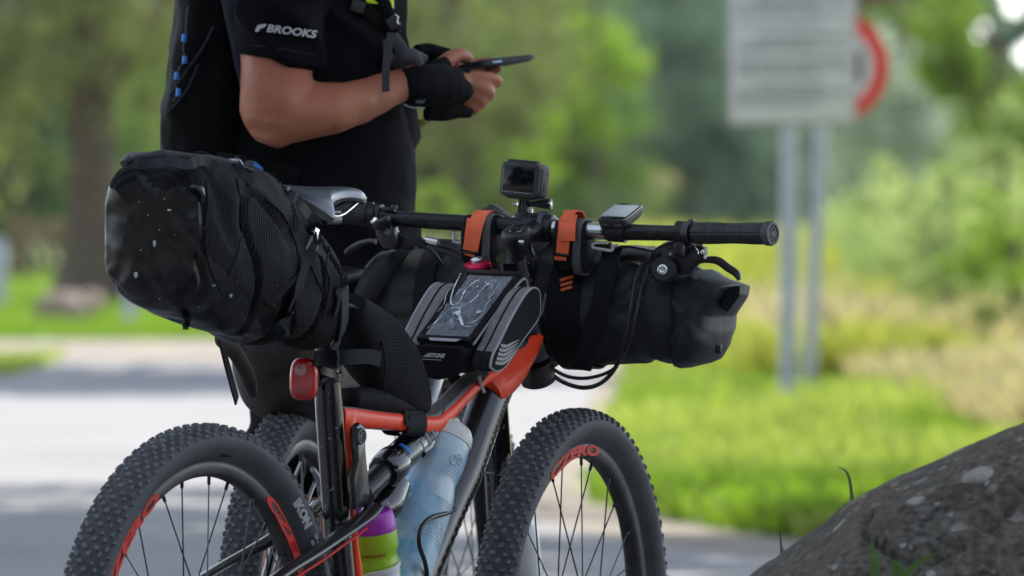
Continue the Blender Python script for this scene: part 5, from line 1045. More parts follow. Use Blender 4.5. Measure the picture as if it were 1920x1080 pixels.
# side pockets
def pocket(sgn):
    out = [((S(u, v, -.085) - c0).dot(ex), (S(u, v, -.085) - c0).dot(ez)) for u, v in [(920, 690), (924, 668), (937, 643), (960, 596), (984, 555), (997, 541), (1008, 540), (1014, 552), (1013, 590), (1000, 613), (981, 638), (962, 668), (946, 690), (931, 697)]]
    k = 1.0
    P2 = [Vector((a * k, b, 0)) for a, b in out]; P2s, _ = smooth(P2 + [P2[0]], [0] * (len(P2) + 1), 5); P2s = P2s[:-1]; cc = sum(P2s, Vector()) / len(P2s); XL = min(p.x for p in P2s)
    def lay(y, sc_): return [T3((cc + (p - cc) * sc_).x, y * sgn, (cc + (p - cc) * sc_).y) for p in P2s]
    mb = MB(); n = len(P2s)
    def mi(f):
        i, j = divmod(f, n)
        low = P2s[j % n].x < XL + .022
        return 1 if low or i >= 5 else 0
    mb.loft([lay(-.050, .90), lay(-.052, .97), lay(-.062, 1.0), lay(-.066, .985), lay(-.070, 1.0), lay(-.082, 1.0), lay(-.085, .97)], (1, 1), mi)
    B(mb, 'side_pocket', [m_gusset, m_bagblack], tb_, smooth_ang=50)
    mb = MB(); r0 = lay(-.0835, .985); mb.tube(r0 + [r0[0]], .0019, 8); B(mb, 'pocket_piping', m_pipe, tb_)
    mb = MB(); r0 = [p for p, q in zip(lay(-.0662, .992), P2s) if q.y > -.075]; mb.tube(lay(-.0662, .992), .0016, 8); B(mb, 'zipper', m_bagblack, tb_)
    mb = MB()
    for k_ in range(5):
        pa = [(929 + k_ * 2.6, 680 - k_ * 8.2), (944 + k_ * 1.5, 681 - k_ * 8), (957 + k_ * 1.2, 671 - k_ * 7), (968 + k_ * 1.5, 657 - k_ * 5)]
        q_ = [((S(u, v, -.0862) - c0).dot(ex), (S(u, v, -.0862) - c0).dot(ez)) for u, v in pa]
        qs, _ = smooth([Vector((a_, b_, 0)) for a_, b_ in q_], [0] * 4, 5); vs = []; fs = []; m_ = len(qs)
        for i, q0 in enumerate(qs):
            w = .0022 * (1 - (i / (m_ - 1)) ** 2) + .0003; t_ = (qs[min(i + 1, m_ - 1)] - qs[max(i - 1, 0)]).normalized(); nn = Vector((-t_.y, t_.x, 0)) * w; vs += [T3((q0 + nn).x, -.0862 * sgn, (q0 + nn).y), T3((q0 - nn).x, -.0862 * sgn, (q0 - nn).y)]
        for i in range(m_ - 1): fs.append([2 * i, 2 * i + 1, 2 * i + 3, 2 * i + 2])
        mb.add(vs, fs)
    B(mb, 'curved_stripes', m_pipe, tb_)
    mb = MB(); text_on(mb, 'MORETONE', .0065, T3(.150, -.0862 * sgn, -.034), (ex * .80 + ez * .6) * sgn, (-ex * .6 + ez * .8), -ey * sgn, shear=.3); B(mb, 'pocket_print', m_dimprint, tb_, smooth_ang=0)
pocket(1); pocket(-1)
mb = MB(); mb.tube([T3(-.01, -.046, -.055), T3(-.012, -.047, -.070), T3(-.010, -.047, -.084)], .0024, 8); B(mb, 'zip_pull', m_pipe, tb_)
for x in (.03, .14): B(MB().loft([sring(T3(x + d, 0, -.072), ey, ez, .031, .026, 3, 32) for d in (-.012, .012)], (0, 0)), 'tube_strap', m_strap, tb_)

# ---- handlebar roll
hr = bag('handlebar_roll', 'long dark grey waterproof roll bag slung under the handlebar', 'handlebar bag', H(1030, 560, .10))
XO = .105
secs = [(668, 580, 22, .016), (684, 566, 52, .035), (705, 555, 72, .060), (745, 552, 92, .080), (800, 560, 103, .088), (900, 566, 112, .092), (1000, 570, 114, .094), (1100, 572, 113, .094), (1180, 574, 112, .093), (1240, 576, 108, .090), (1285, 582, 100, .082), (1305, 586, 88, .070), (1322, 590, 80, .060)]
rows = blend_rows(secs, 8); rings = []; N2 = 96
for u, v, h, w in rows:
    c = H(u, v, XO); rings.append(sring(c, SF, UZ, w, h / 1232., 2.15, N2))
for i, r_ in enumerate(rings):
    c = sum(r_, Vector()) / N2; t = i / (len(rings) - 1); endr = max(0, (t - .70) / .30); endl = max(0, (.28 - t) / .28)
    for j, p in enumerate(r_):
        d = (p - c).normalized(); ang = math.atan2(d.z, d.dot(SF)); s_ = (p - CLAMP).dot(SR)
        a = noise.noise(p * 11 + Vector((2, 7, 1))) * .008
        f = abs(noise.noise(Vector((ang * 1.1 + s_ * 9, s_ * 5 - ang * .6, 3.3)))); a -= .016 * max(0, 1 - f * 7) * (.4 + endr + endl)
        a += .009 * math.sin(ang * 5 + s_ * 22) * (endr + endl * .8) * (.5 + .5 * abs(math.sin(ang * 2)))
        r_[j] = p + d * a
B(MB().loft(rings), 'roll_body', m_roll, hr, smooth_ang=180)
from mathutils.bvhtree import BVHTree
_m = MB().loft(rings, (0, 0)); roll_bvh = BVHTree.FromPolygons(_m.v, _m.f)
def on_roll(p, off=.0006):
    h = roll_bvh.ray_cast(p - SF * .3, SF); return (h[0] - SF * off) if h[0] is not None else p
# right closure: rolled and folded end
cl = [(1294, 512, .112, 10), (1330, 516, .105, 0), (1388, 536, .100, 0)]
poly = [(1290, 512), (1330, 505), (1352, 520), (1387, 533), (1386, 552), (1370, 580), (1362, 592), (1358, 622), (1350, 652), (1328, 680), (1288, 690), (1282, 650), (1282, 600), (1284, 560), (1286, 530)]
pl = [H(u, v, XO) for u, v in poly]; cc = sum(pl, Vector()) / len(pl); n = len(pl); rgs = []
for x_, s_ in ((-.086, .25), (-.087, .5), (-.082, .72), (-.074, .86), (-.060, .95), (-.030, 1.0), (.02, 1.0), (.055, .93), (.068, .8)):
    rg = []
    for i in range(n):
        for q in range(8):
            p = pl[i].lerp(pl[(i + 1) % n], q / 8); p = cc + (p - cc) * s_ + SF * x_; fz = abs(noise.noise(Vector((p.z * 16 + p.dot(SR) * 10, p.dot(SR) * 6, 1)))); p += SF * (noise.noise(p * 30) * .006 - .009 * max(0, 1 - fz * 5)) + SR * noise.noise(p * 24 + Vector((5, 5, 5))) * .004; rg.append(p)
    rgs.append(rg)
B(MB().loft(rgs), 'rolled_end', m_roll, hr, smooth_ang=70)
mb = MB(); mb.loft([[H(u + du, v + dv, XO + x_) for u, v, x_ in ((1372, 537, -.07), (1388, 536, -.07), (1386, 556, -.07), (1364, 585, -.07), (1352, 578, -.07), (1356, 560, -.07))] for du, dv in ((0, 0),)] + [[H(u, v, XO + x_) for u, v, x_ in ((1372, 537, .04), (1388, 536, .04), (1386, 556, .04), (1364, 585, .04), (1352, 578, .04), (1356, 560, .04))]]); B(mb, 'stiff_end_strip', m_strap, hr)
mb = MB(); mb.box(H(1347, 655, XO - .062), (.010, .006, .014), X=SR, Y=SF, bev=.002); B(mb, 'end_buckle', m_black, hr)
# left closure flap
pl = [H(u, v, XO - .02) for u, v in ((744, 470), (780, 462), (765, 520), (722, 580), (700, 606), (680, 590), (694, 540), (716, 500))]; cc = sum(pl, Vector()) / len(pl); rgs = []
for x_, s_ in ((-.075, .82), (-.066, .96), (-.045, 1.0), (.05, .95)):
    rg = []
    for i in range(len(pl)):
        for q in range(4): p = pl[i].lerp(pl[(i + 1) % len(pl)], q / 4); p = cc + (p - cc) * s_ + SF * x_; p += SF * noise.noise(p * 26) * .012; rg.append(p)
    rgs.append(rg)
B(MB().loft(rgs), 'rolled_end', m_roll, hr, smooth_ang=70)
# bands round the roll, following its surface
def around(u, w, mat, name, a0=-180, a1=180, lift=.004, par=None, th=.0025, du=0):
    i = min(range(len(rows)), key=lambda k: abs(rows[k][0] - u)); c = H(rows[i][0], rows[i][1], XO); ra, rb = rows[i][3] + lift, rows[i][2] / 1232. + lift; pts = []
    for k in range(41):
        a = rad(a0 + (a1 - a0) * k / 40); pts.append(c - SF * (ra * math.cos(a)) + UZ * (rb * math.sin(a)) + SR * (du * k / 40))
    return B(MB().ribbon(pts, SR, w, th), name, mat, par or hr)
around(1085, .034, m_strap, 'compression_band', lift=.007); around(1112, .030, m_strap, 'compression_band', lift=.005)
around(838, .030, m_strap, 'compression_band', lift=.006); around(1010, .04, m_strap, 'compression_band', lift=.006)
mb = MB(); mb.ribbon([H(1150, 462, .02), H(1140, 500, .004), H(1128, 560, .0), H(1105, 640, .006), H(1092, 684, .02), H(1090, 692, .03)], SR, .030, .003, sm=5); B(mb, 'hanging_strap', m_strap, hr)
mb = MB(); mb.ribbon([H(1150, 466, .03), H(1185, 462, .035), H(1240, 472, .035)], SF, .05, .004, sm=4); B(mb, 'top_patch', m_roll, hr)
# oval maker labels
def label_at(u, v, tilt, txt):
    i = min(range(len(rows)), key=lambda k: abs(rows[k][0] - u)); zc = H(rows[i][0], rows[i][1], XO); p = H(u, v, 0); dz = (p - zc).dot(UZ); rb = rows[i][2] / 1232.; ra = rows[i][3]
    a0 = math.asin(max(-1, min(1, dz / rb)))
    def sp(s_, l_):                                   # s_ along the bag, l_ up the curved side
        a = a0 + l_ / rb; return zc + SR * ((p - zc).dot(SR) + s_) - SF * ((ra + .0050) * math.cos(a)) + UZ * ((rb + .005) * math.sin(a))
    mb = MB(); ct, st_ = math.cos(tilt), math.sin(tilt)
    vs, fs = text_mesh(txt, .0125, bold=.0006); mb.add([on_roll(sp(v_.x * st_ - v_.y * ct, v_.x * ct + v_.y * st_)) for v_ in vs], fs)
    for rr_, w_ in ((.0115, .0009), (.0088, .0007)):
        out = []
        for k in range(48):
            a = 2 * PI * k / 48; x_ = .030 * (1 if math.cos(a) > 0 else -1) * (1 if abs(math.cos(a)) > 1e-6 else 0) + rr_ * math.cos(a); y_ = rr_ * math.sin(a); out.append(on_roll(sp(x_ * st_ - y_ * ct, x_ * ct + y_ * st_)))
        mb.tube(out + [out[0]], w_ * .5, 5)
    B(mb, 'maker_label', m_dimprint, hr, smooth_ang=0)
label_at(790, 484, 0.06, 'ORTLIEB'); label_at(1204, 522, 0.45, 'ORTLIEB')
# spacer pads and orange straps at the bar
for (u0, v0, wd_, k) in ((905, 452, .052, 0), (1076, 462, .048, 1)):
    c = H(u0, v0, .004)
    mb = MB(); rg = []
    for s_, sc_ in ((-.5, .86), (-.42, 1), (.42, 1), (.5, .86)): rg.append(sring(c + SR * (wd_ * s_), SF, UZ, .030 * sc_, (.040 if k == 0 else .041) * sc_, 3.4, 36))
    mb.loft(rg); B(mb, 'spacer_pad', m_pad, hr)
    mb = MB(); rg = sring(c + SR * (wd_ * .40), SF, UZ, .0308, .0418, 3.4, 40); mb.tube(rg + [rg[0]], .0024, 8); mb.ribbon(sring(c + SR * (wd_ * .34), SF, UZ, .0318, .0425, 3.4, 40)[8:32], SR, .012, .003); B(mb, 'pad_binding', m_camside, hr)
def ostrap(pts, w, th=.0022): return B(MB().ribbon([H(*p) for p in pts], SR + UZ * .0, w, th, sm=6), 'orange_strap', m_ostrap, hr, smooth_ang=50)
ostrap([(925, 404, .022), (916, 396, .006), (903, 399, -.014), (893, 420, -.030), (886, 448, -.0345), (882, 470, -.0335)], .0245)
ostrap([(884, 409, -.022), (880, 440, -.0325), (877, 468, -.0315)], .014); ostrap([(881, 476, -.034), (880, 480, -.034)], .017, .003)
ostrap([(1090, 418, .022), (1086, 404, .010), (1080, 395.5, -.002), (1068, 397, -.016), (1067, 404, -.022), (1065, 418, -.028)], .0185)
ostrap([(1067, 404, -.021), (1064, 430, -.0355), (1064, 452, -.0375)], .0250); ostrap([(1060, 412, -.028), (1057, 445, -.0345), (1054, 475, -.0345)], .0200); ostrap([(1051, 481, -.034), (1050.5, 488, -.034)], .0185, .003)
for v, w in ((522, .022), (532, .019), (541, .018)):
    mb = MB(); mb.ribbon([H(1062, v - 2.2, .004), H(1063, v + 2.4, .003)], SR, w, .004, sm=2); B(mb, 'orange_strap', m_ostrap, hr)
mb = MB(); mb.box(H(882, 473.5, -.036), (.024, .005, .0035), X=SR, Y=SF, bev=.001); mb.box(H(1054, 477.5, -.037), (.022, .005, .003), X=SR, Y=SF, bev=.001); B(mb, 'strap_keeper', m_black, hr)
mb = MB(); mb.ribbon([H(898, 398, .012), H(920, 390, .014), (H(936, 396, .014)), H(958, 407, .01)], SF, .022, .003, sm=4); mb.ribbon([H(915, 393, .02), H(924, 385, .02), H(942, 395, .02), H(956, 406, .02)], SF, .016, .003, sm=4); B(mb, 'spare_strap_end', m_camside, hr)
mb = MB(); mb.ribbon([H(1085, 402, .02), H(1092, 410, .02), H(1100, 416, .02)], SF, .006, .002); B(mb, 'spare_strap_end', m_camside, hr)
def frame_buckle(pts, r, mat=m_white):
    mb = MB(); mb.tube([H(*p) for p in pts], [(r, r * .8)] * len(pts), 10, sm=2); B(mb, 'white_buckle', mat, hr)
frame_buckle([(852, 436, .0), (851, 454, .0), (868, 455, .0), (868, 458, .0)], .0032); frame_buckle([(850, 437, 0), (857, 437, 0)], .003)
frame_buckle([(1110, 459, .0), (1118, 455, .0), (1140, 455, .0)], .0026); frame_buckle([(1110, 459, .0), (1113, 465, .0), (1132, 468, .0), (1147, 470, .0), (1150, 462, .0), (1160, 459, .0)], .0030)
mb = MB(); mb.tube([H(1116, 458, .01), H(1146, 462, .01)], .0062, 12); B(mb, 'buckle_bar', m_black, hr)

# ---- fork knob (belongs to the bike): pink dial with steel bolt
mb = MB(); kc = S(897, 497, .082); mb.lathe([(-.004, .016), (-.002, .0185), (.004, .0185), (.007, .012)], kc, ha, 30)
for k in range(6): d = Matrix.Rotation(k * PI / 3, 3, ha) @ ha.orthogonal().normalized(); mb.tube([kc + d * .016, kc + d * .021], .004, 8)
B(mb, 'pink_fork_dial', m_pink); mb = MB(); mb.lathe([(0, .010), (.006, .010), (.009, .006), (.0095, .0001)], kc + ha * .006, ha, 24); B(mb, 'dial_cap', m_steel)

# ---- action camera
ga = bag('action_camera', 'small black action camera with dark screen on a mount above the handlebar', 'camera', H(985, 425, 0))
gy = rad(-10); GR = (Matrix.Rotation(gy, 3, 'Z') @ SR).normalized(); GF = UZ.cross(GR).normalized(); GF = GF if GF.dot(SF) > 0 else -GF
GRt = (GR - UZ * .045).normalized(); GU = (UZ + GR * .045 + GF * .06).normalized(); GFt = GRt.cross(GU).normalized(); GFt = GFt if GFt.dot(SF) > 0 else -GFt
gc = H(984, 338, .005)
def gp(x, y, z): return gc + GRt * x + GFt * y + GU * z
mb = MB(); mb.loft([[gp(0, y, 0) + q for q in sring(Vector(), GRt, GU, .0345 - i_, .0272 - i_, 7, 56)] for y, i_ in ((-.0165, .0020), (-.0155, .0006), (-.013, 0), (.012, 0), (.0150, .0010), (.0160, .003))]); B(mb, 'body', m_camera, ga, smooth_ang=40)
mb = MB(); mb.box(gp(.0005, -.008, .0285), (.050, .012, .0042), X=GRt, Y=GFt, bev=.0008); mb.box(gp(.0345, 0, 0), (.0022, .020, .040), X=GRt, Y=GFt, bev=.0008); mb.box(gp(0, 0, -.0282), (.045, .024, .003), X=GRt, Y=GFt, bev=.001); B(mb, 'frame_case', m_camera, ga)
mb = MB(); mb.box(gp(-.0015, -.0166, .0005), (.054, .0012, .0395), X=GRt, Y=GFt, bev=.0005); B(mb, 'screen', m_screen, ga)
mb = MB()
for a_, b_ in (((-.0288, -.0192), (-.0288, .0192)), ((-.0288, -.0197), (.0258, -.0197))): mb.tube([gp(a_[0], -.0172, a_[1]), gp(b_[0], -.0172, b_[1])], .0005, 6)
B(mb, 'screen_bezel', m_pipe, ga)
mb = MB(); mb.box(gp(.0358, .0012, -.008), (.001, .006, .010), X=GRt, Y=GFt, bev=.0004); mb.box(gp(.0358, .006, .012), (.001, .002, .003), X=GRt, Y=GFt); B(mb, 'side_door', m_dark, ga)
mb = MB()
for k in (-1, 0, 1): mb.box(H(984, 382, .003) + GR * (.0052 * k), (.0032, .016, .024), X=GR, Y=GF, bev=.0014)
for k in (-1.5, -.5, .5, 1.5): mb.box(H(984, 398, .003) + GR * (.0048 * k), (.0028, .018, .022), X=GR, Y=GF, bev=.0014)
mb.box(H(981, 414, .002), (.020, .022, .026), X=GR, Y=GF, bev=.002)
for v, u1, u2 in ((383, 975, 1034), (405, 975, 1016)):
    a = H(u1, v, .003); b = H(u2, v + (-1 if v < 400 else 0), .003); mb.tube([a, a.lerp(b, .55)], .0042, 14); ax = (b - a).normalized(); mb.tube([a.lerp(b, .5), a.lerp(b, .8), b], [.0045, .0075, .0088], 8)
B(mb, 'mount', m_black, ga)
mb = MB(); mb.tube([H(963, 382.5, .003), H(970, 382.5, .003)], .0030, 10); mb.tube([H(1029.5, 382, -.002) - GR * 0, H(1034, 382, -.002)], .0036, 10); mb.tube([H(961, 408, .004), H(967, 408, .004)], .003, 10); mb.tube([H(994, 392, .01), H(994, 400, .01)], .0045, 10); B(mb, 'mount_bolt', m_steel, ga)
mb = MB(); mb.tube([H(1016, 424, 0), H(1024, 424, 0)], .0235, 24); mb.tube([H(1018, 400, 0), H(1030, 404, 0), H(1034, 414, 0)], .005, 10, sm=3); B(mb, 'bar_bracket', m_camside, ga)

# ---- bike computer
bc = bag('bike_computer', 'tilted grey screened bike computer on the right of the bar', 'bike computer', H(1155, 432, 0))
q = [H(1121, 411, -.028), H(1178, 414, -.028), H(1205, 382, .060), H(1150, 380, .060)]
cx_ = sum(q, Vector()) / 4; bx_ = (q[1] - q[0] + q[2] - q[3]).normalized(); by_ = (q[3] - q[0] + q[2] - q[1]); by_ = (by_ - bx_ * by_.dot(bx_)); Lb = by_.length / 2; by_.normalize(); bz_ = bx_.cross(by_).normalized(); bz_ = bz_ if bz_.z > 0 else -bz_
wb_ = (q[1] - q[0]).length
mb = MB(); mb.loft([[cx_ + bz_ * z + p for p in sring(Vector(), bx_, by_, wb_ / 2 - i_, .044 - i_, 6, 48)] for z, i_ in ((-.017, .005), (-.013, .002), (-.004, 0), (-.001, .0006), (0, .002))]); B(mb, 'body', m_camera, bc, smooth_ang=40)
mb = MB(); mb.loft([[cx_ + bz_ * z + p for p in sring(Vector(), bx_, by_, wb_ / 2 - i_, .044 - i_, 6, 48)] for z, i_ in ((0, .0022), (.0008, .0026), (.0009, .003))]); B(mb, 'screen_glass', m_screen, bc, smooth_ang=40)
mb = MB(); mb.box(cx_ + bz_ * .0012, (wb_ * .80, .062, .0006), X=bx_, Y=by_); B(mb, 'display', m_lcd, bc)
mb = MB(); mb.box(cx_ + bz_ * .0012 + by_ * .036 + bx_ * .008, (.016, .0022, .0004), X=bx_, Y=by_); B(mb, 'maker_print', m_pipe, bc, smooth_ang=0)
mb = MB(); mb.box(H(1150, 424, .0) + UZ * .003, (.034, .03, .012), X=SR, Y=SF, bev=.003); mb.tube([H(1142, 433, 0), H(1174, 435, 0)], .0165, 22); mb.box(H(1160, 447, -.004), (.022, .012, .008), X=SR, Y=SF, bev=.002); mb.tube([H(1186, 420, .0), H(1186, 427, .0)], .004, 12); B(mb, 'mount', m_black, bc)
mb = MB()
for s in (-.011, .011): mb.box(cx_ - by_ * .0425 + bx_ * s - bz_ * .009, (.010, .0025, .0035), X=bx_, Y=by_, bev=.0008)
B(mb, 'button', m_camside, bc)

# ---- bottles
def bottle(name, label, top, bot, prof, mat, cap, capmat, at_):
    root = bag(name, label, 'bottle', at_); ax = (top - bot).normalized(); L = (top - bot).length
    mb = MB(); mb.lathe([(L * t, r) for t, r in prof], bot, ax, 64); b = B(mb, 'bottle_body', mat, root, smooth_ang=60)
    mb = MB(); mb.lathe([(L + h, r) for h, r in cap], bot, ax, 56); B(mb, 'lid', capmat, root, smooth_ang=50); return root, ax, L
bt, bb_ = S(830, 826), S(742, 1110)
br, bax, bL = bottle('water_bottle', 'large translucent blue bottle with milky lid leaning along the down tube', bt, bb_,
    [(0, .036), (.01, .043), (.10, .0445), (.28, .0445), (.40, .0440), (.50, .0444), (.60, .0440), (.66, .0425), (.70, .0402), (.735, .0390), (.77, .0400), (.84, .0425), (.93, .0435), (.985, .0428), (1, .0415)], m_blue,
    [(-.003, .0438), (.004, .0442), (.014, .0428), (.022, .0385), (.027, .028), (.029, .018), (.031, .0175), (.036, .0175), (.037, .0145), (.038, .0001)], m_cap, bb_)
mb = MB(); mb.tube([bt + bax * .030, bt + bax * .040], [.016, .0145], 20); B(mb, 'spout', m_camside, br)
CAMW = Vector((-.873, -.487, 0)); e1 = (CAMW - bax * bax.dot(CAMW)).normalized(); e2 = bax.cross(e1)
def bsurf(h, a, lift=.0006):
    r_ = float(np.interp(h / bL, [0, .03, .1, .5, .6, .66, .70, .735, .77, .84, .93, .985, 1], [.036, .043, .0445, .0444, .0440, .0425, .0402, .0390, .0400, .0425, .0435, .0428, .0415])) + lift
    return bb_ + bax * h + (e1 * math.cos(a) + e2 * math.sin(a)) * r_
def bpatch(mb, h0, h1, a0, a1):
    k = max(2, int(abs(a1 - a0) / .15)); m_ = max(1, int(abs(h1 - h0) / .01)); vs = [bsurf(h0 + (h1 - h0) * i / m_, a0 + (a1 - a0) * j / k) for i in range(m_ + 1) for j in range(k + 1)]
    mb.add(vs, [[i * (k + 1) + j, i * (k + 1) + j + 1, (i + 1) * (k + 1) + j + 1, (i + 1) * (k + 1) + j] for i in range(m_) for j in range(k)])
mb = MB(); sgn = 1 if e2.dot(Vector((.487, -.873, 0))) > 0 else -1
for i in range(13):                                   # half-tone fade of white dots on the shoulder, then a solid field
    for j in range(16):
        h = bL * .60 + i * .0052; a = (-.10 + j * .085 + (i % 2) * .042) * 1.0; d_ = math.hypot((h - bL * .665) / .034, (a - .72) / .55)
        if d_ < 1.5: s_ = .0024 * max(.25, min(1.25, 1.6 - d_)); bpatch(mb, h - s_, h + s_, sgn * (a - s_ / .04), sgn * (a + s_ / .04))
for i in range(14):
    for j in range(9):
        h = bL * .33 + i * .0056; a = .42 + j * .085 + (i % 2) * .042
        if (i + j) % 5: s_ = .0011 + .0007 * (j / 9); bpatch(mb, h - s_, h + s_, sgn * (a - s_ / .045), sgn * (a + s_ / .045))
B(mb, 'dotted_print', m_bwhite, br, smooth_ang=60)
mb = MB()                                             # small rider emblem: two wheels and a line of a back
for h_, a_, r_ in ((bL * .845, .62, .0075), (bL * .862, .88, .0055)): mb.tube([bsurf(h_ + r_ * math.cos(k * PI / 12), sgn * (a_ + r_ / .044 * math.sin(k * PI / 12)), .001) for k in range(25)], .0006, 5)
mb.tube([bsurf(bL * .845, sgn * .62, .001), bsurf(bL * .885, sgn * .66, .001), bsurf(bL * .895, sgn * .78, .001), bsurf(bL * .862, sgn * .88, .001)], .0008, 5, sm=4); B(mb, 'rider_emblem', m_bwhite, br)
gt, gb = S(697, 991), S(716, 1190)
gr_, gax_, gL = bottle('water_bottle', 'lime green ribbed bottle with purple lid standing in the white cage', gt, gb,
    [(0, .034), (.02, .037), (.40, .0372), (.43, .0355), (.46, .0372), (.50, .0372), (.53, .0352), (.56, .0370), (.60, .0368), (.635, .0345), (.67, .0362), (.70, .0350), (.74, .0335), (.78, .0340), (.82, .0368), (.87, .0375), (.97, .0372), (1, .0362)], m_lime,
    [(-.002, .0368), (.001, .0372), (.010, .0368), (.020, .0345), (.027, .0315), (.0285, .030), (.0285, .028), (.024, .027), (.024, .012), (.036, .010), (.037, .0001)], m_purple, gb)
vs, fs = text_mesh('www.wald.it', .0075, bold=.0002); e1 = (CAMW - gax_ * gax_.dot(CAMW)).normalized(); e2 = gax_.cross(e1); s2 = 1 if e2.x > 0 else -1
mb = MB(); mb.add([gb + gax_ * (gL * .80 + v_.y) + (e1 * math.cos(v_.x / .037) + e2 * s2 * math.sin(v_.x / .037)) * (.0372) for v_ in vs], fs); B(mb, 'lettering', m_signred, gr_, smooth_ang=0)
vs, fs = text_mesh('Plume', .0105, bold=.0003); mb = MB(); cgx = gc; e1c = (CAMW - gax * gax.dot(CAMW)).normalized(); e2c = gax.cross(e1c); s3 = 1 if e2c.x > 0 else -1
cc_ = S(704, 1092); mb.add([cc_ + gax * (v_.y + .006) + (e1c * math.cos((v_.x + .022) / .0412) + e2c * s3 * math.sin((v_.x + .022) / .0412)) * .0419 for v_ in vs], fs); B(mb, 'cage_lettering', m_dark, bike, smooth_ang=0)
# ================================================================ THE RIDER
D0 = 15.25
def Q(u, v, d=0.0): return P(u, v, D0 + d)
px_ = lambda a: a / 1165.0
person = thing('person', 'person in black jersey with bare forearm holding a phone behind the bicycle', 'person', Matrix.Translation((X(555, D0), D0, 0)))
def limb(mb, pts, sm=6, n=28, flat=1.0, up=None):
    mb.tube([Q(u, v, d) for u, v, d, r in pts], [(px_(r), px_(r) * flat) if flat != 1 else px_(r) for u, v, d, r in pts], n, sm=sm, up=up); return mb
def ball(mb, u, v, d, r, sx_=1, sy=1, sz=1):
    c = Q(u, v, d); bm = bmesh.new(); bmesh.ops.create_icosphere(bm, subdivisions=3, radius=px_(r)); bm.verts.index_update()
    mb.add([c + Vector((w.co.x * sx_, w.co.y * sy, w.co.z * sz)) for w in bm.verts], [[w.index for w in f.verts] for f in bm.faces]); bm.free(); return mb
def fuse(mb, name, mats, parent, voxel, it=4, disp=None, **k):
    """weld overlapping closed forms into one continuous skin"""
    o = mb.build(name, mats, parent, smooth_ang=0)
    md = o.modifiers.new('r', 'REMESH'); md.mode = 'VOXEL'; md.voxel_size = voxel; md.use_smooth_shade = True
    dg = bpy.context.evaluated_depsgraph_get(); me = bpy.data.meshes.new_from_object(o.evaluated_get(dg)); o.modifiers.clear(); old = o.data; o.data = me; bpy.data.meshes.remove(old)
    me.materials.clear()
    for m_ in (mats if isinstance(mats, (list, tuple)) else [mats]): me.materials.append(m_)
    bm = bmesh.new(); bm.from_mesh(me)
    for _ in range(it): bmesh.ops.smooth_vert(bm, verts=bm.verts[:], factor=0.5, use_axis_x=True, use_axis_y=True, use_axis_z=True)
    if disp:
        bm.normal_update(); base = W[parent].translation
        offs = [disp(v.co + base, v.normal) for v in bm.verts]
        for v, d in zip(bm.verts, offs): v.co += v.normal * d
    for f in bm.faces: f.smooth = True
    bm.to_mesh(me); bm.free(); me.name = name
    for a, b in k.items(): o[a] = b
    return o
# --- body
mb = MB()
tor = [(-262, 590, 62, .075), (-235, 592, 100, .13), (-200, 596, 135, .185), (-120, 598, 150, .195), (0, 596, 148, .18), (120, 598, 155, .175), (240, 602, 164, .178), (360, 605, 168, .182), (480, 602, 166, .188), (590, 592, 150, .19), (640, 588, 110, .16)]
def torso(grow=0.0, rws=tor, k=5, n=72, e=2.3):
    rg = []
    for v, u, h, w in blend_rows(rws, k): rg.append(sring(Q(u, v), Vector((1, 0, 0)), Vector((0, 1, 0)), px_(h) + grow, w + grow, e, n))
    return rg
mb.loft(torso(-.008))
mb.tube([Q(590, -250), Q(598, -300), Q(606, -345)], [px_(66), px_(62), px_(64)], 28)
ball(mb, 622, -400, 0, 100, .98, .80, 1.22); ball(mb, 640, -362, 0, 76, .98, .80, 1.0)            # skull, jaw
mb.prism([Q(712, -432, -.012), Q(738, -392, -.02), Q(716, -386, -.02), Q(712, -386, .02), Q(738, -392, .02), Q(712, -432, .012)], (0, .001, 0))
limb(mb, [(712, -425, 0, 9), (730, -398, 0, 13), (715, -388, 0, 12)]); limb(mb, [(700, -350, -.02, 9), (708, -350, 0, 11), (700, -350, .02, 9)]); limb(mb, [(700, -360, -.02, 8), (706, -362, 0, 10), (700, -360, .02, 8)])
for s in (-1, 1):
    c = (612, -395, .075 * s); limb(mb, [(606, -418, .078 * s, 9), (616, -430, .084 * s, 11), (622, -410, .084 * s, 11), (612, -372, .078 * s, 8)])
    ball(mb, 704, -414, .030 * s, 14, .6, 1, .8)
# near (right) arm
arm = [(560, -190, -.16, 70), (535, -140, -.19, 78), (524, -40, -.205, 76), (520, 60, -.21, 70), (519, 120, -.212, 66.5), (516, 175, -.215, 65.5), (513, 210, -.215, 64)]
limb(mb, arm + [(511, 226, -.216, 60), (508, 241, -.216, 53), (504, 257, -.217, 39), (500, 269, -.217, 22)], sm=8); 
fore = [(515, 214, -.215, 60), (545, 211, -.213, 59), (580, 207, -.207, 56.5), (620, 203.5, -.200, 50.5), (660, 194, -.188, 44), (700, 180, -.170, 38.5), (735, 166, -.150, 35.0), (762, 157, -.135, 33.5), (790, 152, -.12, 36)]
limb(mb, fore, flat=.92)
# far (left) arm
limb(mb, [(570, -190, .16, 70), (560, -130, .21, 76), (570, 0, .225, 68), (585, 110, .225, 60), (600, 185, .215, 52)]); ball(mb, 604, 195, .212, 50)
limb(mb, [(606, 195, .21, 50), (660, 180, .17, 45), (720, 155, .11, 37), (765, 135, .07, 30), (795, 125, .05, 32)])
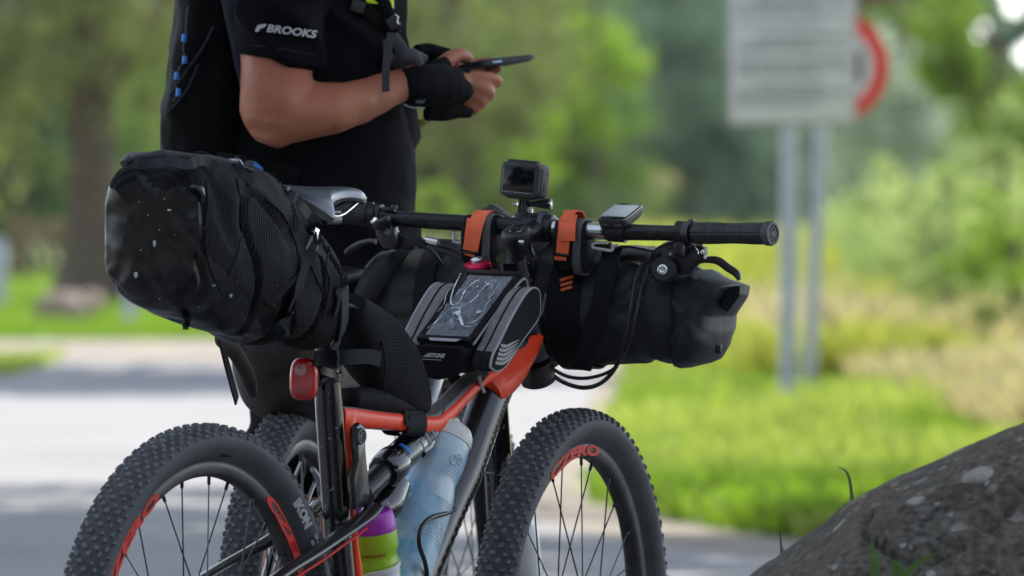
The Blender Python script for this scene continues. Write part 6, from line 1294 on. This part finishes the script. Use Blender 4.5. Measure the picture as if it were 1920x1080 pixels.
# hands: palms
pal = [(770, 157, -.130, 34), (800, 156, -.115, 40), (832, 156, -.10, 44), (862, 154, -.09, 40), (880, 152, -.085, 30)]
mb.tube([Q(u, v, d) for u, v, d, r in pal], [(px_(r) * .62, px_(r)) for u, v, d, r in pal], 26, sm=5, up=Vector((0, 1, 0)))
pal2 = [(785, 128, .055, 30), (815, 122, .045, 36), (848, 120, .035, 36), (870, 120, .03, 28)]
mb.tube([Q(u, v, d) for u, v, d, r in pal2], [(px_(r) * .5, px_(r)) for u, v, d, r in pal2], 26, sm=5, up=Vector((0, 1, 0)))
fing = [[(868, 142, -.092, 12), (892, 143, -.098, 12.2), (915, 145, -.088, 12.2), (932, 150, -.068, 11.8), (928, 158, -.048, 10.5)],
        [(868, 156, -.093, 12), (890, 161, -.100, 12.5), (908, 166, -.094, 12.4), (919, 175, -.078, 12), (912, 180, -.06, 10.5)],
        [(864, 168, -.090, 11.5), (882, 176, -.098, 12), (897, 182, -.094, 11.8), (903, 193, -.078, 11), (895, 196, -.064, 10)],
        [(856, 180, -.086, 10.5), (874, 190, -.093, 10.8), (886, 197, -.088, 10.6), (889, 207, -.075, 10), (881, 209, -.062, 9)]]
for f in fing: limb(mb, f, sm=6, n=16)
limb(mb, [(822, 128, -.085, 17), (842, 112, -.07, 15.5), (860, 104, -.055, 14), (874, 109, -.045, 12.5), (882, 116, -.04, 9.5)], n=18)   # thumb on the screen
for k, f in enumerate(([(862, 128, .03, 11.5), (890, 133, .015, 11.5), (918, 131, .0, 11), (940, 125, -.01, 9.5)], [(862, 136, .03, 11), (885, 143, .01, 11), (905, 145, -.005, 10.5), (920, 141, -.015, 9)], [(860, 120, .035, 11), (888, 120, .04, 11), (912, 117, .035, 10.5), (930, 112, .018, 9)], [(856, 142, .03, 10), (876, 150, .015, 10), (890, 152, 0, 9)])): limb(mb, f, n=16)
limb(mb, [(815, 108, .02, 15), (845, 104, .0, 13), (868, 108, -.01, 11)], n=16)
# legs
for d, du in ((-.095, 0), (.105, 22)):
    limb(mb, [(570 + du, 560, d, 90), (556 + du, 700, d, 84), (550 + du, 820, d, 70), (548 + du, 930, d, 60), (545 + du, 985, d, 54), (536 + du, 1080, d, 58), (538 + du, 1190, d, 52), (548 + du, 1350, d, 38), (554 + du, 1480, d, 32), (555 + du, 1545, d, 36)], n=30)
    limb(mb, [(545 + du, 1560, d, 38), (590 + du, 1575, d, 34), (650 + du, 1582, d, 30)], n=20)
def skin_disp(p, n): return noise.noise(Vector((p.x * 9, p.y * 20, p.z * 22))) * .0026 + noise.noise(p * 34) * .0012 + noise.noise(p * 90) * .0003
body = fuse(mb, 'body', m_skin, person, .0040, 3, skin_disp)
mb = MB(); c = Q(881, 113, -.048); mb.box(c, (.010, .008, .0018), X=Vector((.82, 0, -.55)), Y=Vector((0, 1, 0)), bev=.0008)
for u, v, d in ((934, 156, -.052),): mb.box(Q(u, v, d), (.007, .008, .002), X=Vector((.5, 0, -.8)), Y=Vector((0, 1, 0)), bev=.0008)
mb.build('fingernail', m_nail, person)
mb = MB(); c = Q(614, -425, 0)
ball(mb, 608, -418, 0, 108, .98, .82, 1.12); fuse(mb, 'hair', m_hair, person, .008, 2, lambda p, n: noise.noise(p * 30) * .006 - (.03 if p.x > Q(672, 0).x and p.z < Q(0, -470).z else 0))
for s in (-1, 1): MB().lathe([(0, .0001), (.003, .006), (.004, .0001)], Q(711, -414, .030 * s), (1, 0, 0), 16).build('eye', m_dark, person)
# --- jersey: trunk and two sleeves in one cloth
mb = MB(); jr = [r for r in tor if -240 < r[0] < 560] + [(545, 598, 168, .192), (575, 596, 166, .192)]
jr = [(-250, 592, 84, .10)] + jr
mb.loft(torso(.006, jr))
sl = [(575, -205, -.13, 74), (545, -165, -.18, 86), (528, -60, -.208, 86), (524, 20, -.212, 83), (524, 70, -.214, 80), (526, 98, -.214, 79), (527, 112, -.214, 78)]
ps, rs = smooth([Q(u, v, d) for u, v, d, r in sl], [px_(r) for u, v, d, r in sl], 6); rings = []; zx = Vector((1, 0, 0)); zy = Vector((0, 1, 0))
for i, p in enumerate(ps):
    t = i / (len(ps) - 1); tilt = .06 * t; ax = Vector((1, 0, -.06 - .10 * t)).normalized()
    rings.append([p + ax * (math.cos(a) * rs[i] * (1 if math.cos(a) < 0 else 1.0)) + zy * (math.sin(a) * rs[i] * .95) for a in [2 * PI * k / 40 for k in range(40)]])
mb.loft(rings)
limb(mb, [(575, -205, .13, 74), (570, -150, .19, 84), (576, -40, .222, 80), (586, 70, .225, 74)], n=36)
for d_ in (-.150, .155): ball(mb, 560, -190, d_, 84, 1, .85, .95)
ball(mb, 580, -225, -.08, 70, 1, 1, .8); ball(mb, 580, -225, .08, 70, 1, 1, .8)
def cloth(p, n):
    u_ = 960 + p.x / p.y * FPX; v_ = HORIZ - (p.z - CAMH) / p.y * FPX
    a = noise.noise(Vector((p.x * 9 + p.z * 5, p.y * 7, p.z * 7 - p.x * 3))) * .006 + noise.noise(p * 30) * .0016
    f = abs(noise.noise(Vector((p.x * 6 + p.z * 8.5, p.y * 5, p.z * 2.2)) + Vector((4, 0, 2)))); return a + .0130 * max(0, 1 - f * 5)
fuse(mb, 'jersey', m_shirt, person, .0065, 4, cloth)
# sleeve hem and the printed word
mb = MB(); e = rings[-1]; mb.tube([p + Vector((0, 0, .001)) for p in e[::2]] + [e[0]], .0028, 8); mb.build('sleeve_hem', m_shirt, person)
mb = MB(); mb.tube([Q(470, 85, -.283), Q(530, 92, -.2865), Q(590, 104, -.265)], .0007, 6, sm=8); mb.build('hem_stitching', m_navy, person)
def sleeve_pt(u, v, off=.0095):
    c = Q(526, v, -.213); p = Q(u, v, -.213); dx = p.x - c.x; r_ = px_(82) + off; return Vector((p.x, c.y - math.sqrt(max(1e-6, r_ * r_ - dx * dx)) * .97, p.z))
vs, fs = text_mesh('BROOKS', 0.0270, bold=.0010, align='LEFT'); x0 = min(v.x for v in vs); x1 = max(v.x for v in vs)
mb = MB(); mb.add([sleeve_pt(504 + 91 * ((v_.x - x0) / (x1 - x0)) + v_.y * 250, 55 + 11.5 * ((v_.x - x0) / (x1 - x0)) - v_.y * 700, .0115 + v_.z) for v_ in vs], fs)
lg = [(480, 60), (485, 49), (497, 46.5), (503, 46.5), (498, 53), (490, 55.5), (488, 60), (483, 61.5)]
p0 = [sleeve_pt(u, v, .0110) for u, v in lg]; p1 = [sleeve_pt(u, v, .0125) for u, v in lg]; mb.loft([p0, p1]); mb.build('sleeve_print', m_print, person, smooth_ang=0)
# --- shorts, socks, shoes
mb = MB(); mb.loft(torso(.010, [(520, 600, 164, .186), (590, 592, 158, .19), (640, 588, 140, .18), (680, 586, 100, .15)]))
for d, du in ((-.095, 0), (.105, 22)): limb(mb, [(572 + du, 590, d, 98), (558 + du, 700, d, 92), (556 + du, 820, d, 86), (556 + du, 905, d, 80), (556 + du, 930, d, 78)], n=36)
fuse(mb, 'shorts', m_shirt, person, .009, 3, cloth)
for d, du in ((-.095, 0), (.105, 22)):
    mb = MB(); limb(mb, [(549 + du, 1380, d, 40), (554 + du, 1480, d, 36), (556 + du, 1550, d, 40)], n=24); mb.build('sock', m_glovegrey, person)
    mb = MB(); limb(mb, [(520 + du, 1560, d, 36), (560 + du, 1552, d, 44), (600 + du, 1570, d, 42), (668 + du, 1585, d, 32), (690 + du, 1590, d, 22)], n=24)
    o = fuse(mb, 'shoe', m_black, person, .008, 3); 
    for v_ in o.data.vertices: v_.co.z = max(v_.co.z, .002)
# --- gloves
mb = MB(); gl = [(745, 158, -.142, 38), (754, 158, -.137, 47), (768, 160, -.130, 54), (790, 161, -.120, 60), (820, 162, -.105, 61), (848, 162, -.095, 54), (868, 162, -.090, 44), (878, 158, -.088, 32)]
mb.tube([Q(u, v, d) for u, v, d, r in gl], [(px_(r) * .68, px_(r)) for u, v, d, r in gl], 40, sm=6, up=Vector((0, 1, 0)))
limb(mb, [(845, 205, -.09, 16), (868, 208, -.09, 15), (884, 213, -.086, 10)]); limb(mb, [(862, 143, -.092, 15.5), (884, 141, -.097, 14)], n=18); limb(mb, [(866, 160, -.094, 15), (880, 161, -.098, 13)], n=18)
limb(mb, [(800, 200, -.105, 26), (835, 206, -.098, 22), (862, 208, -.092, 16)]); limb(mb, [(815, 135, -.09, 22), (838, 118, -.075, 17.5)], n=18); limb(mb, [(856, 172, -.092, 15), (872, 176, -.095, 13)], n=16)
fuse(mb, 'right_glove', m_glove, person, .0030, 3, lambda p, n: noise.noise(p * 42) * .0022 + noise.noise(p * 110) * .0006)
mb = MB(); g2 = [(768, 128, .06, 36), (785, 122, .05, 42), (812, 122, .042, 42), (838, 122, .035, 40), (850, 122, .033, 34)]
mb.tube([Q(u, v, d) for u, v, d, r in g2], [(px_(r) * .62, px_(r)) for u, v, d, r in g2], 36, sm=6, up=Vector((0, 1, 0)))
limb(mb, [(780, 96, -.01, 14), (800, 92, .0, 12), (822, 97, .0, 13), (846, 104, .0, 13)], n=20); limb(mb, [(780, 105, .02, 18), (812, 98, .015, 17)], n=20)
fuse(mb, 'left_glove', m_glove, person, .0030, 3, lambda p, n: noise.noise(p * 42) * .002)
mb = MB(); mb.tube([Q(738, 122, -.139), Q(752, 112, -.150), Q(775, 108, -.150), Q(798, 112, -.13)], [(.011, .003), (.013, .004), (.012, .005), (.008, .004)], 16, up=Vector((0, 1, .2)), sm=6)
mb.tube([Q(742, 110, -.15), Q(760, 104, -.165), Q(776, 106, -.168), Q(790, 122, -.165)], [.007, .012, .012, .006], 14, sm=5); mb.build('glove_cuff', m_glovegrey, person, smooth_ang=70)
mb = MB(); mb.tube([Q(757, 195, -.172), Q(772, 202, -.176), Q(797, 203, -.172)], .0011, 6, sm=6); vs, fs = text_mesh('viel', .0105, bold=.0001, shear=.3); mb.add([Q(787, 190, -.1775) + Vector((v_.x, v_.x * .08, v_.y)) for v_ in vs], fs); mb.build('glove_print', m_pipe, person, smooth_ang=0)
mb = MB(); mb.prism([Q(768, 226, .02), Q(806, 221, .02), (Q(800, 234, .02)), Q(778, 243, .02), Q(769, 240, .02)], (0, .03, 0), bev=.004); mb.build('glove_tab', m_hivis_dull, person)
mb = MB(); mb.tube([Q(798, 222, -.06), Q(801, 228, -.06), Q(806, 231, -.06)], .0016, 6, sm=3); mb.build('zip_puller', m_steel, person)
# --- phone
phn = thing('phone', 'black smartphone with silver edge held in both hands', 'phone', Matrix.Translation(Q(930, 120, -.03)))
pc = Q(929, 118, -.035); pX = (Q(985, 110, .0) - Q(878, 122, -.075)); pX = Vector((pX.x, .085, pX.z)).normalized(); pY = Vector((-.35, 1, -.10)); pY = (pY - pX * pY.dot(pX)).normalized(); pZ = pX.cross(pY); pZ = pZ if pZ.z > 0 else -pZ
mb = MB(); mb.loft([[pc + pZ * z + q for q in sring(Vector(), pX, pY, .058 - i_, .033 - i_, 8, 64)] for z, i_ in ((-.0048, .0022), (-.0038, .0004), (0, 0), (.0038, .0004), (.0046, .0016))]); mb.build('case', m_dark, phn, smooth_ang=50)
mb = MB(); mb.loft([[pc + pZ * z + q for q in sring(Vector(), pX, pY, .0545, .0305, 8, 48)] for z in (.0045, .0052)]); mb.build('screen', m_screen, phn)
mb = MB(); mb.tube([pc + pX * .0545 - pY * .028 + pZ * .001, pc + pX * .0580 - pY * .020 + pZ * .001, pc + pX * .0585 + pY * .018 + pZ * .001, pc + pX * .0560 + pY * .026 + pZ * .001], .0056, 12, sm=4); mb.build('silver_edge', m_steel, phn)
mb = MB(); mb.box(pc - pX * .026 - pY * .0325 - pZ * .0008, (.020, .0012, .0036), X=pX, Y=pY, bev=.0004); mb.build('side_button', M('pale_blue_button', (.30, .42, .62), .3), phn)
# --- hi-vis scrap under the chest strap
mb = MB(); mb.prism([Q(684, -40, -.175), Q(737, -40, -.150), Q(738, 15, -.150), Q(715, 9, -.165), Q(686, 5, -.175)], (0, .05, 0), bev=.003); mb.build('hi_vis_collar', m_hivis, person)

# --- backpack on the rider's back
bpk = thing('backpack', 'black backpack with blue cord locks worn by the rider', 'backpack', Matrix.Translation(Q(380, 290, 0)))
rws = [(-260, 400, 60, .10), (-235, 394, 72, .13), (-160, 392, 74, .145), (-40, 396, 66, .15), (20, 398, 66, .15), (100, 392, 72, .15), (180, 386, 80, .152), (250, 384, 82, .15), (300, 386, 80, .145), (360, 396, 66, .13), (385, 404, 44, .10)]
rg = []
for v, u, h, w in blend_rows(rws, 6): rg.append(sring(Q(u, v), Vector((1, 0, 0)), Vector((0, 1, 0)), px_(h), w, 3.2, 64))
for r_ in rg:
    c = sum(r_, Vector()) / 64
    for j, p in enumerate(r_): r_[j] = p + (p - c).normalized() * (noise.noise(p * 14) * .012 + noise.noise(p * 38) * .004)
MB().loft(rg).build('pack_body', m_pack, bpk, smooth_ang=180)
mb = MB(); mb.prism([Q(342, 26, -.11), Q(356, 2, -.11), Q(372, -40, -.11), Q(420, -40, -.12), Q(400, 36, -.13), Q(372, 40, -.13)], (0, .16, 0), bev=.006); mb.build('lid', m_pack, bpk, smooth_ang=50)
mb = MB(); mb.tube([Q(455, -190, -.13), Q(428, -60, -.165), Q(440, 20, -.170), Q(452, 100, -.168), Q(458, 160, -.16)], [(.016, .010), (.018, .010), (.018, .010), (.014, .009), (.008, .006)], 20, up=Vector((0, 1, 0)), sm=6); mb.v = [p + Vector((0, -1, 0)) * noise.noise(p * 40) * .004 for p in mb.v]; mb.build('side_panel', m_navy, bpk, smooth_ang=70)
cords = [(345, 71), (346, 112), (331, 142), (334, 173)]
mb = MB()
cpts = [Q(352, 10, -.145), Q(349, 45, -.155), Q(348, 70, -.160), Q(343, 90, -.162), Q(347, 112, -.162), Q(336, 128, -.162), Q(331, 142, -.162), Q(328, 158, -.162), Q(335, 173, -.162), Q(324, 190, -.160)]
mb.tube(cpts, .0014, 8, sm=5); mb.build('bungee_cord', m_glovegrey, bpk)
for u, v in cords: MB().tube([Q(u + 1, v - 7, -.166), Q(u, v + 7, -.166)], [(.0042), (.0042)], 12).build('cord_lock', m_cordblue, bpk)
mb = MB()
for pts in ([Q(318, 180, -.145), Q(345, 140, -.155), Q(380, 90, -.158), Q(400, 50, -.150)], [Q(312, 215, -.14), Q(350, 170, -.155), Q(372, 120, -.156)]): mb.tube(pts, .0022, 8, sm=6)
mb.build('pack_seam', m_navy, bpk)
mb = MB(); mb.ribbon([Q(640, -190, -.12), Q(668, -60, -.17), Q(672, 0, -.178), Q(690, 20, -.172), Q(715, 36, -.150), Q(738, 44, -.12)], Vector((.5, 0, 1)), .020, .003, sm=6); mb.build('chest_strap', m_pack, bpk, smooth_ang=60)
mb = MB(); mb.tube([Q(668, -80, -.170), Q(700, -10, -.165), Q(728, 40, -.14), Q(738, 80, -.135), (Q(742, 112, -.14))], [(.018, .006), (.020, .007), (.016, .007), (.013, .006), (.010, .005)], 16, up=Vector((0, 1, 0)), sm=6); mb.build('shoulder_strap', m_pack, bpk, smooth_ang=60)
mb = MB(); mb.tube([Q(722, 74, -.152), Q(727, 95, -.152), Q(735, 115, -.155)], [(.006, .003)] * 3, 12, up=Vector((0, 1, 0)), sm=4); mb.tube([Q(738, 64, -.15), Q(752, 92, -.145), Q(760, 112, -.15)], [(.007, .003), (.011, .004), (.010, .004)], 12, up=Vector((0, 1, 0)), sm=4); mb.build('strap_fold', m_glovegrey, bpk, smooth_ang=60)
mb = MB(); mb.ribbon([Q(734, 62, -.18), Q(727, 95, -.205), Q(724, 130, -.222), Q(723, 160, -.224), Q(724, 172, -.224)], Vector((1, 0, 0)), .0125, .0022, sm=6); mb.build('dangling_strap', m_olive, bpk, smooth_ang=60)
mb = MB(); mb.box(Q(737, 42, -.145), (.020, .010, .022), X=Vector((.8, 0, .5)), Y=Vector((0, 1, 0)), bev=.003); mb.build('chest_buckle', m_camera, bpk); mb = MB(); mb.box(Q(671, 12, -.184), (.022, .006, .020), X=Vector((1, 0, -.3)), Y=Vector((0, 1, 0)), bev=.002); mb.build('strap_adjuster', m_camera, bpk)
mb = MB(); mb.tube([Q(741, 27, -.155), Q(746, 32, -.157), Q(744, 40, -.157), Q(747, 46, -.157)], .0016, 8, sm=4); mb.build('buckle_ring', m_steel, bpk)
mb = MB(); mb.ribbon([Q(400, 300, -.14), Q(440, 306, -.18), Q(480, 316, -.200), Q(560, 330, -.20)], UZ, .030, .006, sm=6); mb.build('hip_belt', m_pack, bpk)
mb = MB(); mb.prism([Q(454, 308, -.205), Q(466, 300, -.205), Q(478, 302, -.205), Q(474, 322, -.205), Q(456, 326, -.205)], (0, .004, 0), bev=.001); mb.build('reflective_badge', m_camside, bpk)
mb = MB(); mb.prism([Q(478, 302, -.207), Q(494, 316, -.207), Q(486, 332, -.207), Q(472, 322, -.207)], (0, .004, 0), bev=.001); mb.build('blue_badge', m_cordblue, bpk)

# ================================================================ THE SECOND BICYCLE, BEHIND
H2, L2 = rad(13.5), rad(1.5)
B2 = frame_of(X(551, 14.75) - 0.003, 14.75, H2, L2); B2I = B2.inverted(); B2N = B2.to_3x3() @ Vector((0, 1, 0))
def S2(u, v, y=0.0): return B2I @ plane_hit(u, v, B2 @ Vector((0, y, 0)), B2N)
bk2 = thing('mountain_bike', 'second mountain bike standing behind the first, mostly hidden', 'bicycle', B2)
wheel(bk2, B2 @ Matrix.Translation((0, 0, R - .0)), None, ikon=False); wheel(bk2, B2 @ Matrix.Translation((1.10, 0, R)), None, ikon=False)
def C2(mb, name, mats, **k): return mb.build(name, mats, bk2, B2, **k)
bb2 = Vector((.43, 0, .33)); sj = Vector((.27, 0, .80)); ht = Vector((.80, 0, .88)); hb = Vector((.835, 0, .76))
C2(MB().tube([bb2, sj], .018, 20), 'seat_tube', m_gloss); C2(MB().tube([sj - Vector((0, 0, .06)), ht - Vector((0, 0, .03))], .02, 20), 'top_tube', m_gloss); C2(MB().tube([bb2, hb], .027, 20), 'down_tube', m_gloss)
C2(MB().tube([hb - Vector((-.01, 0, .03)), ht], .025, 20), 'head_tube', m_gloss); C2(MB().tube([sj, Vector((.235, 0, .93))], .0145, 16), 'seat_post', m_tube)
mb = MB()
for s in (1, -1):
    mb.tube([Vector((0, .065 * s, R)), Vector((.2, .05 * s, .355)), bb2 + Vector((0, .03 * s, 0))], .011, 12, sm=4); mb.tube([Vector((0, .065 * s, R)), Vector((.13, .05 * s, .56)), sj + Vector((-.0, .02 * s, -.08))], .009, 12, sm=4)
C2(mb, 'rear_stays', m_gloss)
mb = MB()
for s in (1, -1): mb.tube([Vector((1.10, .06 * s, R)), Vector((.90, .062 * s, .72))], .017, 16)
mb.tube([Vector((.90, .07, .72)), Vector((.87, 0, .745)), Vector((.90, -.07, .72))], .018, 14, sm=4); C2(mb, 'fork', m_black)
C2(MB().tube([Vector((.86, .36, .97)), Vector((.88, .1, .955)), Vector((.88, -.1, .955)), Vector((.86, -.36, .97))], .012, 16, sm=4), 'handlebar', m_anod); C2(MB().tube([ht, Vector((.79, 0, .93)), Vector((.88, 0, .955))], .016, 14), 'stem', m_black)
for s in (1, -1): C2(MB().tube([Vector((.866, .24 * s, .965)), Vector((.855, .375 * s, .972))], .0165, 18), 'grip', m_grip)
mb = MB(); rg = []
for x, w, z in ((.10, .05, .945), (.13, .07, .952), (.18, .065, .950), (.24, .035, .948), (.30, .022, .945), (.345, .016, .935)): rg.append(sring(Vector((x, 0, z - .012)), LF, UZ, w, .012, 2.4, 24))
C2(mb.loft(rg), 'saddle', m_black)
mb = MB(); mb.tube([bb2 + Vector((0, .05, 0)), bb2 - Vector((0, .05, 0))], .022, 18); mb.lathe([(-.002, .085), (.002, .085)], bb2 + Vector((0, -.05, 0)), (0, 1, 0), 48)
for s in (1, -1): mb.tube([bb2 + Vector((0, .06 * s, 0)), bb2 + Vector((.12 * s, .075 * s, -.12 * s))], .012, 12); mb.box(bb2 + Vector((.12 * s, .12 * s, -.12 * s)), (.09, .08, .018), bev=.004)
C2(mb, 'cranks', m_black)
# seat stays of the second bike that glint beside the wheel
mb = MB(); mb.tube([S2(586, 880, -.06), S2(598, 900, -.06), S2(606, 930, -.06), S2(585, 952, -.06)], .0045, 10, sm=4); mb.tube([S2(590, 905, -.055), S2(570, 960, -.055), S2(560, 1010, -.055)], .003, 8, sm=3); C2(mb, 'brake_bracket', m_pole)
# muddy bag with hanging strap on it
mb2 = thing('saddle_bag', 'mud stained dark saddle bag on the second bike with a hanging strap', 'saddle bag', B2 @ Matrix.Translation(S2(520, 700)))
rws = [(500, 640, 50, .050), (515, 660, 82, .068), (532, 676, 98, .080), (545, 688, 102, .088), (590, 690, 100, .085), (640, 688, 90, .075), (690, 690, 60, .05)]
rg = []
for u, v, h, w in blend_rows(rws, 6): rg.append(sring(S2(u, v), LF, Vector((-.1, 0, 1)).normalized(), w, h / 1200., 2.4, 56))
wrinkle(rg, .010, 13, 8, .4); MB().loft(rg).build('bag_body', m_muddy, mb2, B2, smooth_ang=180)
mb = MB(); mb.tube([S2(410, 612, -.02), S2(430, 640, -.03), S2(452, 690, -.04), S2(474, 732, -.04)], [(.010, .004)] * 4, 14, sm=5, up=LF); mb.build('bag_edge_strap', m_strap, mb2, B2)
mb = MB(); mb.ribbon([S2(412, 628, -.05), S2(422, 670, -.05), S2(434, 715, -.05), S2(444, 751, -.05)], Vector((1, 0, .2)), .018, .003, sm=5); mb.build('hanging_strap', m_strap, mb2, B2)
mb = MB(); mb.tube([S2(412, 628, -.04), S2(440, 660, -.05), S2(462, 700, -.055), S2(474, 740, -.055)], [(.018, .008), (.014, .010), (.012, .012), (.006, .008)], 16, up=LF, sm=5); mb.build('side_flap', m_muddy, mb2, B2)
# pale bottle beside the second bike's fork
fb = thing('water_bottle', 'pale bottle strapped to the fork of the second bike', 'bottle', B2 @ Matrix.Translation(S2(976, 1100, -.11)))
mb = MB(); ax = (S2(978, 1000, -.11) - S2(985, 1100, -.11)).normalized(); mb.lathe([(0, .028), (.01, .032), (.14, .032), (.16, .026), (.17, .014), (.185, .013), (.186, .0001)], S2(985, 1150, -.11), ax, 32); mb.build('bottle_body', m_cap, fb, B2)
mb = MB(); q_ = S2(984, 1130, -.11)
mb.lathe([(0, .034), (.012, .034)], q_, ax, 24); mb.tube([q_ + Vector((0, .02, 0)), Vector((q_.x, -.062, q_.z))], .006, 8); mb.build('holder', m_black, fb, B2)

# ================================================================ THE BIG STONE AT THE RIGHT, AND THE BLADES BY IT
DS = 12.62
prof = [(1150, 1500), (1210, 1400), (1290, 1240), (1370, 1130), (1420, 1082), (1480, 1041), (1520, 1012), (1560, 984), (1590, 957), (1640, 929), (1700, 899), (1760, 872), (1800, 850), (1850, 826), (1920, 797), (2010, 760), (2140, 722), (2300, 700), (2500, 720), (2700, 800), (2880, 1000), (2960, 1300)]
rg = []
pr = blend_rows([(a, b) for a, b in prof], 9)
for i, (u, v) in enumerate(pr):
    t = i / (len(pr) - 1); x = X(u, DS); zt = Z(v, DS); dp = .42 * (math.sin(PI * min(1, max(.02, t * 1.05))) ** .5) + .02
    n_ = 110; row = []
    for k in range(n_):
        a = 2 * PI * k / n_; ca, sa = math.cos(a), math.sin(a)
        y = DS + .10 + dp * math.copysign(abs(ca) ** .8, ca); z = (zt + .03) / 2 + (zt + .03) / 2 * math.copysign(abs(sa) ** .75, sa) - .03
        row.append(Vector((x, y, z)))
    rg.append(row)
for i, r_ in enumerate(rg):
    c = sum(r_, Vector()) / len(r_)
    for j, p in enumerate(r_):
        d = (p - c).normalized(); a = noise.noise(p * 3.2) * .026 + noise.noise(p * 9) * .013 + noise.noise(p * 26) * .006 + noise.noise(p * 70) * .0028 - .020 * max(0, 1 - abs(noise.noise(p * 4.5 + Vector((3, 1, 4)))) * 16)
        top = max(0, (p.z - c.z) / (r_[len(r_) // 4].z - c.z + 1e-6)); r_[j] = p + d * a * (1 - .75 * top ** 8)
MB().loft(rg).build('boulder', m_stone, None, label='large grey lichen spotted boulder rising at the lower right corner', cat='boulder', smooth_ang=180, loc=(X(1900, DS), DS, 0))
m_blade = M('green_blade', (.055, .13, .014), .5, var=.2); m_blade2 = M('dull_blade', (.09, .12, .05), .6, var=.2)
def gblade(pts, w, mat, label, D):
    ps = [P(u, v, D) for u, v in pts]; g0 = Vector((ps[0].x, ps[0].y, .0)); path = [g0] + ps; path, _ = smooth(path, [0] * len(path), 8); n_ = len(path); rg = []
    for i, p in enumerate(path):
        t = (path[min(i + 1, n_ - 1)] - path[max(i - 1, 0)]).normalized(); s_ = Vector((1, .2, 0)); s_ = (s_ - t * s_.dot(t)).normalized(); k = w * (1 - (i / n_) ** 3) * .5 + .0004; nn = t.cross(s_)
        rg.append([p - s_ * k, p + nn * k * .35, p + s_ * k, p - nn * k * .12])
    MB().loft(rg).build('grass_blade', mat, None, label=label, cat='grass blade', group='grass blades by the boulder', smooth_ang=60, loc=g0)
gblade([(1640, 1110), (1642, 1070), (1638, 1040), (1634, 1014)], .0105, m_blade, 'upright green grass blade in front of the boulder', 12.05)
gblade([(1676, 1120), (1694, 1085), (1722, 1056), (1748, 1042), (1768, 1033)], .008, m_blade, 'bent green grass blade leaning over the boulder face', 12.05)
gblade([(1597, 1000), (1598, 950), (1594, 905), (1586, 884), (1572, 876)], .0045, m_blade2, 'hooked dull grass stem standing behind the boulder ridge', 13.35)
gblade([(1466, 1090), (1466, 1050), (1464, 1015), (1462, 985)], .004, m_blade2, 'thin straight grass stem left of the boulder ridge', 13.35)
# ================================================================ THE AIR: thin summer haze over the meadow
hz = MB(); hz.add([(x, y, z) for x in (-130, 130) for y in (-60, 300) for z in (-1, 14.5)], [[0, 1, 3, 2], [4, 6, 7, 5], [0, 4, 5, 1], [2, 3, 7, 6], [0, 2, 6, 4], [1, 5, 7, 3]])
m_haze = bpy.data.materials.new('haze_air'); m_haze.use_nodes = True; n_ = m_haze.node_tree.nodes; n_.remove(n_['Principled BSDF'])
pv = n_.new('ShaderNodeVolumePrincipled'); pv.inputs['Density'].default_value = 0.00007; pv.inputs['Color'].default_value = (0.86, 0.92, 0.96, 1); pv.inputs['Anisotropy'].default_value = 0.3
m_haze.node_tree.links.new(pv.outputs[0], n_['Material Output'].inputs['Volume'])
hz.build('haze', m_haze, None, smooth_ang=0, kind='stuff', label='thin bluish summer haze in the air')
sc.cycles.volume_bounces = 0; sc.cycles.volume_step_rate = 4
